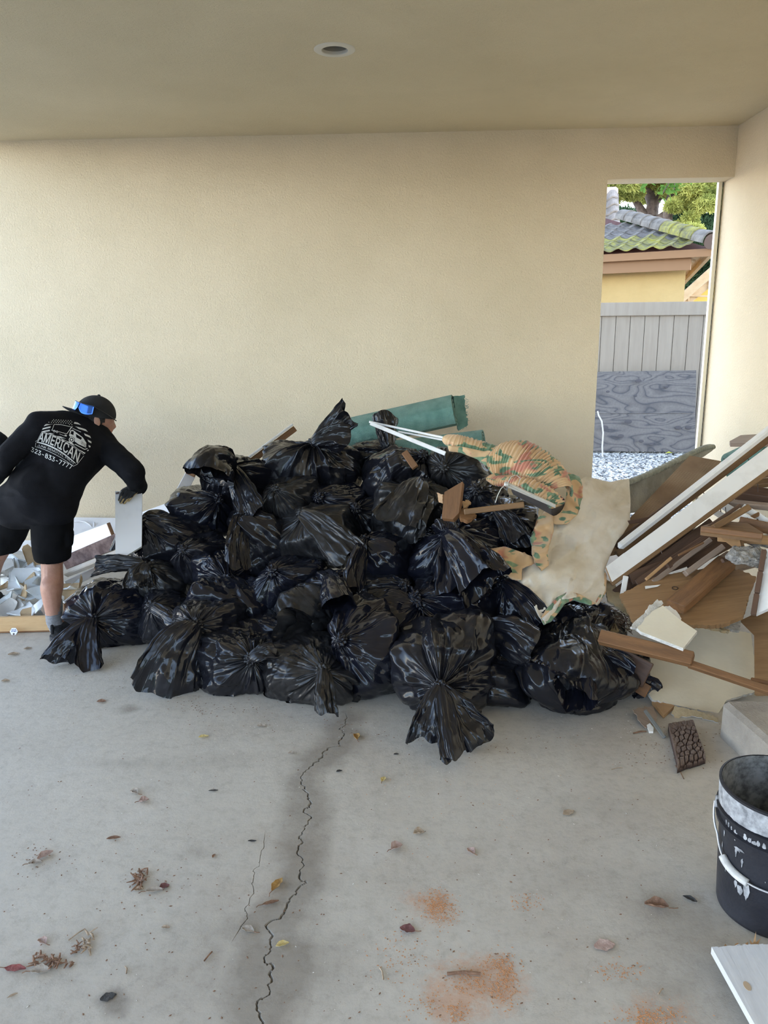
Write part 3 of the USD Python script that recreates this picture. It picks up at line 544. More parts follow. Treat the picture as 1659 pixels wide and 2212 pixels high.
def surf_hit(b, u, v, k=1.06):
    d = ray(u, v)/b.r; o = (CAM-b.c)/b.r; A, B_, C_ = d@d, 2*d@o, o@o-k*k; q = B_*B_-4*A*C_
    s = (-B_-math.sqrt(q))/(2*A) if q > 0 else -B_/(2*A)
    return CAM+ray(u, v)*s
def build_bags():
    cs = np.array([b.c for b in BAGS]); rs = np.array([b.r.mean() for b in BAGS])
    for bi, b in enumerate(BAGS):
        rr = np.random.default_rng(b.seed);         K = surf_hit(b, *b.knot) if b.knot else b.c+b.r*norm([0.1, 0.8, 0.5])*1.05
        K[2] = max(K[2], 0.03)
        kv = K-b.c; kl = np.linalg.norm(kv); a = kv/kl
        u1 = norm(np.cross(a, rr.normal(size=3))); u2 = np.cross(a, u1)
        nt, nph = (224, 78) if b.res == 6 else (176, 60)
        tt, pp = np.meshgrid(np.arange(nt)*2*PI/nt, PI*(np.linspace(0, 1, nph)**1.25)); tt, pp = tt.ravel(), pp.ravel()
        d = np.cos(pp)[:, None]*a+np.sin(pp)[:, None]*(np.cos(tt)[:, None]*u1+np.sin(tt)[:, None]*u2)
        gi = np.arange(nt*nph).reshape(nph, nt); gj = np.roll(gi, -1, 1)
        BF = np.vstack([np.stack([gi[:-1].ravel(), gj[1:].ravel(), gj[:-1].ravel()], 1), np.stack([gi[:-1].ravel(), gi[1:].ravel(), gj[1:].ravel()], 1)])
        # lumpy body: soft meeting of planes
        N = rr.normal(size=(15, 3)); N /= np.linalg.norm(N, axis=1)[:, None]
        N = np.vstack([N, [[1, 0, 0], [-1, 0, 0], [0, 1, 0], [0, -1, 0], [0, 0, 1], [0, 0, -1]]])
        h = np.linalg.norm(N*b.r, axis=1)*rr.uniform(0.84, 1.03, len(N)); h[-6:] = np.array([b.r[0], b.r[0], b.r[1], b.r[1], b.r[2], b.r[2]])*rr.uniform(0.93, 1.0, 6)
        for j in range(len(BAGS)):              # neighbours press flat sides into it
            if j != bi:
                q = cs[j]-b.c; L = np.linalg.norm(q)
                if L < 1.05*(rs[j]+b.r.mean()) and L > 1e-6:
                    n = q/L; w1, w2 = np.linalg.norm(n*b.r), np.linalg.norm(n*BAGS[j].r); hb_ = L*w1/(w1+w2)
                    if hb_ < w1*0.9: N = np.vstack([N, n]); h = np.r_[h, max(hb_*1.22, 0.7*w1)]
        p = 7+10*b.box; q = np.maximum(d@N.T, 0)/h; rad = (q**p).sum(1)**(-1/p)
        ell = 1/np.linalg.norm(d/b.r, axis=1); rad = np.minimum(rad, ell*1.18)
        # neck
        phi, th = pp, (tt+PI) % (2*PI)-PI
        base = float(np.interp(0.0, [0], [rad[np.argmin(phi)]]))
        neck = np.exp(-(phi/0.34)**1.15); rad = rad+(max(kl, base*1.02)-base)*neck
        mean = b.r.mean()
        # pleats gathered at the knot
        np_ = 24; tp = np.linspace(0, 2*PI, np_, endpoint=False)+rr.uniform(-.2, .2, np_)
        for t_ in tp:
            w, Lp, am = rr.uniform(0.07, 0.24), rr.uniform(0.45, 2.0), rr.uniform(-0.06, 0.085)*b.pleat
            tw = rr.uniform(-.25, .25); dd = (th-t_-tw*phi+PI) % (2*PI)-PI
            ww = w*(0.55+0.25*phi)
            rad = rad+mean*am*tent(dd, ww)*np.exp(-(phi/Lp)**2)*np.clip(phi/0.12, 0.15, 1)
        # tension folds
        nc = int(34*b.crease)
        for _ in range(nc):
            mv = rr.normal(size=3); mv /= np.linalg.norm(mv); c0 = rr.normal(size=3); c0 -= mv*(c0@mv); c0 /= np.linalg.norm(c0)
            s = d@mv+0.10*np.sin(3*(d@np.cross(mv, c0))+rr.uniform(0, 6)); along = np.arccos(np.clip(d@c0, -1, 1))
            rad = rad+mean*rr.uniform(-0.05, 0.06)*tent(s, rr.uniform(0.04, 0.13))*np.exp(-(along/rr.uniform(0.35, 0.8))**2)
        P = d*rad[:, None]
        nz = meshkit.fbm(P*9+b.seed, 3, b.seed)-0.5; rg_ = 1-2*np.abs(meshkit.noise(P*16+b.seed*3, b.seed+1)-0.5)
        rg2 = 1-2*np.abs(meshkit.noise(P*36+b.seed, b.seed+2)-0.5)
        sf = np.clip(np.sin(pp)*1.6, 0.12, 1)
        cr1, cr2, cr3 = crumple(tt, pp, 0.55, 0.75, 2*PI, b.seed+5), crumple(tt, pp, 0.22, 0.42, 2*PI, b.seed+6), crumple(tt, pp, 0.11, 0.16, 2*PI, b.seed+8)
        P = P*(1+0.06*nz+sf*b.crease*(0.062*cr1+0.034*cr2+0.011*cr3))[:, None]
        W = b.c+P
        low = W[:, 2] < 0.004
        if low.any():                           # it settles on the floor and spreads a little
            spread = np.clip(-W[:, 2]*0.35, 0, 0.05); xy = W[:, :2]-b.c[:2]; ln = np.maximum(np.linalg.norm(xy, axis=1), 1e-6)
            W[:, :2] += xy/ln[:, None]*spread[:, None]; W[low, 2] = 0.004
        root = thing('garbage_bag', b.label, 'garbage bag', (b.c[0], b.c[1], max(W[:, 2].min(), 0)), 'black garbage bags in the pile')
        mt = BAGM[b.m]
        fold(obj('bag_body', tm(W, BF), mt, root, True), np.stack([np.cos(tt)*2.6, np.sin(tt)*2.6, phi*0.55+b.seed], 1))
        if b.knot:
            ko = K+a*0.012
            km = knot_mesh(ko, a, b.kr, b.seed); fold(obj('knot', km, mt, root, True), km.vertices*30)
            for ti, tl in enumerate(b.tails):
                u, v, wp = tl[:3]; yk = K[1]; ya = min(yk, ypile(u, v)-0.03)-0.03+(tl[3] if len(tl) > 3 else 0)
                fz = atz(u, v, 0.012); 
                T = at(u, v, ya) if at(u, v, ya)[2] > 0.012 else fz
                bend = np.array([0, -0.03, 0.04]) if len(tl) < 5 else np.array(tl[4])
                tm_ = tail_mesh(ko, T, wp*T[1]/FPX, b.seed+31*ti, bend=bend, flat=(tl[5] if len(tl) > 5 else 0.28)); fold(obj('tail', tm_, mt, root, True), tm_.fold)

# front row on the floor
bag('leftmost black garbage bag, low on the floor with twisted tail spread toward the worker', 265, 1348, 78, 58, (201, 1338), [(128, 1432, 80), (192, 1440, 60, -.03)], m=0, res=6)
bag('garbage bag second from the left on the floor with broad film tongue flopped forward', 462, 1410, 62, 70, (425, 1352), [(352, 1484, 135, -.05, (0, -.05, .06), .3)], m=1, res=6)
bag('wide floor bag with pleats fanning from its upper knot, right of the broad-tongued bag', 528, 1476, 96, 52, (543, 1424), [(590, 1408, 40, .03)], m=1, res=6)
bag('dust-streaked floor bag with a dusty strip of film hanging over its front', 670, 1505, 98, 56, (697, 1449), [(706, 1540, 50, -.02)], m=2, res=6)
bag('upright floor bag with long vertical folds, beside the dust-streaked one', 797, 1468, 74, 92, (736, 1384), [], m=0, res=6, box=0.7)
bag('front-most bag with flower-like knot and fan of loose film touching the concrete', 958, 1515, 100, 92, (950, 1484), [(918, 1600, 75, -.03), (978, 1632, 62, -.07), (1040, 1600, 80, 0)], m=1, res=6, pleat=1.3)
bag('bulky rightmost floor bag under two long drooping flaps', 1232, 1516, 118, 72, None, [], m=1, res=6)
bag('small bag tail end poking out at the far right foot of the pile', 1345, 1488, 50, 42, (1362, 1478), [(1398, 1496, 62, 0)], m=0)
# second row
bag('garbage bag with a puffy crown directly above the leftmost floor bag', 350, 1262, 60, 45, (318, 1228), [(205, 1222, 44, .05), (300, 1270, 62, -.02)], m=2)
bag('bag with a loose hooked rim above the broad-tongued floor bag', 366, 1326, 56, 42, (330, 1312), [(392, 1352, 40)], m=1)
bag('large glossy bag whose folds converge down to a low central knot', 505, 1318, 86, 66, (547, 1411), [(590, 1270, 60, .1)], m=0, res=6, pleat=1.5)
bag('bag with pleats sweeping down right to a knot, half hidden by its dusty leaf-shaped flap', 672, 1316, 60, 60, (722, 1378), [(612, 1364, 105, -.05, (0, -.06, .03), .22)], m=2, res=6, pleat=1.4)
bag('smooth blue-glinting bag just above the dusty leaf-shaped flap', 640, 1254, 78, 50, (590, 1235), [], m=0, box=0.9)
bag('bag ending in an open pouch mouth near the middle of the pile', 716, 1290, 52, 50, (714, 1258), [(730, 1312, 72, -.16, (0, -.02, .05), .8)], m=0)
bag('bag with long diagonal folds right of the open pouch', 820, 1316, 74, 62, (872, 1268), [], m=1, pleat=1.5, res=6)
bag('tall narrow bag wedged beside the diagonal-folded bag', 862, 1375, 50, 80, (905, 1310), [], m=0, pleat=1.4)
bag('flattened bag sagging under the tied bag with a big hood of film', 980, 1310, 106, 58, (900, 1290), [], m=0, res=6, box=0.8)
bag('tied bag with swirling knot and a large hood of film opening downward', 985, 1208, 100, 76, (969, 1158), [(1050, 1262, 125, -.12, (0, -.06, .08), .6), (965, 1270, 60, -.02), (960, 1125, 60, .05)], m=0, res=6, pleat=1.6, kr=.042)
bag('bag corner running to a point under the lower edge of the cream sheet', 1118, 1302, 62, 52, (1090, 1262), [(1170, 1345, 60, 0)], m=0)
bag('round bag with side knot and box-shaped flap, above the front-most bag', 992, 1400, 86, 64, (1040, 1360), [(1140, 1400, 95, -.05, (0, -.04, .05), .5)], m=1, res=6)
bag('bag squeezed between the round side-knotted bag and the front-most bag', 1052, 1474, 82, 52, (975, 1440), [], m=1)
bag('bag with shiny folded lip just below the cream sheet', 1252, 1348, 64, 50, (1235, 1390), [(1242, 1502, 96, -.13, (0, -.08, .04), .35), (1338, 1458, 88, -.10, (0, -.06, .05), .35), (1180, 1440, 70, -.1, (0, -.05, .04), .3)], m=0, res=6, kr=.036)
bag('small dark bag tucked behind the shiny-lipped bag', 1300, 1370, 40, 46, (1290, 1330), [], m=1, dy=.12)
# third row
bag('squarish bag showing a flat dusty panel and oval flap, centre of the pile', 690, 1160, 86, 58, (655, 1112), [(752, 1200, 82, -.04, (0, -.05, .05), .2)], m=2, box=1.6, res=6, crease=.6)
bag('bag with hard box corners right of the flat-panelled bag', 838, 1212, 62, 54, (790, 1170), [(765, 1265, 58, -.04)], m=0, box=1.8, crease=.6)
bag('bag with a hanging strip of film left of the flat-panelled bag', 575, 1172, 62, 60, (520, 1120), [(515, 1222, 56, -.04)], m=1)
bag('small bag with starburst pleats below the hanging strip', 478, 1232, 56, 44, (490, 1252), [], m=0, pleat=1.6)
bag('broad creased bag with a rolled black cuff at its left end', 385, 1170, 76, 54, (318, 1126), [(270, 1190, 58, 0, (0, -.02, .05), .8)], m=1, res=6, pleat=1.4)
bag('crumpled bag low on the left, above the puffy-crowned bag', 440, 1205, 70, 40, (400, 1190), [], m=1)
bag('dark bag under the fabric roll with a crumpled flap, right of the splintered block', 1092, 1135, 68, 56, (1075, 1105), [(1120, 1175, 60)], m=1)
# top rows
bag('dark shadowed bag behind the shiny-lipped bags at the right shoulder of the pile', 1175, 1235, 60, 50, (1160, 1200), [], m=1, dy=.1)
bag('bag with silver glints below the hooded bag on the left slope', 438, 1104, 58, 44, (470, 1080), [], m=0)
bag('bag with a wide open hood facing forward, top left of the pile', 522, 1060, 82, 68, (500, 1012), [(452, 1030, 100, -.20, (0, -.02, .10), .85), (545, 1115, 70, -.02)], m=1, res=6, pleat=1.5)
bag('bag with a dusty side squeezed under the topmost tied bag', 633, 1092, 54, 52, (600, 1060), [], m=2)
bag('smooth low bag between the topmost tied bag and the flat-panelled bag', 730, 1088, 62, 36, (690, 1075), [], m=0, box=1.0, dy=.08)
bag('topmost tied bag with its knotted neck rising to a tall plume', 677, 1014, 100, 50, (676, 963), [(752, 893, 58, .05, (0, 0, .0), .4), (745, 950, 62, .02)], m=1, res=6, pleat=1.4, kr=.036)
bag('bag behind the summit with a tall spout of film standing upright', 800, 990, 66, 32, (836, 974), [(832, 898, 52, .1, (0, 0, 0), .5)], m=1, dy=.25)
bag('bag with grey sheen and a wood chip lying on it, right of the summit', 860, 1030, 78, 58, (912, 985), [], m=1, res=6)
bag('bag draped with a greenish grey skirt of loose film below the wood chip', 885, 1098, 84, 52, (905, 1046), [(852, 1138, 118, -.05, (0, -.08, .05), .3)], m=2, res=6)
bag('grey matte bag next to the rolled floral valance', 1000, 1022, 66, 46, (960, 1010), [], m=2, box=1.0)
bag('small dark bag sunk between the splintered block and the valance', 1045, 1082, 48, 40, (1030, 1060), [], m=1)
bag('half-hidden bag deep in the gap under the topmost bags', 560, 1110, 50, 44, (575, 1090), [], m=1, dy=.12)
bag('half-hidden bag filling the hollow above the box-cornered bag', 790, 1120, 60, 44, (770, 1100), [], m=1, dy=.15)
bag('bag hidden low in shade behind the wide floor bag', 600, 1400, 62, 50, (640, 1385), [], m=1, dy=.1)
bag('dark bag in shade behind the floor bags at the right', 1120, 1420, 60, 56, (1110, 1400), [], m=1, dy=.12)
bag('dark bag in shade in the hollow left of the round side-knotted bag', 905, 1440, 50, 46, (900, 1420), [], m=1, dy=.14)
build_bags()

# ================================================================== DEMOLITION DEBRIS ON THE RIGHT
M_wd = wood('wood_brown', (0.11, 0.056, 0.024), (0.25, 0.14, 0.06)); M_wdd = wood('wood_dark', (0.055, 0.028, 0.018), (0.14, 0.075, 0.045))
M_wdr = wood('wood_red', (0.095, 0.043, 0.017), (0.26, 0.125, 0.048)); M_wdl = wood('wood_pale', (0.34, 0.19, 0.085), (0.48, 0.29, 0.14))
M_wdg = wood('wood_grey', (0.20, 0.14, 0.105), (0.34, 0.26, 0.20)); M_plyb = wood('plywood_brown', (0.19, 0.10, 0.042), (0.34, 0.20, 0.095), ring=0.7)
M_mas = noisy('hardboard', (0.21, 0.13, 0.075), (0.31, 0.205, 0.125), 5, 0.75, 0.25, 90)
M_wht = noisy('white_paint', (0.62, 0.60, 0.57), (0.80, 0.78, 0.75), 6, 0.45, 0.06, 40, lo=0.2, hi=0.5)
M_dry = noisy('drywall_paper', (0.60, 0.53, 0.40), (0.70, 0.63, 0.49), 3, 0.85, 0.1, 60); M_gyp = noisy('gypsum', (0.50, 0.48, 0.44), (0.74, 0.71, 0.66), 25, 0.95, 0.8, 90)
def ypr(u, v, m=0.52, y0=2.98): t = tdown(u, v); return (H+m*y0)/(t+m)
def board(name, label, cat_, p0, p1, wpx, t, mt, side=None, parent=None, o=0.0, r=0.003, w=None):
    """a board between two measured photo points (u, v[, y])"""
    q = [at(p[0], p[1], (p[2] if len(p) > 2 else ypr(p[0], p[1]))+o) for p in (p0, p1)]
    for a in q: a[2] = max(a[2], t*0.6)
    w = w or wpx*(q[0][1]+q[1][1])/2/FPX; s = norm(CAM-(q[0]+q[1])/2) if side is None else np.asarray(side, float)
    b = beam(q[0], q[1], w, t, s, r)
    me = obj(name, b, mt, parent, False, label, cat_)
    ex = norm(q[1]-q[0]); ez = norm(s-np.dot(s, ex)*ex); v = np.asarray(b.vertices); c = (q[0]+q[1])/2
    grain(me, v, c, ex, np.cross(ez, ex), ez); return me
def sheet(name, label, cat_, outline, thick, mt, plane=None, parent=None, o=0.0, holes=(), edge=None, ys=None):
    if plane is None:
        k = [0, len(outline)//3, 2*len(outline)//3]; plane = [(outline[i][0], outline[i][1], ypr(*outline[i])+o) for i in k]
    if edge is None:
        s = slab(plane, outline, thick, holes=holes); me = obj(name, s, mt, parent, False, label, cat_)
        v = np.asarray(s.vertices); a = at(*plane[0]); ex = norm(at(*plane[1])-a); n = norm(np.cross(ex, at(*plane[2])-a)); grain(me, v, a, ex, np.cross(n, ex), n); return me
    s = slab(plane, outline, 0.0015, holes=holes); c = s.vertices.mean(0)
    root = thing(name, label, cat_, (c[0], c[1], max(s.vertices[:, 2].min()-0.01, 0)))
    obj('face', s, mt, root)
    n = norm(np.cross(at(*plane[1])-at(*plane[0]), at(*plane[2])-at(*plane[0]))); n = n if np.dot(n, CAM-c) > 0 else -n
    s2 = slab(plane, outline, thick, holes=holes); s2.vertices = s2.vertices-n*0.0016
    me = obj('core', s2, edge, root); v = np.asarray(s2.vertices); a = at(*plane[0]); ex = norm(at(*plane[1])-a); grain(me, v, a, ex, np.cross(n, ex), n)
    return root
def jag(pts, amp, seed, step=4):
    """a torn edge: subdivides a photo outline and shifts it a little"""
    rr = np.random.default_rng(seed); o = []; n = len(pts)
    for i in range(n):
        a, b = np.array(pts[i][:2], float), np.array(pts[(i+1) % n][:2], float); k = max(1, int(np.linalg.norm(b-a)/step))
        for j in range(k): o.append(tuple(a+(b-a)*j/k+(rr.normal(size=2)*amp if j else 0)))
    return o

# step
zt = 0.15
S = [atz(1558, 1511, zt)[:2], atz(1664, 1602, zt)[:2]]
dv = norm(S[1]-S[0]); Sn = S[0]+dv*1.6
pg = Polygon([S[0], Sn, (XR-0.005, Sn[1]), (XR-0.005, S[0][1]+0.01)]).buffer(-0.02).buffer(0.02, 4)
st = manifold3d.Manifold.hull_points(np.array([(x, y, z) for x, y in pg.exterior.coords for z in (0.0, zt-0.018)]+[(x, y, zt) for x, y in pg.buffer(-0.016).exterior.coords]))
M_step = noisy('step_concrete', (0.30, 0.265, 0.225), (0.42, 0.375, 0.32), 7, 0.85, 0.5, 130)
obj('concrete_step', mf(st), M_step, None, 30, 'low concrete step jutting in at the right beside the bucket', 'step')

M_weave = mat('woven_back', {'a': ('attribute', {'attribute': 'grain'}), 'm': ('mapping', {'rotation': (0, 0, 0.35), 'scale': (1, 1, 1)}), 'k': ('brick_texture', {'scale': 34.0, 'color1': (1, 1, 1), 'color2': (0.55, 0.55, 0.55), 'mortar': (0, 0, 0), 'mortar_size': 0.14, 'brick_width': 0.62, 'row_height': 0.36}), 'n': ('noise_texture', {'scale': 6, 'detail': 4}), 'nr': ('rgb_ramp', {'ramp': [(0.45, (0, 0, 0)), (0.62, (1, 1, 1))]}), 'f': ('math', {'math_type': 'multiply'}), 'f2': ('math', {'math_type': 'multiply', 'value2': 0.55}), 'n2': ('noise_texture', {'scale': 5, 'detail': 5}), 'r': ('rgb_ramp', {'ramp': [(0.35, (0.19, 0.115, 0.062)), (0.65, (0.29, 0.19, 0.11))]}), 'c': ('mix', {'color2': (0.50, 0.40, 0.26)}), 'p': ('principled_bsdf', {'roughness': 0.8})},
  [('a.vector', 'm.vector'), ('m.vector', 'k.vector'), ('a.vector', 'n.vector'), ('a.vector', 'n2.vector'), ('n.fac', 'nr.fac'), ('nr.color', 'f.value1'), ('k.color', 'f.value2'), ('f.value', 'f2.value1'), ('n2.fac', 'r.fac'), ('r.color', 'c.color1'), ('f2.value', 'c.fac'), ('c.color', 'p.base_color')], surface='p.BSDF')
# --- the large leaning pieces, back to front
sheet('hardboard_panel', 'brown hardboard panel with a woven back leaning by the doorway', 'hardboard', [(1490, 984), (1558, 996), (1470, 1090), (1400, 1180), (1318, 1200), (1350, 1130)], 0.006, M_weave, plane=[(1490, 984, 4.65), (1558, 996, 4.6), (1360, 1180, 4.05)])
M_teal = noisy('teal_carpet', (0.11, 0.25, 0.20), (0.19, 0.36, 0.30), 14, 1.0, 0.9, 260, dist=0.012, extra={'sheen_weight': 0.25})
def swirl(a, b, rad, seed, name, label):
    """a roll of carpet: a spiral strip swept along its axis, with a fuzzy pile"""
    a, b = np.asarray(a), np.asarray(b); t = np.linspace(0.6*PI, 7.2*PI, 150); r = rad*(0.18+0.82*(t-t[0])/(t[-1]-t[0]))
    th = rad*0.115; pg = LineString(np.stack([r*np.cos(t), r*np.sin(t)*0.9], 1)).buffer(th/2*0.93, 3)
    e = trimesh.creation.extrude_polygon(pg, 1.0, engine='earcut'); L = np.linalg.norm(b-a)
    e.vertices[:, 2] *= L; e = e.subdivide() if len(e.faces) < 4000 else e
    ez = norm(b-a); ex = norm(np.cross([0, 0, 1], ez)); ey = np.cross(ez, ex); m_ = frame(e, a, ex, ey, ez)
    me = obj(name, m_, M_teal, None, 40, label, 'carpet', 'rolled teal carpets'); return me
swirl(at(1582, 1010, 4.42), at(1725, 946, 4.16), 0.10, 3, 'carpet_roll', 'teal carpet roll stuffed behind the white boards at the right wall')
sheet('plank', 'grey-brown plank lying topmost against the right wall', 'plank', [(1576, 953), (1600, 940), (1700, 934), (1700, 957), (1578, 957)], 0.02, M_wdg, plane=[(1578, 957, 4.15), (1700, 957, 4.05), (1620, 939, 4.3)])
board('trim_strip', 'brown trim strip with bent nails beside the hardboard panel', 'trim', (1604, 970, 4.42), (1440, 1112, 4.0), 15, 0.012, M_wd)
board('plank', 'dark plank wedged under the hardboard panel', 'plank', (1475, 1075, 4.25), (1330, 1180, 3.9), 22, 0.02, M_wdd)
board('trim_strip', 'short curved brown strip lying across the hardboard panel', 'trim', (1414, 1118, 3.98), (1352, 1130, 3.95), 9, 0.012, M_wdd)
board('moulding', 'long white rounded moulding slanting up to the right edge', 'moulding', (1336, 1183, 3.72), (1790, 828, 4.02), 17, 0.035, M_wht, r=0.014)
board('moulding', 'raw brown backing strip just under the long white moulding', 'moulding', (1332, 1197, 3.76), (1780, 858, 4.08), 14, 0.03, M_wd)
sh = sheet('shelf_board', 'long white shelf board with raw brown edge slanting across the debris', 'board', [(1790, 867), (1790, 920), (1322, 1257), (1309, 1224)], 0.02, M_wht, plane=[(1700, 936, 3.9), (1700, 985, 3.82), (1315, 1240, 3.52)], edge=M_wdl)
board('edge_strip', None, None, (1320, 1262, 3.50), (1790, 926, 3.90), 11, 0.018, M_wd, parent=sh)
M_nail = pbr('rusty_nail', (0.10, 0.07, 0.06), 0.6)
for a, b, y, w_ in (((1563, 990), (1569, 1002), 4.25, 'on the brown trim strip, near its upper end'), ((1612, 985), (1620, 998), 3.95, 'between moulding and shelf board, near the right border'), ((1516, 1060), (1523, 1069), 3.95, 'between moulding and shelf board, halfway along'), ((1438, 1092), (1443, 1101), 3.9, 'on the left side of the moulding, above the hardboard'), ((1556, 1092), (1557, 1106), 3.7, 'under the shelf edge by the baseboard, left of two'), ((1567, 1096), (1568, 1108), 3.7, 'under the shelf edge by the baseboard, right of two'), ((1637, 1046), (1637, 1062), 3.8, 'hanging straight down under the right border planks'), ((1427, 1188), (1430, 1196), 3.55, 'low on the shelf board edge above the plywood')):
    obj('nail', tube([at(*a, y), at(*b, y-0.02)], 0.0022, 6), M_nail, None, True, 'thin nail '+w_, 'nail', 'bent nails in the mouldings')
# stacked pieces below the shelf board, right side
board('plank', 'dark plank with pale broken end under the shelf board at the right edge', 'plank', (1590, 1063, 3.95), (1860, 1098, 3.66), 30, 0.05, M_wdd, side=(0.1, -0.6, 0.8))
board('plank', 'brown plank above the dark broken-ended plank at the right edge', 'plank', (1618, 1048, 4.0), (1840, 1016, 3.8), 18, 0.03, M_wd, side=(0.1, -0.6, 0.8))
board('plank', 'thin brown strip directly under the slanting shelf edge at the right border', 'plank', (1640, 1030, 3.95), (1700, 1018, 3.9), 10, 0.03, M_wdr)
board('plank', 'dusty mid-brown plank whose nailed edge faces out', 'plank', (1570, 1086, 3.85), (1850, 1113, 3.62), 14, 0.03, M_wdg, side=(0, -0.4, 0.9))
board('baseboard', 'white baseboard offcut poking out below the shelf board', 'baseboard', (1552, 1086, 3.85), (1634, 1133, 3.62), 17, 0.016, M_wht)
board('baseboard', 'second white baseboard offcut with nail holes near the right edge', 'baseboard', (1605, 1095, 3.8), (1672, 1136, 3.6), 15, 0.016, M_wht)
board('baseboard', 'shorter white painted offcut behind the nailed one', 'baseboard', (1532, 1098, 3.84), (1572, 1122, 3.7), 14, 0.014, M_wht)
board('plank', 'brown lath crossing over the white baseboard offcuts', 'lath', (1617, 1096, 3.6), (1540, 1141, 3.5), 14, 0.03, M_wd)
board('plank', 'dark lath beside the crossing brown lath', 'lath', (1598, 1092, 3.66), (1528, 1140, 3.52), 8, 0.02, M_wdd)
board('plank', 'splintered brown plank under the white baseboard offcuts', 'plank', (1598, 1128, 3.66), (1860, 1184, 3.32), 26, 0.03, M_wdr)
sheet('wedge_board', 'thick trapezoid particle board with a sawn brown edge', 'board', [(1514, 1137), (1553, 1125), (1614, 1129), (1649, 1151), (1646, 1163), (1514, 1147)], 0.02, M_wd, plane=[(1514, 1147, 3.42), (1646, 1163, 3.34), (1585, 1126, 3.62)])
board('wedge_edge', 'layered front edge of the trapezoid board', 'board', (1514, 1143, 3.42), (1647, 1159, 3.33), 13, 0.02, M_wdr)
board('plywood_offcut', 'L-shaped plywood offcut under the trapezoid board, long arm', 'offcut', (1550, 1160, 3.52), (1850, 1180, 3.3), 10, 0.04, M_wdl, side=(0, -.3, .95))
sheet('plywood_offcut', 'pale plywood offcut hanging under the trapezoid board', 'offcut', [(1546, 1154), (1597, 1163), (1603, 1188), (1583, 1182)], 0.03, M_wdl, plane=[(1546, 1154, 3.55), (1597, 1163, 3.42), (1603, 1188, 3.36)])
sheet('plank', 'flat grey board under the crumbling grey chunk', 'plank', [(1550, 1203), (1570, 1190), (1645, 1205), (1650, 1216), (1590, 1231)], 0.02, M_wdg, o=0.02)
rk = trimesh.creation.icosphere(4, 1.0); rk.vertices *= (0.085, 0.07, 0.034); clumpy(rk, 0.035, 14, 9); clumpy(rk, 0.014, 50, 10)
rk.vertices = rk.vertices+at(1622, 1203, 3.32); obj('insulation_chunk', rk, noisy('grey_crumble', (0.16, 0.15, 0.14), (0.42, 0.40, 0.37), 40, 1.0, 1.0, 120), None, True, 'grey crumbling slab of old insulation near the tile-edged panel', 'insulation')
rk2 = rk.copy(); rk2.vertices = (rk2.vertices-at(1622, 1203, 3.32))*[1, .8, .7]+at(1660, 1170, 3.5); obj('insulation_chunk', rk2, noisy('grey_crumble2', (0.2, 0.19, 0.18), (0.45, 0.43, 0.40), 40, 1.0, 1.0, 120), None, True, 'smaller grey insulation chunk higher at the right border', 'insulation')
board('stud_offcut', 'square brown stick with pale end rising from the dark gap', 'stick', (1561, 1181, 3.52), (1480, 1240, 3.44), 13, 0.035, M_wdg)
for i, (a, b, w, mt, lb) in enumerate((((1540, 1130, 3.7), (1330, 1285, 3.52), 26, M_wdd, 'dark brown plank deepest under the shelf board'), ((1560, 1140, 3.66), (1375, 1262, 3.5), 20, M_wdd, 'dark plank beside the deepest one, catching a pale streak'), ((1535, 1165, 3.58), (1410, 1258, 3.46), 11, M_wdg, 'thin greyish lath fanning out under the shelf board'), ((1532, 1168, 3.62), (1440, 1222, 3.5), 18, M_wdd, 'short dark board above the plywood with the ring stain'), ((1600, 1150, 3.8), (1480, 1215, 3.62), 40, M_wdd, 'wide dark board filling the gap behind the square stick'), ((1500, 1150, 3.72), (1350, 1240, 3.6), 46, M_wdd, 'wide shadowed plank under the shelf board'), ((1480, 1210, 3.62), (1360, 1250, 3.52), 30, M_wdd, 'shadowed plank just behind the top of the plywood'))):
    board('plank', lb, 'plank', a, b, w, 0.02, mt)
for a, b, w, mt, lb in (((1500, 1118, 3.7), (1420, 1180, 3.6), 7, M_wd, 'thin brown lath just under the middle of the shelf edge'), ((1560, 1150, 3.6), (1640, 1110, 3.7), 9, M_wdr, 'reddish lath crossing behind the trapezoid board'), ((1450, 1205, 3.5), (1395, 1252, 3.42), 7, M_wdl, 'pale lath lying at the top edge of the ring-stained plywood'), ((1610, 1190, 3.5), (1560, 1212, 3.4), 10, M_wdd, 'short dark lath by the grey insulation chunk'), ((1655, 1120, 3.7), (1600, 1142, 3.64), 12, M_wdd, 'dark splintered lath near the second baseboard offcut'), ((1520, 1172, 3.5), (1465, 1200, 3.48), 5, M_wdr, 'thin reddish splinter in the dark gap')):
    board('plank', lb, 'lath', a, b, w, 0.015, mt)
board('plank', 'white upright slat end behind the plywood corner', 'slat', (1352, 1245, 3.5), (1345, 1285, 3.45), 12, 0.02, M_wht)
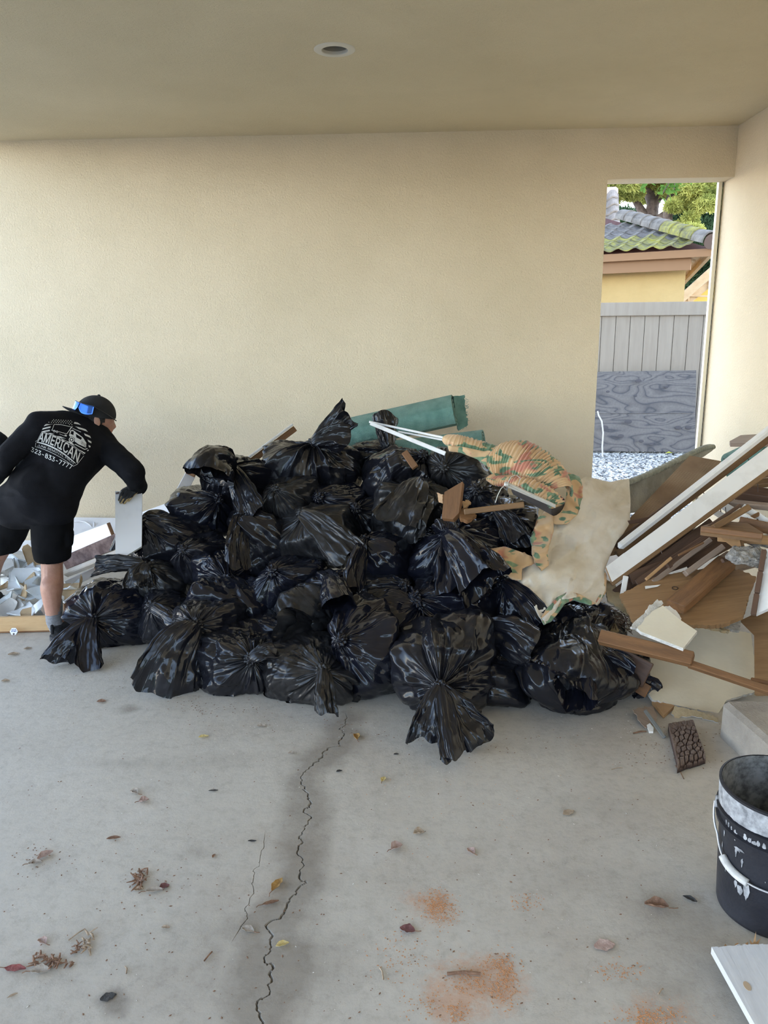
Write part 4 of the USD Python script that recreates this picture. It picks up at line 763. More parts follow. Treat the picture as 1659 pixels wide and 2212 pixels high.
# plywood with ring stain
ply = sheet('plywood_sheet', 'large brown plywood piece with a small ring stain and splintered right edge', 'plywood', jag([(1338, 1284), (1413, 1247), (1500, 1229), (1596, 1230), (1634, 1246), (1618, 1285), (1606, 1330), (1560, 1350), (1440, 1350), (1370, 1345)], 0.8, 4), 0.018, M_plyb, plane=[(1338, 1284, 3.38), (1632, 1246, 3.42), (1480, 1340, 3.16)])
a_, b_, c_ = at(1338, 1284, 3.38), at(1632, 1246, 3.42), at(1480, 1340, 3.16); n_ = norm(np.cross(b_-a_, c_-a_)); n_ = n_ if np.dot(n_, CAM-a_) > 0 else -n_
def on_ply(u, v, o=0.0): d = ray(u, v); return CAM+d*(np.dot(a_-CAM, n_)/np.dot(d, n_))+n_*o
ring = trimesh.creation.annulus(0.0105, 0.0135, 0.002, segments=28); rx_ = norm(np.cross(n_, [0, 0, 1])); obj('ring_stain', frame(ring, on_ply(1458, 1271, 0.0015), rx_, np.cross(n_, rx_), n_), pbr('stain_dark', (0.05, 0.03, 0.02), 0.8), ply if False else None, False, 'small dark ring stuck on the big plywood piece', 'ring')
bq = [on_ply(1569, 1226, .03), on_ply(1458, 1326, .035)]
bm = beam(bq[0], bq[1], 0.085, 0.045, n_, 0.004); me = obj('plank', bm, M_wdr, None, False, 'short thick orange-brown plank lying across the big plywood piece', 'plank'); ex_ = norm(bq[1]-bq[0]); grain(me, np.asarray(bm.vertices), bq[0], ex_, np.cross(n_, ex_), n_)
obj('paper_scrap', cat([grid_mesh(np.array([[on_ply(1393, 1268, .004), on_ply(1427, 1266, .007)], [on_ply(1394, 1274, .004), on_ply(1420, 1269, .004)]]), 0.001)]), M_wht, None, False, 'thin white torn scrap lying on the big plywood piece', 'scrap')
# torn panels between the cream sheet and drywall
M_torn = noisy('torn_panel', (0.36, 0.27, 0.15), (0.52, 0.42, 0.27), 12, 0.9, 0.6, 70)
sheet('torn_panel', 'torn tan panel curling out beside the hem of the cream sheet', 'panel', jag([(1307, 1248), (1328, 1262), (1348, 1296), (1362, 1330), (1335, 1312), (1312, 1294)], 1.2, 6), 0.012, M_torn, o=-0.06)
sheet('torn_panel', 'smooth tan panel standing low beside the shiny-lipped bag', 'panel', [(1286, 1312), (1306, 1300), (1326, 1340), (1338, 1362), (1318, 1372)], 0.01, M_torn, o=-0.02)
fib = []
rf_ = np.random.default_rng(3)
for k in range(70):
    u, v = 1325+rf_.random()*45, 1308+rf_.random()*50; y = ypr(u, v)-0.03; p = at(u, v, y); d = norm(rf_.normal(size=3)*[1, .5, 1])*0.05; fib.append(tube([p, p+d*.5+rf_.normal(size=3)*.006, p+d], 0.0016, 4))
obj('splinter_tuft', cat(fib), M_wdd, None, False, 'tuft of brown wood fibres by the torn tan panel', 'fibres', kind='stuff')
sheet('gypsum_lump', 'broken beige gypsum lump left of the tilted drywall piece', 'gypsum', jag([(1362, 1330), (1392, 1316), (1405, 1325), (1380, 1352), (1352, 1356)], 1.5, 8), 0.03, M_dry, o=-0.03)
# drywall
zb = atz(1480, 1532)
DP = [(1410, 1512, zb[1]+0.02), (1551, 1545, zb[1]-0.04), (1550, 1360, zb[1]+0.42)]
sheet('drywall_sheet', 'large cream drywall sheet leaning behind the red-brown beam', 'drywall', jag([(1387, 1420), (1475, 1344), (1551, 1354), (1622, 1368), (1630, 1430), (1631, 1494), (1570, 1512), (1552, 1540), (1490, 1530), (1410, 1511), (1388, 1480)], 0.7, 12, 6), 0.013, M_dry, plane=DP, edge=M_gyp)
sheet('drywall_scrap', 'torn white drywall scrap above the large sheet', 'drywall', jag([(1482, 1316), (1520, 1318), (1600, 1332), (1590, 1340), (1547, 1348), (1500, 1342), (1470, 1338)], 0.9, 13), 0.012, M_gyp, plane=[(1482, 1316, 3.34), (1600, 1332, 3.30), (1530, 1346, 3.2)], edge=M_gyp)
sheet('drywall_scrap', 'grey gritty corner of drywall under the torn white scrap', 'drywall', jag([(1548, 1346), (1592, 1328), (1601, 1331), (1598, 1362), (1560, 1356)], 0.7, 14), 0.012, noisy('gypsum_grey', (0.28, 0.26, 0.23), (0.45, 0.42, 0.37), 40, 0.95, 0.8, 90), plane=[(1548, 1346, 3.23), (1600, 1330, 3.31), (1598, 1362, 3.2)])
sheet('drywall_scrap', 'rough torn paper band along the top of the large drywall sheet', 'drywall', jag([(1470, 1334), (1505, 1338), (1577, 1360), (1574, 1364), (1530, 1354), (1478, 1343)], 0.8, 15), 0.012, M_torn, plane=[(1470, 1334, 3.2), (1577, 1360, 3.17), (1505, 1346, 3.17)])
sheet('drywall_piece', 'tilted cream drywall piece with a ragged gypsum edge on top of the beam', 'drywall', [(1376, 1356)]+jag([(1376, 1356), (1422, 1305)], 1.0, 16, 5)[1:10]+[(1432, 1308), (1471, 1340), (1506, 1363), (1476, 1400), (1384, 1364)], 0.014, M_dry, plane=[(1376, 1356, 2.97), (1506, 1363, 2.93), (1425, 1308, 3.1)], edge=M_gyp)
sheet('drywall_piece', 'ragged gypsum strip along the left edge of the tilted drywall piece', 'drywall', jag([(1363, 1353), (1420, 1294), (1433, 1303), (1380, 1362)], 1.3, 17), 0.012, M_gyp, plane=[(1363, 1353, 3.0), (1433, 1303, 3.13), (1380, 1362, 2.99)])
sheet('drywall_piece', 'white bent flap behind the tilted drywall piece', 'drywall', jag([(1430, 1312), (1446, 1308), (1460, 1318), (1472, 1336), (1470, 1342)], 0.7, 18), 0.01, M_wht, plane=[(1430, 1312, 3.12), (1446, 1308, 3.14), (1470, 1342, 3.06)])
# the broken beam
bp = [(1296, 1376, 3.02), (1497, 1425, 2.84)]
board('beam', 'red-brown broken beam running down from the bags across the drywall', 'beam', bp[0], bp[1], 31, 0.045, M_wdr, side=norm([-0.1, -0.75, 0.6]))
board('beam', 'thin split remainder of the broken beam reaching the right border', 'beam', (1488, 1434, 2.85), (1700, 1505, 2.72), 15, 0.04, M_wdr, side=norm([-0.1, -0.75, 0.6]))
board('plank', 'small splintered stick lying by the thin beam at the right border', 'stick', (1622, 1467, 2.85), (1690, 1482, 2.8), 9, 0.02, M_wdr)
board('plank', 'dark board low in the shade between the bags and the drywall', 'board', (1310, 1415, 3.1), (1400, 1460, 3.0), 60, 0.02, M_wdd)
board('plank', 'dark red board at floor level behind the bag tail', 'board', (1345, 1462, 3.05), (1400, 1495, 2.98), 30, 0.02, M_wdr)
# right border: brown panel, tile-edged marble panel
sheet('hardboard_panel', 'plain brown wood panel standing at the right border above the step', 'panel', [(1598, 1341), (1700, 1292), (1700, 1500), (1630, 1500), (1629, 1372)], 0.012, M_plyb, plane=[(1630, 1495, 2.98), (1700, 1495, 2.9), (1650, 1330, 3.25)])
M_marb = noisy('marble_white', (0.66, 0.66, 0.66), (0.82, 0.82, 0.82), 5, 0.25, 0.02, 20, lo=0.3, hi=0.55)
mp = thing('marble_panel', 'white marbled tile panel with brown tile edging at the right border', 'panel', at(1660, 1330, 3.2))
obj('marble_face', slab([(1652, 1189, 3.3), (1628, 1328, 3.12), (1700, 1189, 3.25)], [(1655, 1186), (1700, 1180), (1700, 1296), (1632, 1327)], 0.02), M_marb, mp)
for k in range(3):
    f0, f1 = k/3+0.01, (k+1)/3-0.01; q0, q1 = np.array((1651.0, 1187, 3.29)), np.array((1627.0, 1330, 3.11)); a, b = at(*(q0+(q1-q0)*f0)), at(*(q0+(q1-q0)*f1))
    obj('edge_tile', beam(a, b, 0.02, 0.02, (-0.5, -0.8, 0.1), 0.002), M_wdd, mp)
# floor bits on the right
board('metal_strip', 'thin grey metal strip sticking out from under the rightmost bags', 'strip', (1393, 1534, 2.88), (1436, 1594, atz(1436, 1596)[1]), 9, 0.008, pbr('dull_metal', (0.22, 0.23, 0.23), 0.4, metallic=0.6))
sheet('wood_chip', 'flat brown wood piece on the floor under the drywall edge', 'wood', [(1408, 1514), (1427, 1512), (1457, 1524), (1434, 1545)], 0.015, M_wdl, plane=[(1408, 1514, atz(1408, 1514, .02)[1]), (1457, 1524, atz(1457, 1524, .02)[1]), (1434, 1545, atz(1434, 1545, .016)[1])])
def fz(u, v, z): p = atz(u, v, z); return (u, v, p[1])
sheet('paper_strip', 'torn drywall paper strip lying along the floor toward the step', 'paper', jag([(1450, 1541), (1457, 1525), (1500, 1534), (1551, 1551), (1552, 1560), (1500, 1547), (1470, 1549), (1462, 1556)], 0.8, 20), 0.004, M_torn, plane=[fz(1450, 1541, .01), fz(1551, 1555, .01), fz(1457, 1525, .03)], edge=M_wht)
sheet('film_scrap', 'dirty dark film scrap on the floor beside the metal strip', 'scrap', jag([(1366, 1532), (1410, 1524), (1420, 1545), (1418, 1560), (1396, 1572), (1380, 1556)], 1.2, 21), 0.004, M_wdg, plane=[fz(1366, 1532, .03), fz(1418, 1558, .012), fz(1396, 1572, .008)])
sheet('white_chip', 'small white chip on the floor beside the metal strip', 'chip', [(1397, 1566), (1404, 1562), (1412, 1572), (1411, 1580), (1402, 1580)], 0.008, M_wht, plane=[fz(1397, 1566, .012), fz(1412, 1572, .012), fz(1402, 1580, .008)])
# charred block: a plank with deep square cracks
cq = [atz(1441, 1572, .032), atz(1453, 1552, .036), atz(1497, 1555, .04), atz(1525, 1630, .036), atz(1500, 1640, .034), atz(1466, 1652, .032)]
n0 = 70; A_, B_ = np.meshgrid(np.linspace(0, 1, n0), np.linspace(0, 1, int(n0*1.6)))
c00, c10, c11, c01 = atz(1444, 1562, .035), atz(1497, 1554, .04), atz(1525, 1632, .036), atz(1466, 1653, .032)
Q = (c00[None, None]*((1-A_)*(1-B_))[..., None]+c10*(A_*(1-B_))[..., None]+c11*(A_*B_)[..., None]+c01*((1-A_)*B_)[..., None])
rc = np.random.default_rng(8); gxy = np.stack([A_*5.2+0.5*meshkit.fbm(np.stack([A_*3, B_*4, A_*0], -1), 3, 2), B_*8.5+0.5*meshkit.fbm(np.stack([A_*3, B_*4, A_*0+5], -1), 3, 4)], -1)
cp_ = np.array([(i+0.5*(j % 2)+rc.normal()*.16, j+rc.normal()*.22) for i in range(-1, 8) for j in range(-1, 12)]); dd_, ii_ = cKDTree(cp_).query(gxy.reshape(-1, 2), k=2)
edge_ = (dd_[:, 1]-dd_[:, 0]).reshape(A_.shape); crk = np.clip(1-edge_/0.20, 0, 1)*np.clip((A_-0.03)*6+.25*np.sin(B_*9), 0, 1)*np.clip((B_-0.06)*4, 0, 1); ctone = rc.random(len(cp_))[ii_[:, 0]].reshape(A_.shape)
Q[..., 2] += -0.010*crk+0.004*(ctone-.5)+0.004*(meshkit.fbm(np.stack([A_*20, B_*30, A_*0], -1), 3, 6)-.5)-0.012*np.clip((B_-0.9)*10, 0, 1)
Q[..., :2] += (0.012*(meshkit.noise(np.stack([A_*9, B_*2, A_*0], -1), 3)-.5)*np.clip((B_-0.9)*10, 0, 1))[..., None]
Q[..., 2] = np.maximum(Q[..., 2], 0.012)
M_char = mat('charred_wood', {'a': ('attribute', {'attribute': 'crack'}), 's': ('separate_xyz', {}), 'r': ('rgb_ramp', {'ramp': [(0, (0.27, 0.20, 0.165)), (0.4, (0.13, 0.075, 0.055)), (1, (0.02, 0.011, 0.009))]}), 'g': ('geometry', {}), 'n': ('noise_texture', {'scale': 90, 'detail': 4}), 'm': ('mix', {'mix_type': 'multiply', 'fac': 0.7}), 'p': ('principled_bsdf', {'roughness': 0.9})},
  [('a.vector', 's.vector'), ('s.x', 'r.fac'), ('g.position', 'n.vector'), ('r.color', 'm.color1'), ('n.fac', 'm.color2'), ('m.color', 'p.base_color')], surface='p.BSDF')
gm = grid_mesh(Q[:, ::-1], 0.008, True); crk, ctone = crk[:, ::-1], ctone[:, ::-1]
if gm.face_normals[0][2] < 0: gm.faces = gm.faces[:, ::-1]
gm.vertices[len(gm.vertices)//2:, 2] = 0.003
cb = obj('charred_block', gm, M_char, None, False, 'charred wood block with alligator cracks lying on the concrete', 'wood block')
cc = np.clip(crk*0.9+0.35*(1-ctone)*0.6, 0, 1).ravel(); cc = np.r_[cc, cc*0+0.9]; colors(cb, 'crack', np.stack([cc, cc*0, cc*0], 1))
sheet('white_board', 'corner of a white board standing between step and bucket', 'board', [(1659, 1648), (1700, 1600), (1700, 1700), (1647, 1694)], 0.02, M_wht, plane=[(1647, 1694, atz(1647, 1694, .01)[1]), (1700, 1700, atz(1700, 1700, .01)[1]-.02), (1680, 1620, atz(1647, 1694)[1]+0.12)])
# board in the right corner of the foreground
fbz = 0.055
FBo = jag([(1537, 2045), (1600, 2041), (1700, 2037)], 1.0, 30, 5)
ol = [(1537, 2045)]+[q for q in FBo if q[1] < 2049 and q[0] > 1538 and q[0] < 1699]+[(1780, 2034), (1780, 2300), (1640, 2230)]
M_whtg = wood('white_pine', (0.54, 0.54, 0.55), (0.66, 0.66, 0.67), rough=0.5)
fb = thing('painted_board', 'white painted pine board with splintered end in the near right corner', 'board', atz(1640, 2150))
s_ = slab([fz(1537, 2045, fbz), fz(1700, 2037, fbz), fz(1640, 2230, fbz)], ol, 0.02)
me = obj('board', s_, M_whtg, fb); grain(me, np.asarray(s_.vertices), atz(1537, 2045), norm(atz(1640, 2230)-atz(1537, 2045)), np.array([1, 0, 0]), np.array([0, 0, 1]))
kn = trimesh.creation.cylinder(0.011, 0.0012, sections=20); kn.vertices = kn.vertices*[0.7, 1.2, 1]+atz(1614, 2130, fbz+.0004); obj('knot', kn, pbr('pine_knot', (0.45, 0.33, 0.22), 0.6), fb)
for (u, v, du, dv2) in ((1629, 2040, 4, -28), (1634, 2040, 10, -14), (1625, 2041, -6, -12), (1612, 2042, 4, -8), (1590, 2043, 5, -7), (1568, 2044, -2, -6)):
    p = atz(u, v, fbz-.01); q = at(u+du, v+dv2, p[1]+0.01); w = RGT*0.004; obj('splinter', tm([p-w, p+w, q, p+(0, .006, 0)], [[0, 1, 2], [1, 3, 2], [3, 0, 2]]), M_wdl, fb)
obj('support', bx(*sorted((atz(1620, 2100)[0], atz(1780, 2100)[0])), 1.25, 1.42, 0, fbz-0.021), M_wdl, fb)

# ================================================================== FABRIC, CARPET AND STICKS ON THE PILE
M_sheet = noisy('cream_cloth', (0.56, 0.46, 0.31), (0.76, 0.69, 0.58), 3.2, 0.9, 0.12, 160, detail=4, lo=0.3, hi=0.6, extra={'sheen_weight': 0.2})
M_floral = mat('floral_cloth', {'g': ('geometry', {}), 'n1': ('noise_texture', {'scale': 7.5, 'detail': 1.5, 'distortion': 1.6}), 'n2': ('noise_texture', {'scale': 6.2, 'detail': 1.5, 'distortion': 1.2}), 'm2': ('mapping', {'location': (9, 4, 2)}), 'm1': ('mapping', {'scale': (1.0, 1.0, 2.0), 'rotation': (0.4, 0.3, 0.9)}),
  'r1': ('rgb_ramp', {'ramp': [(0.50, (0, 0, 0)), (0.54, (1, 1, 1))]}), 'r2': ('rgb_ramp', {'ramp': [(0.54, (0, 0, 0)), (0.60, (1, 1, 1))]}), 'c0': ('mix', {'color1': (0.66, 0.44, 0.24), 'color2': (0.55, 0.24, 0.16)}), 'n3': ('noise_texture', {'scale': 26, 'detail': 2}), 'gr': ('rgb_ramp', {'ramp': [(0.35, (0.10, 0.19, 0.11)), (0.65, (0.24, 0.34, 0.20))]}), 'c1': ('mix', {}), 'p': ('principled_bsdf', {'roughness': 0.85, 'sheen_weight': 0.2})},
  [('g.position', 'm1.vector'), ('m1.vector', 'n1.vector'), ('g.position', 'm2.vector'), ('m2.vector', 'n2.vector'), ('g.position', 'n3.vector'), ('n1.fac', 'r1.fac'), ('n2.fac', 'r2.fac'), ('r2.color', 'c0.fac'), ('c0.color', 'c1.color1'), ('n3.fac', 'gr.fac'), ('gr.color', 'c1.color2'), ('r1.color', 'c1.fac'), ('c1.color', 'p.base_color')], surface='p.BSDF')
def drape(outline, off, amp, seed, step=4.5, thick=0.004, fold=(0.035, 0.012), ang=0.9, tilt=0.0, edge=0.0, yfun=None):
    """cloth lying over the pile's slope inside a measured outline, with folds running along one direction"""
    pg = Polygon(outline).buffer(0); x0, y0, x1, y1 = pg.bounds; rr = np.random.default_rng(seed)
    L = pg.exterior; n = int(L.length/step); B = np.array([L.interpolate(k*L.length/n).coords[0] for k in range(n)])
    gx, gy = np.meshgrid(np.arange(x0, x1, step), np.arange(y0, y1, step)); G = np.stack([gx.ravel(), gy.ravel()], 1); G[:, 0] += (np.indices(gx.shape)[0].ravel() % 2)*step/2
    inn = pg.buffer(-step*0.55); from_ = np.array([inn.contains(Point(*q)) for q in G]); P = np.vstack([B, G[from_]])
    T = Delaunay(P).simplices; cen = P[T].mean(1); T = T[[pg.contains(Point(*q)) for q in cen]]
    ca, sa = math.cos(ang), math.sin(ang); q = np.stack([(P[:, 0]*ca+P[:, 1]*sa)*fold[0], (-P[:, 0]*sa+P[:, 1]*ca)*fold[1], np.zeros(len(P))], 1)
    w = 1-2*np.abs(meshkit.noise(q+meshkit.fbm(P_ := np.column_stack([P*0.012, P[:, 0]*0]), 2, seed)[:, None]*1.2, seed)-0.5); w2 = meshkit.fbm(np.column_stack([P*0.05, P[:, 0]*0]), 3, seed+3)-0.5
    q3 = 1-2*np.abs(meshkit.noise(np.column_stack([P*0.055, P[:, 0]*0]), seed+7)-.5)
    dist = np.array([L.distance(Point(*p)) for p in P])
    qx, qy = P[:, 0]*ca+P[:, 1]*sa+2000, -P[:, 0]*sa+P[:, 1]*ca+2000; Rg = lambda sx, sy, s_: crumple(qx-qx.min(), qy-qy.min(), sx, sy, 900.0, seed+s_)
    cA, cB = Rg(24, 58, 31), Rg(11, 24, 32)
    Y = np.array([(yfun or ypile)(u, v) for u, v in P])+off-amp*(w-0.5)*1.25-amp*0.5*w2-amp*np.minimum(1, dist/6)*(0.26*cA+0.15*cB)+edge*np.exp(-dist/8)
    V = np.array([at(u, v, y) for (u, v), y in zip(P, Y)]); V[:, 2] = np.maximum(V[:, 2], 0.01)
    a, b, c = V[T[:, 0]], V[T[:, 1]], V[T[:, 2]]; nn = np.cross(b-a, c-a); flip = (nn*(CAM-a)).sum(1) < 0; T[flip] = T[flip][:, ::-1]
    m_ = tm(V, T); nv = np.array(m_.vertex_normals); N = len(V)
    e = np.sort(m_.edges, 1); u_, ix, ct = np.unique(e, axis=0, return_index=True, return_counts=True); be = m_.edges[ix[ct == 1]]
    F = np.vstack([T, T[:, ::-1]+N, np.stack([be[:, 1], be[:, 0], be[:, 0]+N], 1), np.stack([be[:, 1], be[:, 0]+N, be[:, 1]+N], 1)])
    return tm(np.vstack([V, V-nv*thick]), F)
cs_ = thing('cream_sheet', 'stained cream cloth with floral hems spread over the right of the pile', 'cloth', at(1230, 1300, ypile(1230, 1300)))
obj('cloth', drape([(1240, 1046), (1265, 1029), (1300, 1037), (1318, 1041), (1340, 1036), (1359, 1034), (1362, 1080), (1361, 1130), (1345, 1155), (1333, 1168), (1318, 1200), (1306, 1232), (1308, 1275), (1291, 1306), (1243, 1290), (1212, 1298), (1190, 1340), (1174, 1350), (1160, 1322), (1138, 1284), (1105, 1255), (1081, 1236), (1123, 1222), (1150, 1215), (1180, 1225), (1185, 1170), (1200, 1130), (1240, 1112), (1250, 1075)], -0.10, 0.05, 5, fold=(0.020, 0.007), ang=0.9, step=3.6), M_sheet, cs_, True)
obj('hem', drape([(1048, 1198), (1060, 1185), (1090, 1180), (1125, 1192), (1152, 1203), (1158, 1216), (1128, 1226), (1125, 1252), (1105, 1248), (1085, 1232), (1065, 1218)], -0.135, 0.04, 6, fold=(0.06, 0.02), ang=0.5, thick=0.01), M_floral, cs_, True)
obj('hem', drape([(1160, 1122), (1176, 1104), (1192, 1100), (1196, 1130), (1188, 1170), (1183, 1195), (1186, 1222), (1170, 1232), (1156, 1215), (1148, 1196), (1148, 1160)], -0.15, 0.04, 7, fold=(0.05, 0.02), ang=1.3, thick=0.01), M_floral, cs_, True)
obj('hem', drape([(1208, 1034), (1228, 1020), (1252, 1030), (1260, 1050), (1256, 1080), (1248, 1112), (1226, 1130), (1196, 1130), (1186, 1112), (1205, 1096), (1222, 1078), (1224, 1054)], -0.145, 0.04, 8, fold=(0.05, 0.02), ang=-0.6, thick=0.01), M_floral, cs_, True)
obj('hem', drape([(1168, 1334), (1185, 1312), (1205, 1290), (1230, 1278), (1258, 1286), (1288, 1304), (1275, 1307), (1240, 1294), (1216, 1304), (1198, 1332), (1176, 1351)], -0.125, 0.03, 9, fold=(0.05, 0.02), ang=0.2, thick=0.008), M_floral, cs_, True)
obj('hem', drape([(1304, 1230), (1311, 1240), (1309, 1280), (1292, 1308), (1286, 1302), (1301, 1275)], -0.11, 0.008, 10, thick=0.006), M_floral, cs_, True)
# ruffled valance
def ruff(path, rads, nrip, amp, seed, squash=1.0, arc=2*PI, n=40, m=150, start=0.0):
    path = np.asarray(path, float); t = np.linspace(0, 1, m); s = np.linspace(0, 1, len(path)); C = CubicSpline(s, path)(t); Rr = np.interp(t, s, rads)
    tg = np.gradient(C, axis=0); tg /= np.linalg.norm(tg, axis=1)[:, None]; up = np.array([0, -0.35, 0.94]); sd = np.cross(tg, up); sd /= np.linalg.norm(sd, axis=1)[:, None]; u2 = np.cross(sd, tg)
    a = start+np.linspace(0, arc, n+1); rr = np.random.default_rng(seed); ph = 2*PI*nrip*t+1.5*meshkit.fbm(np.stack([t*9, t*0, t*0], 1), 3, seed)*6
    rip = (np.sin(ph)*0.7+0.3*np.sin(2.3*ph+1)); V = np.zeros((m, n+1, 3))
    for i in range(m):
        k = Rr[i]*(1+amp*rip[i]*(0.7+0.3*np.sin(a*2+i*.05)))+Rr[i]*0.10*(meshkit.noise(np.stack([np.cos(a)*2+i*.06, np.sin(a)*2, a*0+seed], 1), seed)-.5)
        V[i] = C[i]+np.outer(np.cos(a)*k, sd[i])+np.outer(np.sin(a)*k*squash, u2[i])
    return grid_mesh(V)
vl = thing('valance', 'rolled floral window valance with gathered pleats on top of the pile', 'valance', at(1080, 1000, 4.1))
obj('sleeve', ruff([at(968, 948, 4.05), at(985, 955, 4.0), at(1020, 965, 4.0), at(1060, 978, 3.98), at(1092, 990, 3.95)], [0.03, 0.050, 0.055, 0.052, 0.05], 20, 0.09, 3, 0.75), M_floral, vl, True)
obj('pleated_body', ruff([at(1072, 1005, 3.92), at(1095, 1000, 3.88), at(1125, 1005, 3.84), at(1160, 1022, 3.8), at(1190, 1048, 3.75), at(1208, 1072, 3.7)], [0.07, 0.11, 0.115, 0.115, 0.10, 0.07], 30, 0.12, 5, 0.95, arc=1.25*PI, start=-0.15*PI), M_floral, vl, True)
obj('frill', ruff([at(1064, 1030, 3.76), at(1082, 1038, 3.72), at(1110, 1040, 3.68), at(1145, 1048, 3.64), at(1180, 1066, 3.6), at(1205, 1092, 3.56)], [0.035, 0.038, 0.038, 0.04, 0.045, 0.04], 26, 0.3, 8, 0.55), M_floral, vl, True)
obj('flap', drape([(966, 962), (1000, 965), (1045, 975), (1080, 968), (1105, 975), (1090, 990), (1062, 1008), (1055, 1010), (1030, 992), (995, 978), (970, 975)], -0.12, 0.02, 12, fold=(0.05, 0.02), ang=1.2, thick=0.006, yfun=lambda u, v: 4.05), M_floral, vl, True)
obj('lining', tube([at(1120, 1050, 3.9), at(1160, 1066, 3.8), at(1205, 1095, 3.7)], [0.05, 0.06, 0.05], 14), pbr('lining_dark', (0.05, 0.04, 0.035), 0.9), vl, True)
M_metal = pbr('curtain_metal', (0.62, 0.60, 0.55), 0.35, metallic=0.5)
rd = thing('curtain_rod', 'pair of thin white curtain rods sticking out of the floral valance', 'curtain rod', at(1095, 1048, 3.5))
for o in (0, 6): obj('rod', beam(at(1092, 1042+o, 3.50), at(1200, 1092+o*.5, 3.52), 0.011, 0.008, (0, -.7, .7), .002), M_metal, rd)
obj('rod_tip', rbox(0.022, 0.02, 0.02, 0.005).apply_translation(at(1094, 1046, 3.49)), M_metal, rd)
obj('cord', tube([at(1092, 1046, 3.49), at(1082, 1056, 3.48), at(1075, 1070, 3.47), at(1070, 1086, 3.46)], 0.0022, 6), M_metal, rd, True)
obj('cord', tube([at(1098, 1042, 3.49), at(1104, 1030, 3.48), at(1114, 1026, 3.5), at(1124, 1032, 3.5), at(1120, 1046, 3.48)], 0.0016, 6), M_metal, rd, True)
# grey quilt edge to the right of the sheet
M_quilt = noisy('grey_quilt', (0.24, 0.22, 0.18), (0.40, 0.37, 0.31), 5, 0.95, 0.4, 80)
yq = lambda u, v: np.interp(u, [1340, 1440, 1545], [4.28, 4.66, 4.92])
ql = thing('padded_cover', 'greyish padded cover with ruffled rim sagging before the doorway gravel', 'cover', at(1440, 1060, 4.3))
obj('cloth', drape([(1345, 1046), (1375, 1034), (1421, 1013), (1460, 994), (1493, 978), (1520, 966), (1540, 962), (1541, 972), (1518, 988), (1493, 994), (1448, 1032), (1420, 1072), (1388, 1104), (1345, 1112)], 0.0, 0.02, 15, fold=(0.02, 0.03), ang=-0.5, thick=0.012, yfun=yq), M_quilt, ql, True)
obj('rim', ruff([at(u, v, yq(u, v)-.01) for u, v in ((1345, 1046), (1375, 1035), (1421, 1015), (1460, 996), (1493, 980), (1520, 968), (1540, 965))], [.018]*7, 30, 0.25, 16, 0.8), noisy('rim_green', (0.22, 0.22, 0.17), (0.36, 0.35, 0.28), 14, .95, .3), ql, True)
# carpet rolls by the wall, sticks
swirl(at(700, 950, 5.22), at(983, 888, 5.1), 0.124, 1, 'carpet_roll', 'thick teal carpet roll leaning on the back wall, uppermost')
swirl(at(760, 987, 4.93), at(1045, 954, 4.76), 0.084, 2, 'carpet_roll', 'thinner teal carpet roll in front of the thick one by the back wall')
fr_ = [];
for k in range(60):
    p = at(1003+rf_.normal()*3, 858+66*rf_.random(), 5.12); fr_.append(tube([p, p+rf_.normal(size=3)*.008+[.012, 0, 0]], 0.0012, 4))
obj('carpet_flap', sheet_ := slab([(983, 855, 5.12), (1001, 853, 5.14), (1010, 922, 5.12)], jag([(980, 856), (1003, 853), (1005, 880), (1011, 918), (992, 930), (984, 900)], 1.0, 33), 0.02), M_teal, None, False, 'loose frayed carpet flap at the end of the thick teal roll', 'carpet flap')
obj('carpet_fray', cat(fr_), M_teal, None, False, 'frayed threads on the loose carpet flap', 'threads', kind='stuff')
board('batten', 'white-edged brown batten sticking up left of the topmost bag', 'batten', (637, 926, 4.95), (530, 1006, 4.75), 13, 0.03, M_wdr)
board('batten', 'white painted edge strip on the tall batten', 'strip', (632, 917, 4.94), (525, 997, 4.74), 5, 0.031, M_wht)
rdB = lambda a, b, w, l: board('rod', l, 'rod', a, b, w, 0.006, M_wht)
rdB((797, 911, 4.75), (970, 948, 4.35), 5, 'upper white blind rod running behind the upright film spout')
rdB((860, 932, 4.62), (975, 954, 4.33), 4, 'second thin white blind rod just below the upper one')
rdB((800, 914, 4.7), (962, 980, 4.2), 9, 'flat white slat diverging downward from the blind rods')
board('stud_offcut', 'small reddish wood chip with a broken end on the grey-sheen bag', 'wood chip', (874, 977, 4.01), (897, 1010, 3.93), 15, 0.02, M_wdr)
sheet('splintered_block', 'upright broken brown plank end standing among the bags', 'plank', [(954, 1119), (960, 1063), (999, 1040), (993, 1090), (991, 1108), (978, 1122)], 0.03, M_wdr, plane=[(954, 1119, 3.42), (960, 1062, 3.5), (999, 1040, 3.5)])
board('plank', 'flat splintered brown lath beside the upright plank end', 'lath', (1002, 1106, 3.42), (1131, 1090, 3.46), 13, 0.025, M_wd)
sheet('wood_splinter', 'jagged pale splinter left of the upright plank end', 'splinter', jag([(943, 1064), (957, 1068), (956, 1088), (948, 1085)], 1.0, 40), 0.012, M_wdl, plane=[(943, 1064, 3.55), (957, 1068, 3.52), (956, 1088, 3.5)])
sheet('wood_splinter', 'broken red-brown chunk right of the upright plank end', 'splinter', jag([(992, 1108), (1000, 1096), (1022, 1102), (1030, 1112), (1012, 1124), (996, 1120)], 1.2, 41), 0.02, M_wdr, plane=[(992, 1108, 3.42), (1030, 1112, 3.42), (1012, 1124, 3.38)])
sheet('wood_splinter', 'fibrous pale splinter above the red-brown chunk', 'splinter', jag([(996, 1084), (1012, 1080), (1018, 1086), (1002, 1096)], 1.2, 42), 0.012, M_wdl, plane=[(996, 1084, 3.48), (1018, 1086, 3.48), (1002, 1096, 3.45)])

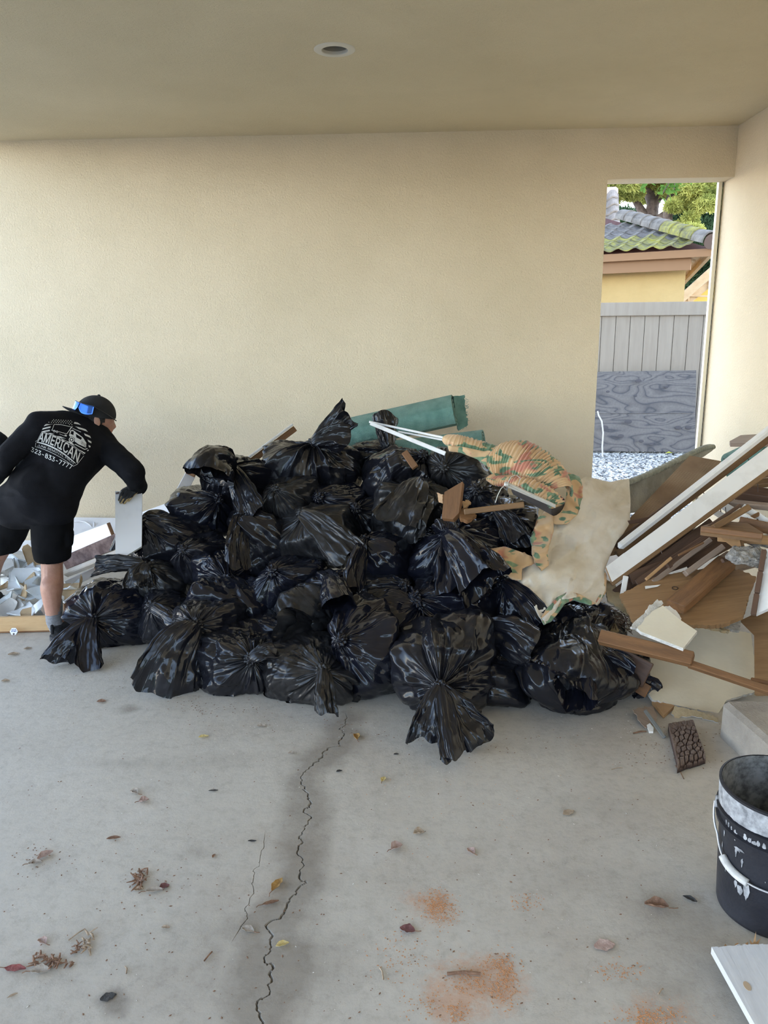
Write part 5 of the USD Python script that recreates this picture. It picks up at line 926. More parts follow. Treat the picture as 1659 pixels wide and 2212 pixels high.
# ================================================================== WHITE BOARDS AND SHARDS ON THE LEFT
M_cool = noisy('cool_white', (0.66, 0.66, 0.68), (0.78, 0.78, 0.80), 6, 0.4, 0.05, 30, lo=0.2, hi=0.5)
dp = thing('door_panel', 'white door panel with pressed arc leaning low on the back wall', 'door panel', at(200, 1150, 5.4))
obj('panel', slab([(140, 1118, 5.5), (256, 1119, 5.5), (200, 1180, 5.25)], [(130, 1117), (262, 1119), (262, 1175), (130, 1178)], 0.03), M_cool, dp)
obj('pressed_arc', tube([at(u, v, 5.43+(1135-v)*0.0025) for u, v in ((160, 1126), (172, 1125), (184, 1127), (194, 1133), (201, 1142), (203, 1150))], 0.006, 6), M_cool, dp, True)
obj('pressed_arc', tube([at(u, v, 5.43+(1135-v)*0.0025) for u, v in ((203, 1128), (204, 1136), (202, 1146))], 0.005, 6), M_cool, dp, True)
sheet('panel_sheet', 'flat white panel lying behind the worker near the wall', 'panel', [(-60, 1168), (78, 1167), (90, 1215), (-60, 1222)], 0.02, M_cool, plane=[fz(0, 1168, .06), fz(78, 1167, .06), fz(0, 1215, .03)])
sheet('white_board', 'white board with torn brown end slanting behind the worker', 'board', [(140, 1164), (233, 1130), (243, 1156), (243, 1160), (140, 1205)], 0.02, M_cool, plane=[(140, 1164, 5.16), (238, 1130, 4.97), (140, 1205, 5.06)], edge=M_wd)
board('board_end', 'torn brown end strip of the slanting white board', 'strip', (234, 1130, 4.92), (245, 1158, 4.88), 8, 0.02, M_wdr)
board('plank', 'weathered plank with peeling white paint behind the leg', 'plank', (140, 1216, 4.55), (262, 1164, 4.35), 32, 0.025, noisy('peeling_plank', (0.10, 0.06, 0.055), (0.24, 0.165, 0.15), 14, 0.8, 0.5, 50, (1, 1, 1), lo=0.4, hi=0.62))
pf = []
for k in range(60):
    f = rf_.random(); u, v = 150+105*f, 1214-45*f+rf_.normal()*6+5; p = at(u, v, 4.55-0.18*f-.018); s = rf_.uniform(.003, .011); a = rf_.random(3)*6
    pf.append(tm([p+s*np.array([math.cos(x), -0.15, math.sin(x)*.7]) for x in (0, 1.5, 3.1, 4.6)], [[0, 1, 2], [0, 2, 3]]))
obj('paint_flakes', cat(pf), M_cool, None, False, 'white paint flakes clinging to the weathered plank', 'flakes', kind='stuff')
board('moulding', 'rounded beige moulding below the weathered plank', 'moulding', (140, 1241, 4.4), (262, 1192, 4.2), 17, 0.04, noisy('beige_mould', (0.44, 0.38, 0.32), (0.56, 0.50, 0.43), 5, .5, .05), r=0.018)
board('white_board', 'narrow white board lowest of the boards behind the calf', 'board', (142, 1264, 4.48), (214, 1231, 4.6), 20, 0.02, M_cool)
board('board_end', 'brown torn corner on the lowest white board', 'strip', (206, 1231, 4.56), (216, 1226, 4.58), 14, 0.02, M_wdr)
hb_ = sheet('white_plank', 'upright white plank held by the worker in his gloved hand', 'plank', [(249, 1061), (307, 1064), (306, 1180), (249, 1215)], 0.02, M_cool, plane=[(249, 1061, 4.0), (307, 1064, 4.03), (249, 1215, 3.78)], edge=M_wht)
board('screw_mark', 'dark clip at the upper left corner of the held white plank', 'clip', (250, 1066, 3.985), (257, 1064, 3.985), 4, 0.004, M_nail)
sheet('white_board', 'white board sloping behind the left side of the pile', 'board', [(290, 1112), (385, 1078), (440, 1060), (440, 1110), (290, 1150)], 0.02, M_cool, plane=[(290, 1112, 4.75), (440, 1060, 4.6), (290, 1150, 4.65)])
board('white_board', 'white board with chipped brown top left of the open-hooded bag', 'board', (411, 1026, 4.75), (380, 1085, 4.6), 24, 0.02, M_cool)
board('board_end', 'chipped brown top of the board left of the open-hooded bag', 'strip', (403, 1018, 4.73), (422, 1027, 4.73), 10, 0.021, M_wdr)
# drawer front
dq = [atz(-40, 1368), atz(112, 1364)]
dfh = 0.085
df = thing('drawer_front', 'blond wood drawer front standing on edge before the white shards', 'drawer front', (dq[0]+dq[1])/2)
ex_ = norm(dq[1]-dq[0]); ey_ = np.cross([0, 0, 1], ex_); c_ = (dq[0]+dq[1])/2
M_oak = wood('blond_oak', (0.48, 0.29, 0.13), (0.62, 0.42, 0.22)); b_ = frame(rbox(np.linalg.norm(dq[1]-dq[0]), 0.018, dfh, 0.002), c_+[0, 0, dfh/2+.004], ex_, ey_, [0, 0, 1])
me = obj('board', b_, M_oak, df); grain(me, np.asarray(b_.vertices), c_, ex_, ey_, np.array([0, 0, 1.0]))
b2 = frame(rbox(np.linalg.norm(dq[1]-dq[0]), 0.022, 0.008, 0.002), c_+[0, 0, .006], ex_, ey_, [0, 0, 1]); me = obj('base_strip', b2, M_wdr, df); grain(me, np.asarray(b2.vertices), c_, ex_, ey_, np.array([0, 0, 1.0]))
hx = trimesh.creation.cylinder(0.021, 0.003, sections=6); hc = at(30, 1364, dq[0][1]-0.022)
tg_ = thing('hex_tag', 'small white hexagonal tag with blue dots against the drawer front', 'tag', hc)
obj('plate', frame(hx, hc, ex_, norm([0, 0.25, 1]), norm([0, -1, .25])), M_cool, tg_)
M_bl = pbr('blue_print', (0.05, 0.09, 0.30), 0.5)
for (a, b, r) in ((-.008, .009, .0025), (0, .010, .0022), (.008, .009, .0025), (-.010, .001, .0025), (-.003, .002, .0022), (.005, .001, .003), (.011, .002, .002), (0, -.013, .005)):
    dk = trimesh.creation.cylinder(r, 0.001, sections=10); obj('printed_dot', frame(dk, hc+ex_*a+norm([0, .25, 1])*b+norm([0, -1, .25])*.002, ex_, norm([0, .25, 1]), norm([0, -1, .25])), M_bl if b > -.01 else M_nail, tg_)
# broken white shards
M_sh = [noisy('shard_white', (0.62, 0.66, 0.68), (0.76, 0.79, 0.80), 8, 0.3, 0.03, 30), noisy('shard_grey', (0.40, 0.39, 0.37), (0.54, 0.53, 0.50), 8, 0.6, 0.1, 40), noisy('shard_tan', (0.42, 0.30, 0.17), (0.55, 0.41, 0.25), 8, 0.8, 0.2, 50)]
rs = np.random.default_rng(21)
def shard(u, v, y, size, ang, tilt, curve, mt, label, group, yaw=0.0):
    k = rs.integers(5, 8); a = np.sort(rs.uniform(0, 2*PI, k)); r = size*rs.uniform(0.6, 1.15, k); pts = np.stack([r*np.cos(a)*1.3, r*np.sin(a)*0.85], 1)
    pg = Polygon(pts).convex_hull; x0, y0, x1, y1 = pg.bounds; n = 9
    # clip a fine grid to the outline
    gx, gy = np.meshgrid(np.linspace(x0, x1, n), np.linspace(y0, y1, n)); G = np.stack([gx.ravel(), gy.ravel()], 1); G = G[[pg.buffer(-size*0.08).contains(Point(*q)) for q in G]]
    B = np.array([pg.exterior.interpolate(f, True).coords[0] for f in np.linspace(0, 1, 22, endpoint=False)])+rs.normal(size=(22, 2))*size*0.035
    P = np.vstack([B, G]); T = Delaunay(P).simplices; z = curve*(P[:, 0]**2)/size+rs.uniform(-.3, .3)*curve*P[:, 0]*P[:, 1]/size
    m_ = tm(np.column_stack([P, z]), T); nv = np.array(m_.vertex_normals); nv *= np.sign(nv[:, 2:3]+1e-9); N = len(P)
    t_ = 0.006; nb = len(B); F = [T, T[:, ::-1]+N]; cr = np.array([[i, (i+1) % nb] for i in range(nb)]); F += [np.stack([cr[:, 1], cr[:, 0], cr[:, 0]+N], 1), np.stack([cr[:, 1], cr[:, 0]+N, cr[:, 1]+N], 1)]
    M_ = tm(np.vstack([np.column_stack([P, z]), np.column_stack([P, z])-nv*t_]), np.vstack(F))
    Rm = trimesh.transformations.euler_matrix(tilt, 0, 0) @ trimesh.transformations.euler_matrix(0, 0, ang); M_.apply_transform(Rm); M_.apply_transform(trimesh.transformations.rotation_matrix(yaw, [0, 0, 1]))
    c = at(u, v, y); M_.vertices += c; mn = M_.vertices[:, 2].min()
    if mn < 0.003: M_.vertices[:, 2] += 0.003-mn
    M_.fix_normals(); return obj('shard', M_, mt, None, 25, label, 'shard', group)
def ysh(u, v): return (H+0.45*3.95)/(tdown(u, v)+0.45)
sp_ = [(40, 1212), (62, 1205), (75, 1214), (20, 1228), (55, 1228), (90, 1225), (105, 1240), (8, 1240), (30, 1240), (70, 1238), (45, 1248), (18, 1256), (62, 1256), (82, 1252), (100, 1262), (35, 1264), (6, 1270), (52, 1272), (75, 1278), (94, 1284), (24, 1282), (10, 1296), (44, 1292), (66, 1298), (86, 1304), (30, 1306), (104, 1306), (14, 1318), (50, 1316), (76, 1320), (96, 1322), (36, 1324), (60, 1326), (150, 1268), (160, 1280)]
ordn = ['first', 'second', 'third', 'fourth', 'fifth', 'sixth', 'seventh', 'eighth', 'ninth', 'tenth']; rows_ = ['top', 'second', 'third', 'fourth', 'bottom']; place_ = {}
for k_ in range(5):
    rw = sorted(range(len(sp_)), key=lambda j: sp_[j][1])[k_*7:(k_+1)*7 if k_ < 4 else None]
    for r_, j in enumerate(sorted(rw, key=lambda j: sp_[j][0])): place_[j] = (ordn[r_], rows_[k_])
for i, (u, v) in enumerate(sp_):
    mt = M_sh[0] if i % 5 not in (2,) and i % 9 != 7 else (M_sh[1] if i % 2 else M_sh[2])
    nm = {0: 'white', 1: 'grey', 2: 'tan'}[[0, 1, 2][M_sh.index(mt)]]
    shard(u, v, ysh(u, v), rs.uniform(0.045, 0.085)*(1.1 if v < 1290 else 0.9), rs.uniform(0, 6.3), rs.uniform(0.15, 1.25), rs.uniform(0.25, 0.9)*rs.choice([-1, 1]), mt, f'broken {nm} shard, {place_[i][0]} from left in the {place_[i][1]} row of the shard heap', 'broken shards behind the drawer front', rs.uniform(-0.7, 0.7))
sheet('grey_board', 'grey board with faint handwriting at the left border of the shards', 'board', [(-60, 1204), (26, 1206), (30, 1222), (10, 1232), (-60, 1240)], 0.012, M_sh[1], plane=[(-60, 1204, 4.3), (26, 1206, 4.3), (0, 1236, 4.2)])
sheet('cabinet_board', 'curved brown wood panel with white rim behind the ankle', 'panel', [(88, 1318), (92, 1306), (102, 1298), (115, 1294), (115, 1326), (95, 1328)], 0.012, M_wdg, plane=[(88, 1325, 3.86), (115, 1326, 3.84), (105, 1295, 3.95)])
sheet('cabinet_board', 'dark brown wood panel standing between the ankle and the bag', 'panel', [(138, 1304), (158, 1288), (172, 1276), (176, 1290), (160, 1326), (140, 1334)], 0.012, M_wdr, plane=[(138, 1334, 3.80), (172, 1330, 3.86), (160, 1280, 3.98)])
board('edge_strip', 'white rim along the dark brown panel by the ankle', 'strip', (138, 1302, 3.84), (172, 1275, 3.95), 6, 0.012, M_cool)
board('wood_chip', 'small pale wood offcut poking out above the leftmost bag', 'offcut', (171, 1310, 3.70), (189, 1298, 3.72), 9, 0.02, M_wdl)

# ================================================================== THE WORKERS
def ball(p, r, n=20): return manifold3d.Manifold.sphere(r, n).translate(list(map(float, p)))
def bone(a, ra, b, rb, n=20): return manifold3d.Manifold.batch_hull([ball(a, ra, n), ball(b, rb, n)])
def hullb(L, n=20): return manifold3d.Manifold.batch_hull([ball(p, r, n) for p, r in L])
def fuse(parts, fine=0.012, it=10, simplify=None):
    M = manifold3d.Manifold.batch_boolean(parts, manifold3d.OpType.Add).refine_to_length(fine)
    m_ = mf(M); m_.merge_vertices(); trimesh.smoothing.filter_taubin(m_, 0.5, -0.52, it); return m_
def ellip(c, r, ax, sub=3):
    s = trimesh.creation.icosphere(sub, 1.0); return frame(s, c, np.asarray(ax[0])*r[0], np.asarray(ax[1])*r[1], np.asarray(ax[2])*r[2])
def wrinkle(m_, amp, sc, seed, axis=(1, 1, 1)):
    v = np.asarray(m_.vertices); n = np.asarray(m_.vertex_normals); k = 1-2*np.abs(meshkit.noise(v*np.asarray(axis)*sc+meshkit.fbm(v*6, 2, seed)[:, None]*1.5, seed)-.5)
    m_.vertices = v+n*(amp*(k-0.55)+amp*0.5*(meshkit.fbm(v*sc*1.7, 2, seed+3)-.5))[:, None]; return m_
M_skin = noisy('skin', (0.33, 0.165, 0.11), (0.40, 0.21, 0.145), 25, 0.5, 0.1, 150, extra={'subsurface_weight': 0.08, 'subsurface_scale': 0.01})
M_black = noisy('black_cotton', (0.0045, 0.0045, 0.006), (0.008, 0.008, 0.010), 12, 0.9, 0.25, 220, extra={'specular_ior_level': 0.15})
M_short = noisy('black_shorts', (0.0035, 0.0035, 0.004), (0.006, 0.006, 0.007), 12, 0.92, 0.2, 220, extra={'specular_ior_level': 0.1})
M_cap = noisy('cap_black', (0.006, 0.006, 0.007), (0.011, 0.011, 0.012), 20, 0.85, 0.3, 300)
M_hair = noisy('dark_hair', (0.006, 0.005, 0.004), (0.014, 0.011, 0.009), 60, 0.55, 0.6, 200)
M_sock = noisy('grey_sock', (0.22, 0.22, 0.23), (0.32, 0.32, 0.33), 20, 0.95, 0.6, 160, (1, 1, 6)); M_sole = noisy('grey_sole', (0.035, 0.035, 0.038), (0.06, 0.06, 0.065), 60, 0.9, 0.5, 200); M_shoe = noisy('black_shoe', (0.008, 0.008, 0.009), (0.016, 0.016, 0.018), 60, 0.85, 0.5, 200)
M_gloveb = noisy('glove_black', (0.008, 0.008, 0.009), (0.016, 0.016, 0.016), 30, 0.8, 0.3, 200); M_glovet = noisy('glove_tan', (0.34, 0.24, 0.10), (0.44, 0.33, 0.16), 20, 0.8, 0.3, 150)
M_print = noisy('white_print', (0.42, 0.42, 0.41), (0.60, 0.60, 0.59), 180, 0.85, 0.1, 200, lo=0.3, hi=0.5)
M_lens = pbr('blue_mirror_lens', (0.06, 0.16, 0.55), 0.12, metallic=0.9); M_frm = pbr('glasses_frame', (0.012, 0.012, 0.012), 0.4)

def hand_mesh(W, palm, knuck, tips, thumb, r=0.0095):
    """a palm with four fingers (bent once) and a thumb, as closed chains rooted in the palm"""
    ps = [hullb([(W, 0.024), (palm, 0.020), (knuck[0], 0.013), (knuck[3], 0.012)])]
    for k, (a, (mid, tip)) in enumerate(zip(knuck, tips)):
        rr_ = r*(1.0, 1.05, 1.0, 0.88)[k]; ps += [bone(palm*0.5+a*0.5, rr_*1.15, a, rr_*1.1, 12), bone(a, rr_*1.08, mid, rr_, 12), bone(mid, rr_, tip, rr_*0.85, 12)]
    ps += [bone(thumb[0], 0.015, thumb[1], 0.012, 12), bone(thumb[1], 0.012, thumb[2], 0.0095, 12)]
    return fuse(ps, 0.004, 5)

def person(J, label, front, f, u, name='person'):
    """J: joints; f, u: where the face looks and the head's up; front: the chest's direction"""
    up = np.array([0, 0, 1.0]); root = thing(name, label, 'person', (J['pelvis'][0], J['pelvis'][1], 0))
    sdv = norm(J['sr']-J['sl']); hv = norm(J['hr']-J['hl']); spine = norm(J['neck']-J['pelvis']); bk = norm(np.cross(spine, sdv)); bk = bk if np.dot(bk, front) < 0 else -bk
    mid = J['pelvis']*0.55+J['neck']*0.45
    def torso(e, waist=1.0):
        P = J['pelvis']; C = P*0.3+J['neck']*0.7; A = P*0.65+J['neck']*0.35
        return [hullb([(J['hr']+spine*.03, 0.085+e), (J['hl']+spine*.03, 0.085+e), (A+hv*.075, .095+e), (A-hv*.075, .095+e)]),
                hullb([(A+hv*.075, .095+e), (A-hv*.075, .095+e), (C+sdv*.085+bk*.0, .10+e), (C-sdv*.085, .10+e), (C+bk*.02, .10+e)]),
                hullb([(C+sdv*.085, .10+e), (C-sdv*.085, .10+e), (J['sr']-sdv*.02, .06+e), (J['sl']+sdv*.02, .06+e), (J['neck']-spine*.03, .06+e)]),
                hullb([(J['sr'], .058+e), (J['sl'], .058+e), (J['neck'], .05+e)])]
    def arm(s, e): return [bone(J['s'+s], .054+e, J['e'+s], .042+e), bone(J['e'+s], .042+e, J['w'+s], .029+e)]
    head = J['head']; s_ = np.cross(f, u)
    hd = [ball(head, .078), hullb([(head+f*.025, .074), (head-f*.025+u*.01, .076), (head+u*.025, .07)]), hullb([(head+f*.055-u*.045, .045), (head+f*.068-u*.085, .024), (head+f*.03-u*.08+s_*.03, .02), (head+f*.03-u*.08-s_*.03, .02)]),
          hullb([(head+f*.086-u*.012, .008), (head+f*.105-u*.042, .010), (head+f*.085-u*.045+s_*.012, .008), (head+f*.085-u*.045-s_*.012, .008)]), bone(head+f*.078-u*.066+s_*.015, .010, head+f*.078-u*.066-s_*.015, .010), bone(head+f*.076+u*.008+s_*.03, .012, head+f*.076+u*.008-s_*.03, .012)]
    body = torso(0)+arm('r', 0)+arm('l', 0)+hd+[bone(J['neck'], .054, head-u*.05-f*.01, .052)]
    for s in 'rl':
        body += [bone(J['h'+s], .086, J['k'+s], .056), bone(J['k'+s], .054, J['k'+s]*.55+J['a'+s]*.45, .053), bone(J['k'+s]*.6+J['a'+s]*.4+J['calf'+s], .054, J['a'+s], .034), bone(J['a'+s], .034, J['toe'+s]*.3+J['heel'+s]*.7, .03), bone(J['heel'+s], .028, J['toe'+s], .026), ball(J['w'+s], .028)]
    obj('body', fuse(body, 0.011, 8), M_skin, root, True)
    for s in (1, -1):                       # ears, eyes
        c = head+s_*s*.078-u*.015-f*.005
        e_ = trimesh.util.concatenate([ellip(c, (.015, .006, .026), (f, s_, norm(u-f*.2))), ellip(c+s_*s*.006-f*.004, (.016, .0035, .028), (f, s_, norm(u-f*.2)))]); obj('ear', e_, M_skin, root, True)
        obj('eye', ellip(head+f*.0715+s_*s*.031-u*.012, (.0095, .0105, .0075), (f, s_, u)), M_frm, root, True)
    obj('mouth', ellip(head+f*.082-u*.069, (.006, .022, .004), (f, s_, u)), pbr(name+'_lip', (0.30, 0.12, 0.10), 0.5), root, True)
    hm = ellip(head-f*.004+u*.002, (.088, .083, .088), (f, s_, u), 5); v = np.asarray(hm.vertices)-head; a, b, c = v@f, v@u, v@s_
    keep = ~((a > .022-.0*b) & (b < .05)) & (b > -.062-.25*a.clip(0)); keep |= (np.abs(c) > .06) & (a < .034) & (b > -.02) & (a > 0.018)
    fm = keep[hm.faces].all(1); hm.update_faces(fm); hm.remove_unreferenced_vertices(); clumpy(hm, .006, 60, 3); obj('hair', hm, M_hair, root, True)
    # clothing
    hem = J['pelvis']+spine*.0
    sw = fuse(torso(.018)+arm('r', .016)+arm('l', .016)+[hullb([(J['neck']+u*.0, .06), (J['neck']+norm(head-J['neck'])*.03, .062)]), hullb([(J['hr']+spine*.0, .124), (J['hl']+spine*.0, .124), (J['pelvis']+spine*.08, .130), (J['pelvis']+bk*.03, .118)])]+[bone(J['w'+s]-norm(J['w'+s]-J['e'+s])*.03, .046, J['w'+s], .044) for s in 'rl'], .011, 8)
    wrinkle(sw, .013, 9, 5); obj('sweatshirt', sw, M_black, root, True)
    shs = []
    for s in 'rl':
        kd = norm(J['k'+s]-J['h'+s]); shs += [bone(J['h'+s], .104, J['k'+s]*.6+J['h'+s]*.4, .100), bone(J['k'+s]*.6+J['h'+s]*.4, .100, J['k'+s]-kd*.0, .088), bone(J['k'+s]*.5+J['h'+s]*.5+hv*(.085 if s == 'r' else -.085), .035, J['k'+s]*.65+J['h'+s]*.35+hv*(.085 if s == 'r' else -.085), .035)]
    shs += [hullb([(J['hr'], .104), (J['hl'], .104), (J['pelvis'], .10)])]
    so = manifold3d.Manifold.batch_boolean(shs, manifold3d.OpType.Add)
    for s in 'rl':                           # cut the legs off at the hem
        kd = norm(J['k'+s]-J['h'+s]+np.array([0, 0, -.6])); so = so.trim_by_plane(list(-kd), float(np.dot(-kd, J['k'+s]+kd*.012))) if False else so
    zc = J['kr'][2]+.005; so = so.trim_by_plane([0, 0, 1], float(zc)).refine_to_length(.012); sm_ = mf(so); sm_.merge_vertices(); trimesh.smoothing.filter_taubin(sm_, .5, -.52, 5); wrinkle(sm_, .007, 8, 7)
    obj('shorts', sm_, M_short, root, True)
    for s in 'rl':
        ax = norm(J['k'+s]-J['a'+s]); sk = fuse([bone(J['a'+s]+ax*.10, .045, J['a'+s]+ax*.0, .039), bone(J['a'+s], .039, J['heel'+s]+up*.012, .034)], .008, 4)
        v = np.asarray(sk.vertices); sk.vertices = v+np.asarray(sk.vertex_normals)*(.0012*np.sin(v[:, 2]*420))[:, None]; obj('sock', sk, M_sock, root, True)
        fd = norm((J['toe'+s]-J['heel'+s])*[1, 1, 0]); sd_ = np.cross(up, fd); h0, t0 = J['heel'+s]*[1, 1, 0], J['toe'+s]*[1, 1, 0]
        so_ = manifold3d.Manifold.hull_points(np.vstack([[p+sd_*r*math.cos(x)+fd*r*math.sin(x)*1.1+up*z for x in np.arange(0, 6.28, .35)] for p, r, z in ((h0, .037, .002), (h0, .043, .018), (h0, .042, .038), (t0, .040, .006), (t0, .046, .018), (t0, .043, .03), (h0*.5+t0*.5, .036, .004))]))
        shm = thing_part = obj('shoe', fuse([hullb([(h0+up*.045, .038), (h0+up*.062-fd*.005, .034), (h0+fd*.07+up*.058, .034), (h0*.4+t0*.6+up*.045, .036), (t0+up*.036, .034)])], .008, 4), M_shoe, root, True)
        obj('sole', mf(so_), M_sole, shm, 40); obj('heel_tab', hullb_mesh(h0-fd*.036+up*.095, h0-fd*.038+up*.06, .009), M_shoe, shm, True)
    return root, sw, s_
def hullb_mesh(a, b, r): return fuse([bone(a, r, b, r)], .006, 2)

J = dict(pelvis=at(76, 1078, 3.74), neck=at(184, 915, 4.02), sr=at(222, 962, 4.03), sl=at(84, 922, 3.80), er=at(287, 1020, 3.88), wr=at(298, 1052, 4.05), el=at(18, 985, 3.72), wl=at(-26, 1045, 3.9),
  hr=at(113, 1092, 3.75), hl=at(38, 1092, 3.78), kr=at(112, 1212, 3.77), kl=at(-12, 1205, 3.98), ar=at(128, 1338, 3.73), al=at(-34, 1320, 4.05), head=at(207, 899, 4.06), calfr=np.array([0.0, -0.022, 0]), calfl=np.array([0, -.02, 0]))
hz = atz(122, 1391); J['heelr'] = np.array([hz[0], hz[1]+.035, .035]); J['toer'] = J['heelr']+np.array([.07, .165, -.005]); J['ar'] = np.array([J['ar'][0], J['heelr'][1]+.02, .10])
J['heell'] = np.array([J['al'][0], J['al'][1], .035]); J['al'] = J['heell']+np.array([0, 0.01, .07]); J['toel'] = J['heell']+np.array([-.02, .18, -.005])
fd_ = norm([0.80, 0.55, -0.22]); hu_ = norm(np.array([0.12, 0.0, 1.0])-fd_*np.dot(fd_, [0.12, 0.0, 1.0]))
wk, sw_mesh, hs_ = person(J, 'worker in black cap, printed sweatshirt and shorts bending over the white planks', np.array([.3, 1, -.3]), fd_, hu_)
hc_ = J['head']
# cap worn backwards
cm = ellip(hc_+hu_*.012-fd_*.002, (.103, .094, .098), (fd_, hs_, hu_), 5); v = np.asarray(cm.vertices)-hc_; cm.update_faces((v[cm.faces]@hu_ > .004).all(1)); cm.remove_unreferenced_vertices()
v = np.asarray(cm.vertices); n = np.asarray(cm.vertex_normals); F_ = np.asarray(cm.faces)
cp = obj('cap', tm(v, F_), M_cap, wk, True)
Xb, Yb = np.meshgrid(np.linspace(-1, 1, 25), np.linspace(0, 1, 10)); bw = 0.088
Bp = hc_+hu_*.012+(Xb*bw*(1-.12*Yb**2))[..., None]*hs_-(np.sqrt(np.clip(1-(Xb*.93)**2, 0, 1))*.098+Yb*.072*np.sqrt(np.clip(1-(Xb*.98)**6, 0.02, 1)))[..., None]*fd_-((Xb**2)*.020-.010*Yb)[..., None]*hu_
obj('brim', grid_mesh(Bp, 0.004), M_cap, cp, True)
obj('button', ellip(hc_+hu_*.112, (.008, .008, .005), (fd_, hs_, hu_), 2), M_cap, cp, True)
# sunglasses on the cap over the brim
gd = norm(-fd_*0.86+np.cross(hu_, fd_)*0.0+norm(np.cross(fd_, hu_))*0.0); camd = norm((CAM-hc_)*[1, 1, 0]); gdir = norm(-fd_*.8+camd*.5); gs = norm(np.cross(hu_, gdir))
gl = obj('sunglasses', tube([hc_+hu_*.060+gdir*.108*math.cos(a)+gs*.108*math.sin(a) for a in np.linspace(-.75, .75, 14)], .0035, 6), M_frm, wk, True, 'blue mirrored sunglasses perched on the cap')
for sgn in (-1, 1):
    aa, bb = np.meshgrid(np.linspace(.04, .72, 12), np.linspace(0, 1, 8)); hgt = .052*(1-.45*((aa-.38)/.42)**2*0.6-.35*np.exp(-((aa-.02)/.12)**2)); A = aa*sgn
    L_ = hc_+(.062-bb*hgt)[..., None]*hu_+((.112+bb*.010)*np.cos(A))[..., None]*gdir+((.112+bb*.006)*np.sin(A))[..., None]*gs
    obj('lens', grid_mesh(L_, .002), M_lens, gl, True)
    e0 = hc_+hu_*.058+gdir*.108*math.cos(.75)+gs*.108*math.sin(.75)*sgn; obj('temple', tube([e0, hc_+hu_*.03+gs*.106*sgn+gdir*.02, hc_+hu_*.0+gs*.100*sgn-gdir*.05], .0028, 6), M_frm, gl, True)
# gloved right hand on the plank's top edge
W, P_ = J['wr'], at(281, 1060, 4.0)
kn = [at(x, y, z) for x, y, z in ((268, 1061, 3.985), (275, 1063, 3.975), (283, 1064, 3.975), (290, 1064, 3.98))]
tp = [(at(262, 1068, 3.965), at(258, 1080, 3.968)), (at(267, 1074, 3.955), at(261, 1085, 3.962)), (at(275, 1075, 3.955), at(268, 1086, 3.962)), (at(283, 1073, 3.96), at(277, 1081, 3.966))]
hm_ = hand_mesh(W, P_, kn, tp, (at(276, 1056, 4.03), at(266, 1060, 4.05), at(258, 1070, 4.055)), .0098)
gv_ = obj('glove', hm_, M_gloveb, wk, True, 'black and tan work glove'); pv = np.asarray(hm_.vertices); nv = np.asarray(hm_.vertex_normals)
sel = (nv[:, 2] < -.25)[hm_.faces].all(1); pm = tm(pv+nv*.0012, np.asarray(hm_.faces)[sel]); pm.remove_unreferenced_vertices(); obj('tan_palm', pm, M_glovet, gv_, True)
lw = J['wl']; d_l = norm(J['wl']-J['el']); q_ = lambda a, b, c: lw+d_l*a+np.array([b, c, 0])
obj('glove', hand_mesh(lw, q_(.05, 0, 0), [q_(.085, x, 0) for x in (-.03, -.01, .01, .03)], [(q_(.12, x, .012), q_(.15, x, .03)) for x in (-.03, -.01, .01, .03)], (q_(.02, .03, 0), q_(.05, .05, .02), q_(.075, .05, .04))), M_gloveb, wk, True)

# print on the back: flat lettering carried onto the cloth
def shirt_hit(pts):
    V, F = np.asarray(sw_mesh.vertices), np.asarray(sw_mesh.faces); out = []
    a, b, c = V[F[:, 0]], V[F[:, 1]], V[F[:, 2]]; e1, e2 = b-a, c-a
    k = ((a-CAM)*np.cross(e1, e2)).sum(1) < 0; a, e1, e2 = a[k], e1[k], e2[k]; tv = CAM-a; qv = np.cross(tv, e1); te = (e2*qv).sum(1)
    last = 3.8
    for (x, y) in pts:
        d = ray(x, y); pvv = np.cross(d[None], e2); det = (e1*pvv).sum(1); uu = (tv*pvv).sum(1)/det; vv = (qv@d)/det; s = te/det
        ok = (uu >= 0) & (vv >= 0) & (uu+vv <= 1) & (s > 0); last = s[ok].min() if ok.any() else last
        out.append(CAM+d*(last-0.004))
    return np.array(out)
def zp(x, y): return (20+x*.18686, 840+y*.18686)
PV, PF, pn = [], [], 0
def stamp(tri_m, fmap):
    """carries a flat mesh (xy) through fmap to zoom coordinates and onto the shirt"""
    global pn
    v2 = np.asarray(tri_m.vertices)[:, :2]; z = np.array([fmap(*q) for q in v2]); PV.append(np.stack([20+z[:, 0]*.18686, 840+z[:, 1]*.18686], 1)); PF.append(np.asarray(tri_m.faces)+pn); pn += len(v2)
def flat_text(t, bold=True, sz=4.0):
    e = meshkit.text_mesh(t, 10.0, 1.0, bold); k = e.face_normals[:, 2] > .9; e.update_faces(k); e.remove_unreferenced_vertices(); v, f = trimesh.remesh.subdivide_to_size(e.vertices, e.faces, sz); return tm(v, f)
def flat_poly(pg, sz=22):
    out = []
    for g in getattr(pg, 'geoms', [pg]):
        if g.area < 2: continue
        v, f = trimesh.creation.triangulate_polygon(g, engine='earcut'); v, f = trimesh.remesh.subdivide_to_size(np.column_stack([v, v[:, 0]*0]), f, sz); out.append(tm(v, f))
    return out
def text_on(t, p0, p1, h0, h1, bulge, bold=True, slant=(0.22, -1.0)):
    e = flat_text(t, bold); x0, x1 = e.bounds[0][0], e.bounds[1][0]; sl = np.array(slant)
    def fm(x, y):
        s = (x-x0)/(x1-x0); b = np.array(p0)*(1-s)+np.array(p1)*s+np.array([0, -bulge])*4*s*(1-s); return b+sl*(y/10)*(h0+(h1-h0)*s)
    stamp(e, fm)
text_on('323-833-7777', (248, 722), (722, 932), 50, 50, 0)
text_on('AMERICAN', (326, 604), (790, 856), 102, 110, 50, slant=(0.30, -0.98))
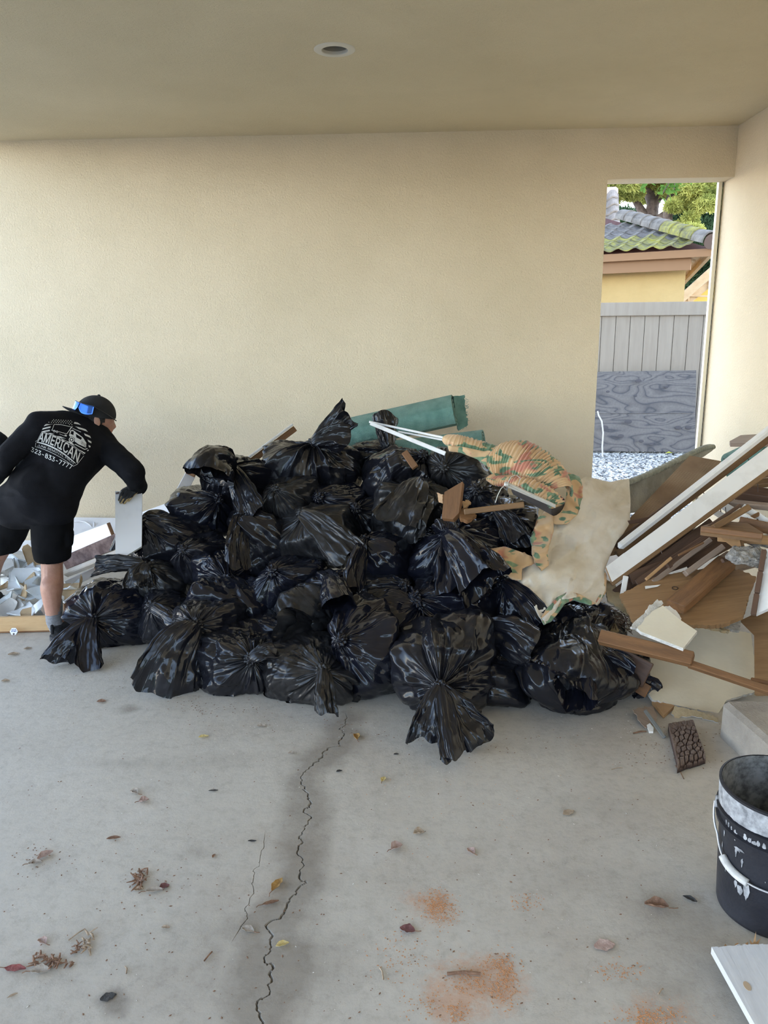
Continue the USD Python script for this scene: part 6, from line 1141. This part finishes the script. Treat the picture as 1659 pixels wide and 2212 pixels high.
text_on('JUNK REMOVAL PROS', (322, 664), (744, 874), 24, 26, 30, bold=False, slant=(0.2, -1.0))
def curve(p0, p1, bulge, n=16):
    s = np.linspace(0, 1, n); return np.array(p0)*(1-s[:, None])+np.array(p1)*s[:, None]+np.stack([s*0, -bulge*4*s*(1-s)], 1)
def strip(P, w): return LineString(P).buffer(w/2, cap_style=2)
band = Polygon(np.vstack([curve((318, 610), (775, 864), 48), curve((756, 858), (318, 622), 36)])).buffer(0)
art = [band, strip(curve((300, 668), (745, 896), 28), 5), strip([(308, 622), (300, 668)], 5), strip(curve((370, 505), (860, 760), 36), 4), strip([(745, 892), (785, 872), (862, 775)], 5), strip([(300, 610), (325, 596), (372, 505)], 4)]
dome = Polygon([(372, 495), (380, 470), (400, 430), (440, 385), (500, 350), (570, 332), (640, 336), (720, 355), (800, 395), (870, 450), (920, 510), (950, 580), (948, 650), (920, 710), (870, 752)] + [tuple(q) for q in curve((855, 745), (385, 500), 40)[1:-1]]).buffer(0)
truck = Polygon([(480, 495), (492, 440), (520, 405), (600, 408), (725, 432), (770, 455), (850, 520), (900, 610), (905, 690), (870, 720), (780, 650), (690, 575), (560, 520)]).buffer(14)
sky_ = Polygon([(380, 400), (500, 330), (640, 330), (760, 372), (730, 432), (600, 406), (520, 402), (470, 410)])
stripes = unary_union([Polygon(np.vstack([curve((360, 430+k*33), (960, 560+k*58-120), 60), curve((960, 582+k*58-120), (360, 447+k*33), 60)])).buffer(0) for k in range(-3, 7)])
art += [stripes.intersection(dome).difference(truck).difference(sky_), strip(list(dome.exterior.coords)[:15], 5)]
stars = [Point(430+cx*28+(cy % 2)*14, 352+cy*16+cx*1.5).buffer(5.2, 3) for cy in range(5) for cx in range(13)]
art += [unary_union([s for s in stars if sky_.buffer(-4).intersection(dome).contains(s)])]
box_ = Polygon([(497, 470), (520, 410), (600, 414), (720, 440), (665, 520), (590, 500), (490, 478)]); art += [box_.exterior.buffer(3.2), strip([(665, 520), (725, 440), (735, 436)], 7)]
cab = Polygon([(690, 540), (705, 480), (735, 472), (770, 500), (850, 560), (892, 625), (888, 680), (800, 640), (745, 600)]); win = Polygon([(708, 520), (718, 488), (745, 492), (742, 535)]); hood = Polygon([(770, 520), (840, 565), (830, 590), (775, 560)]); grill = unary_union([strip([(838+k*12, 600+k*9), (832+k*12, 640+k*8)], 4) for k in range(5)])
art += [cab.difference(win).difference(hood).difference(grill).difference(Point(720, 590).buffer(38)), Point(720, 588).buffer(32).difference(Point(720, 588).buffer(22)), Point(720, 588).buffer(13), strip([(760, 640), (870, 700), (905, 690)], 9), strip([(640, 535), (665, 545)], 18), Point(520, 488).buffer(14).difference(Point(520, 488).buffer(8)), Point(552, 496).buffer(14).difference(Point(552, 496).buffer(8)), strip([(580, 520), (640, 545)], 5), strip([(730, 455), (830, 500)], 6)]
for g in art:
    for t_ in flat_poly(g): stamp(t_, lambda x, y: (x, y))
px_ = np.vstack(PV); pv3 = shirt_hit(px_); Fp = np.vstack(PF); a, b, c = pv3[Fp[:, 0]], pv3[Fp[:, 1]], pv3[Fp[:, 2]]; fl_ = (np.cross(b-a, c-a)*(CAM-a)).sum(1) < 0; Fp[fl_] = Fp[fl_][:, ::-1]
obj('back_print', tm(pv3, Fp), M_print, wk, False, 'white company print with truck, flag and phone number')
# the colleague at the left border, of whom the photo shows an elbow
E0 = at(-2, 957, 4.55); J2 = dict(er=E0, sr=E0+[-.27, .12, .10], sl=E0+[-.62, .20, .16]); J2['neck'] = (J2['sr']+J2['sl'])/2+[0, .03, .07]; J2['pelvis'] = (J2['sr']+J2['sl'])/2+[0, -.06, -.45]
J2.update(wr=E0+[-.12, .20, -.02], el=J2['sl']+[-.10, .02, -.27], wl=J2['sl']+[.02, .22, -.33], hr=J2['pelvis']+[.085, 0, -.03], hl=J2['pelvis']+[-.085, 0, -.03], head=J2['neck']+[0, .05, .17], calfr=np.array([0, -.02, 0]), calfl=np.array([0, -.02, 0]))
zs = J2['pelvis'][2]
for s, dx in (('r', .10), ('l', -.12)):
    p = J2['pelvis']; J2['k'+s] = np.array([p[0]+dx, p[1]+.08, zs*.55]); J2['a'+s] = np.array([p[0]+dx, p[1]+.0, .10]); J2['heel'+s] = np.array([p[0]+dx, p[1]-.02, .035]); J2['toe'+s] = np.array([p[0]+dx, p[1]+.15, .03])
f2 = norm([0.05, 1, -.3]); u2_ = norm(np.array([0, .2, 1])-f2*np.dot(f2, [0, .2, 1]))
w2_, _, _ = person(J2, 'second person at the left border, only a black sleeved elbow showing', np.array([0, 1, 0]), f2, u2_)
for s in 'rl':
    lw = J2['w'+s]; d_l = norm(J2['w'+s]-J2['e'+s]); q_ = lambda a, b, c: lw+d_l*a+np.array([0, c*.3, b])
    obj('glove', hand_mesh(lw, q_(.05, 0, 0), [q_(.085, x, 0) for x in (-.03, -.01, .01, .03)], [(q_(.12, x, .012), q_(.14, x, .05)) for x in (-.03, -.01, .01, .03)], (q_(.02, .03, 0), q_(.05, .045, .02), q_(.075, .045, .04))), M_gloveb, w2_, True)

# ================================================================== CEILING LIGHT, BUCKET, LEAVES AND LITTER
lt = thing('recessed_light', 'round white recessed ceiling light with an unlit dark can', 'ceiling light', (ctr_light[0], ctr_light[1], HC))
M_trim = pbr('light_trim', (0.60, 0.56, 0.48), 0.5)
o_ = (ctr_light[0], ctr_light[1], HC)
obj('trim_ring', lathe([(0.064, 0.012), (0.060, -0.002), (0.063, -0.006), (0.092, -0.004), (0.097, -0.001), (0.097, 0.001)], 56, o_), M_trim, lt, True)
obj('can', lathe([(0.064, 0.012), (0.0645, 0.05), (0.066, 0.145), (0.0, 0.146)], 40, o_), noisy('can_inside', (0.20, 0.18, 0.15), (0.25, 0.23, 0.19), 5, .5, .02), lt, True)
obj('bulb', ellip((o_[0], o_[1], HC+0.10), (.042, .042, .03), np.eye(3)), pbr('bulb_glass', (0.10, 0.09, 0.07), 0.2), lt, True)
# bucket
bc = atz(1661, 1957); bc[2] = 0; HB, R0, R1 = 0.365, 0.135, 0.152
M_bkt = noisy('bucket_navy', (0.006, 0.0065, 0.010), (0.016, 0.017, 0.023), 9, 0.45, 0.1, 90, lo=0.45, hi=0.8)
M_bin = noisy('bucket_inside', (0.07, 0.07, 0.068), (0.20, 0.20, 0.195), 38, 0.8, 0.3, 60, lo=0.38, hi=0.6); M_drip = noisy('dried_paint', (0.16, 0.165, 0.175), (0.42, 0.425, 0.44), 45, 0.6, 0.25, 60)
bk_ = thing('bucket', 'dented dark blue plastic bucket splashed with white paint in the right foreground', 'bucket', bc)
rz_ = lambda z: R0+(R1-R0)*z/HB
obj('wall', lathe([(R0-.012, .0), (R0-.002, .003), (R0, .012), (rz_(.25), .25)], 72, bc), M_bkt, bk_, True)
obj('rim_band', lathe([(rz_(.25), .25), (rz_(.25)+.008, .252), (rz_(.26)+.009, .262), (rz_(.26)+.001, .266), (rz_(.27)+.001, .285), (rz_(.29)+.008, .287), (rz_(.29)+.009, .296), (rz_(.29)+.002, .299), (rz_(.3)+.002, .301)], 72, bc), M_bkt, bk_, 30)
th_ = np.linspace(0, 2*PI, 145); rrb = np.random.default_rng(4)
def ringpatch(a0, a1, z0, z1, off, n=60, rag=0.006, seed=0):
    a = np.linspace(a0, a1, n); zl = z0+rag*(meshkit.fbm(np.stack([a*9, a*0+seed, a*0], 1), 3, seed)-.5)*2; A, S = np.meshgrid(a, np.linspace(0, 1, 5)); Zz = zl[None]+(z1-zl[None])*S; Rr = rz_(Zz)+off
    return grid_mesh(np.stack([bc[0]+Rr*np.cos(A), bc[1]+Rr*np.sin(A), Zz], -1))
obj('upper_wall', lathe([(rz_(.3)+.001, .30), (rz_(.36)+.0, .356), (rz_(.365)+.004, .362), (rz_(.365)+.004, .368), (rz_(.365)-.002, .370)], 72, bc), M_bkt, bk_, 30)
cam_a = math.atan2(-bc[1], -bc[0])
obj('paint_band', ringpatch(cam_a-1.75, cam_a+0.62, .302, .362, .0035, 80, .004, 2), M_drip, bk_, True, 'dried white paint around the rim')
obj('inside', lathe([(rz_(.365)-.003, .369), (rz_(.3)-.003, .30), (rz_(.1)-.003, .10), (R0-.006, .03), (0, .028)], 72, bc), M_bin, bk_, True)
obj('residue', lathe([(rz_(.06)-.004, .055), (.06, .05), (0, .052)], 40, bc), noisy('residue', (0.16, 0.15, 0.13), (0.3, 0.28, 0.25), 20, .9, .5), bk_, True)
def blob(a, z, w, h, sd, nm='paint_drip'):
    k = 14; t = np.linspace(0, 2*PI, k, endpoint=False); rr = np.random.default_rng(sd); r = 1+0.18*rr.normal(size=k); zz = z+h/2*np.sin(t)*r*np.where(np.sin(t) < 0, 1.25, .9); aa = a+w/2/R1*np.cos(t)*r*np.where(np.sin(t) < -.3, .55, 1)
    P = np.column_stack([aa, zz]); P = np.vstack([P, [[a, z]]]); f = [[k, i, (i+1) % k] for i in range(k)]; V = np.array([[bc[0]+(rz_(q[1])+.0014)*math.cos(q[0]), bc[1]+(rz_(q[1])+.0014)*math.sin(q[0]), q[1]] for q in P]); V[-1, :2] += 0.001*np.array([math.cos(a), math.sin(a)])
    obj(nm, tm(V, f), M_drip, bk_, True)
for i, (da, z, w, h) in enumerate(((-.95, .275, .006, .018), (-.88, .272, .008, .02), (-.80, .268, .007, .022), (-.70, .262, .010, .026), (-.50, .270, .012, .024), (-.42, .268, .010, .026), (-.34, .266, .012, .028), (-.27, .270, .010, .022), (-.18, .268, .008, .026), (-.05, .262, .009, .022), (.05, .262, .006, .018))):
    k_ = 0.0098; a = cam_a+da; V = blob(a, z, w, h, 60+i)
for i, (da, z, w, h) in enumerate(((-1.0, .235, .005, .020), (-1.05, .19, .004, .026), (-.62, .225, .03, .012), (-.66, .213, .008, .022), (-.52, .195, .008, .026), (-.02, .18, .006, .012), (-.9, .14, .005, .02), (-.40, .12, .018, .05), (-.52, .11, .02, .03), (-.62, .12, .012, .02), (.2, .07, .005, .006), (.3, .06, .004, .005), (-.1, .17, .003, .004))):
    blob(cam_a+da, z, w, h, 80+i)
# bail handle hanging on the near side, with its grip
aL, aR = cam_a-1.45, cam_a+1.69; pA, pB = [bc+np.array([math.cos(a)*(rz_(.285)+.012), math.sin(a)*(rz_(.285)+.012), .285]) for a in (aL, aR)]
cen = (pA+pB)/2; ax_ = norm(pB-pA); hl = np.linalg.norm(pB-pA)/2; toc = norm([math.cos(cam_a), math.sin(cam_a), 0]); ph_ = math.radians(28); dn = norm(toc*math.sin(ph_)+np.array([0, 0, -1])*math.cos(ph_))
C = []
for t in np.linspace(0, PI, 60):
    p = cen-ax_*hl*math.cos(t)*1.0+dn*0.155*math.sin(t)**0.8; r = p-bc; rad = np.linalg.norm(r[:2]); need = rz_(p[2])+.008
    if rad < need: p[:2] = bc[:2]+r[:2]/max(rad, 1e-6)*need
    C.append(p)
C = np.array(C); obj('bail', tube(C, .0028, 8), pbr('bail_steel', (0.55, 0.55, 0.56), .35, metallic=.7), bk_, True)
gi_ = C[17:27]; obj('grip', tube(gi_, .0105, 12), noisy('grip_white', (0.5, 0.49, 0.47), (0.68, 0.67, 0.65), 40, .6, .2), bk_, True)
for a in (aL, aR):
    e_ = trimesh.creation.cylinder(.016, .01, sections=20); d = np.array([math.cos(a), math.sin(a), 0]); obj('ear', frame(e_, bc+d*(rz_(.285)+.006)+[0, 0, .285], np.cross(d, [0, 0, 1]), [0, 0, 1], d), M_drip, bk_, True)
# leaves
def leafc(name, c1, c2): return noisy(name, c1, c2, 60, .7, .3, 150)
LM = {'tan': leafc('leaf_tan', (0.30, 0.22, 0.15), (0.45, 0.35, 0.25)), 'brown': leafc('leaf_brown', (0.16, 0.085, 0.05), (0.28, 0.16, 0.10)), 'grey': leafc('leaf_grey', (0.30, 0.25, 0.20), (0.46, 0.40, 0.34)), 'red': leafc('leaf_red', (0.16, 0.03, 0.03), (0.27, 0.07, 0.06)), 'yellow': leafc('leaf_yellow', (0.55, 0.43, 0.17), (0.66, 0.54, 0.26)), 'amber': leafc('leaf_amber', (0.32, 0.17, 0.05), (0.46, 0.28, 0.09)), 'pink': leafc('leaf_pink', (0.36, 0.24, 0.20), (0.50, 0.37, 0.32)), 'black': leafc('leaf_black', (0.03, 0.028, 0.027), (0.06, 0.055, 0.05)), 'plum': leafc('leaf_plum', (0.12, 0.045, 0.045), (0.20, 0.085, 0.08))}
def leaf(u, v, px, ang, tone, label, asp=0.5, curl=0.3, stem=True, seed=0):
    p = atz(u, v); L = px*np.linalg.norm(p-CAM)/FPX*1.05; rr = np.random.default_rng(seed+int(u)*3+int(v)); n = 13
    s, w = np.meshgrid(np.linspace(0, 1, n), np.linspace(-1, 1, 7)); hw = asp/2*(np.sin(PI*np.clip(s, 0.02, .98))**0.75)*(1.1-.3*s); wav = 1+.12*np.sin(s*17+rr.uniform(0, 6))
    X = (s-.5)*L; Yv = w*hw*wav*L; Zv = L*curl*(w**2*hw*1.2+.25*np.abs(s-.5)**2)+L*.05*meshkit.noise(np.stack([s*4, w*2, w*0+seed+u], -1), 3)+.002
    ca, sa = math.cos(ang), math.sin(ang); P = np.stack([p[0]+X*ca-Yv*sa, p[1]+X*sa+Yv*ca, Zv], -1); m_ = grid_mesh(P, .0008)
    if stem:
        root = thing('leaf', label, 'leaf', p); obj('blade', m_, LM[tone], root, True)
        q = np.array([p[0]-.5*L*ca, p[1]-.5*L*sa, .004]); obj('stem', tube([q, q-np.array([ca, sa, -.1])*L*.25, q-np.array([ca*.9-sa*.2, sa*.9+ca*.2, 0])*L*.45], .0012, 5), LM['brown'], root, True); return
    obj('leaf', m_, LM[tone], None, True, label, 'leaf')
for a in ((290, 1714, 20, 2.7, 'grey', 'curled grey leaf left of the floor crack, upper of a close pair', .7, .9), (311, 1731, 18, .4, 'pink', 'pinkish curled leaf, lower of the close pair left of the crack', .8, .7), (246, 1813, 25, .2, 'brown', 'small boat-shaped brown leaf lying alone left of the crack', .3, .8, False), (98, 1850, 28, .9, 'pink', 'crumpled dusty leaf cluster near the left border, upper leaf', .6, .6), (76, 1866, 22, .3, 'grey', 'crumpled dusty leaf cluster near the left border, lower leaf', .6, .6), (300, 1923, 16, .2, 'tan', 'pale bud-like leaf under the shredded bark on the left', .7, .5, False), (334, 1926, 30, .2, 'grey', 'pale twisted leaf beside the dark round leaf', .45, .6), (355, 1917, 18, .5, 'plum', 'dark round leaf at the tail of the pale twisted leaf', .8, .4, False),
          (599, 1913, 36, 1.2, 'amber', 'amber leaf standing upright just left of the long crack', .45, .5), (585, 1952, 30, .4, 'brown', 'slim brown leaf below the amber leaf by the crack', .3, .4), (535, 2011, 26, 2.8, 'grey', 'pale folded leaf left of the crack near the bottom', .6, .6), (610, 2043, 24, .4, 'yellow', 'pale yellow pod-like leaf right of the crack near the bottom', .5, .8, False), (358, 2005, 15, .0, 'tan', 'tiny tan leaf between the crack and the left twigs', .5, .5, False), (92, 2036, 20, 2.6, 'pink', 'pale round curled leaf above the bark strip at the left', .7, .8), (33, 2094, 36, .0, 'red', 'dark red leaf at the lower left border', .42, .2), (88, 2100, 32, .1, 'grey', 'pointed grey-tan leaf beside the red leaf', .55, .6),
          (234, 2155, 26, .5, 'black', 'blackened flat leaf near the bottom left', .7, .05, False), (27, 2152, 16, .7, 'tan', 'pale splinter-like leaf at the bottom left corner', .3, .3, False), (770, 1594, 22, 1.8, 'amber', 'amber curled leaf in front of the bags right of the crack top', .6, .9), (440, 1593, 19, .3, 'yellow', 'yellowish leaf on the open floor before the wide floor bag', .5, .5, False), (219, 1517, 17, .1, 'brown', 'reddish brown leaf left in front of the broad-tongued bag', .6, .6, False), (828, 1685, 17, 1.3, 'yellow', 'small olive leaf with stem before the front-most bag', .6, .6), (905, 1802, 21, .2, 'tan', 'curled tan leaf in mid floor, right one of two', .8, .9, False), (857, 1832, 25, .6, 'pink', 'pink-grey curled leaf in mid floor, left one of two', .8, .7), (1017, 1840, 19, 2.2, 'pink', 'dusty pink leaf with stem standing alone in mid floor', .8, .5),
          (1228, 1757, 26, .5, 'tan', 'faint tan crumbled leaf right of mid floor', .6, .2, False), (880, 2010, 28, 2.9, 'plum', 'dark plum leaf with long stem below the orange sawdust', .75, .35), (1306, 2045, 38, .2, 'pink', 'large flattened dusty leaf in the lower right floor', .7, .15, False), (1418, 1960, 40, 2.95, 'brown', 'crumpled brown leaf with long stem left of the bucket', .55, .9), (1490, 1944, 24, 2.5, 'black', 'dark folded leaf half under the left of the bucket', .45, .5, False), (630, 1628, 14, .2, 'grey', 'small grey leaf scrap left of the crack top', .6, .5, False), (565, 1570, 18, .1, 'grey', 'pale leaf scrap before the dust-streaked bag', .6, .5, False), (733, 1667, 12, .3, 'black', 'tiny dark leaf scrap right of the crack', .5, .5, False), (462, 1850, 11, 1.4, 'brown', 'tiny brown leaf scrap in the left mid floor', .5, .4, False), (545, 1818, 17, .0, 'black', 'thin dark leaf stalk in the left mid floor', .25, .4, False), (461, 1709, 18, .1, 'black', 'slim dark leaf in the upper left floor', .25, .4, False), (30, 1415, 20, .3, 'tan', 'tan leaf on the floor before the drawer front', .5, .5, False), (60, 1402, 14, .5, 'tan', 'small tan leaf close to the shoe', .5, .5, False), (12, 1472, 14, .3, 'tan', 'tan leaf at the left border beyond the first scraps', .6, .5, False), (856, 1630, 10, .2, 'black', 'tiny black scrap before the front-most bag', .6, .3, False)):
    leaf(*a)
# shredded bark and twigs
def shred(u, v, wpx, hpx, n, mt, label, seed, ln=0.03):
    rr = np.random.default_rng(seed); ms = []
    for k in range(n):
        p = atz(u+rr.normal()*wpx/2.5, v+rr.normal()*hpx/2.5); d = norm([rr.normal(), rr.normal(), rr.uniform(-.1, .35)])*ln*rr.uniform(.4, 1); w = norm(np.cross(d, [0, 0, 1]))*ln*.13; p[2] = .003+.004*rr.random(); q = p+d; q[2] = max(q[2], .002)
        ms.append(tm([p-w, p+w, q+w*.5, q-w*.5, (p+q)/2+[0, 0, .003]], [[0, 1, 4], [1, 2, 4], [2, 3, 4], [3, 0, 4]]))
    obj('bark_shreds', cat(ms), mt, None, False, label, 'bark', kind='stuff')
shred(304, 1900, 16, 26, 40, LM['brown'], 'reddish shredded bark tuft above the pale bud-like leaf', 1, .03); shred(112, 2080, 50, 14, 40, LM['brown'], 'curved strip of shredded brown bark at the lower left', 2, .03)
shred(190, 2042, 10, 22, 16, LM['tan'], 'short tuft of bark fibres right of the twigs at the lower left', 3, .03); shred(168, 2052, 12, 10, 14, LM['brown'], 'brown fibres below the twigs at the lower left', 4, .02)
for i, (a, b, r, lb) in enumerate((((148, 2033), (184, 2008), .0018, 'thin pale twig at the lower left'), ((441, 2078), (458, 2058), .0022, 'short brown twig in the lower left floor'), ((270, 2090), (273, 2105), .002, 'short upright-lying straw at the lower left'), ((966, 2107), (1038, 2107), .004, 'long wood splinter among the orange sawdust'), ((820, 2092), (828, 2118), .002, 'thin straw left of the orange sawdust'), ((1422, 2150), (1432, 2138), .002, 'small pale splinter in the lower right floor'), ((1459, 1655), (1477, 1684), .0016, 'thin dark wire below the charred block'), ((1368, 1586), (1396, 1582), .003, 'dark stick on the floor before the rightmost bag'), ((1320, 1664), (1345, 1660), .0012, 'pale straw right of the front-most bag'))):
    q0, q1 = atz(*a), atz(*b); q0[2] = q1[2] = r+.001; obj('twig', tube([q0, (q0+q1)/2+[.002, .003, .002], q1], r, 6), LM['brown' if i not in (0, 2, 4, 5, 8) else 'tan'], None, True, lb, 'twig')
# fine litter: crumbs that nobody could count
def crumbs(name, label, pts, smin, smax, mt, seed, asp=2.2):
    rr = np.random.default_rng(seed); V, F = [], []; base = np.array([[-1, 0, 0], [0, -1, 0], [1, 0, 0], [0, 1, 0], [0, 0, 1.0]]); fa = np.array([[0, 1, 4], [1, 2, 4], [2, 3, 4], [3, 0, 4]])
    for i, p in enumerate(pts):
        s = rr.uniform(smin, smax); a = rr.uniform(0, 6.3); b = base*[s*asp*rr.uniform(.4, 1), s, s*.5]; ca, sa = math.cos(a), math.sin(a); b = np.stack([b[:, 0]*ca-b[:, 1]*sa, b[:, 0]*sa+b[:, 1]*ca, b[:, 2]], 1); V.append(b+p+[0, 0, .0006]); F.append(fa+i*5)
    obj(name, tm(np.vstack(V), np.vstack(F)), mt, None, False, label, 'litter', kind='stuff')
rq = np.random.default_rng(17)
def scat(n, u0, u1, v0, v1): return [atz(rq.uniform(u0, u1), rq.uniform(v0, v1)) for _ in range(n)]
def near(n, u, v, su, sv): return [atz(u+rq.normal()*su, v+rq.normal()*sv) for _ in range(n)]
front_ = [atz(u, np.interp(u, FRONT[:, 0], FRONT[:, 1])+abs(rq.normal())*26) for u in rq.uniform(120, 1250, 260)]
crumbs('dark_crumbs', 'dark crumbs and grit sprinkled over the concrete', scat(420, 0, 1400, 1450, 2200)+front_+near(60, 440, 1530, 40, 12)+near(50, 90, 1860, 40, 20)+near(60, 330, 1910, 60, 25)+scat(120, 1350, 1560, 1560, 1660), .0008, .0028, LM['brown'], 5)
crumbs('pale_crumbs', 'pale plaster crumbs on the concrete', scat(150, 0, 1450, 1420, 2200)+front_[:120]+scat(80, 1340, 1550, 1540, 1640)+near(30, 560, 1570, 30, 10), .0008, .0026, M_gyp, 6)
M_saw = noisy('orange_sawdust', (0.50, 0.22, 0.09), (0.64, 0.34, 0.17), 200, .9, .2, 300)
saw = []
for u, v, su, sv, n in ((938, 1952, 16, 14, 420), (960, 1975, 20, 14, 160), (1020, 2120, 30, 16, 260), (1090, 2115, 16, 28, 420), (1075, 2080, 22, 10, 160), (990, 2190, 14, 14, 140), (1410, 2200, 34, 14, 420), (1340, 2100, 26, 12, 120), (870, 2060, 40, 40, 140), (1140, 1950, 20, 12, 90), (930, 2170, 30, 16, 90), (1040, 1720, 160, 60, 60)):
    saw += near(n, u, v, su, sv)
crumbs('sawdust', 'orange sawdust drifts on the right half of the floor', saw, .0006, .0019, M_saw, 7, 2.6)
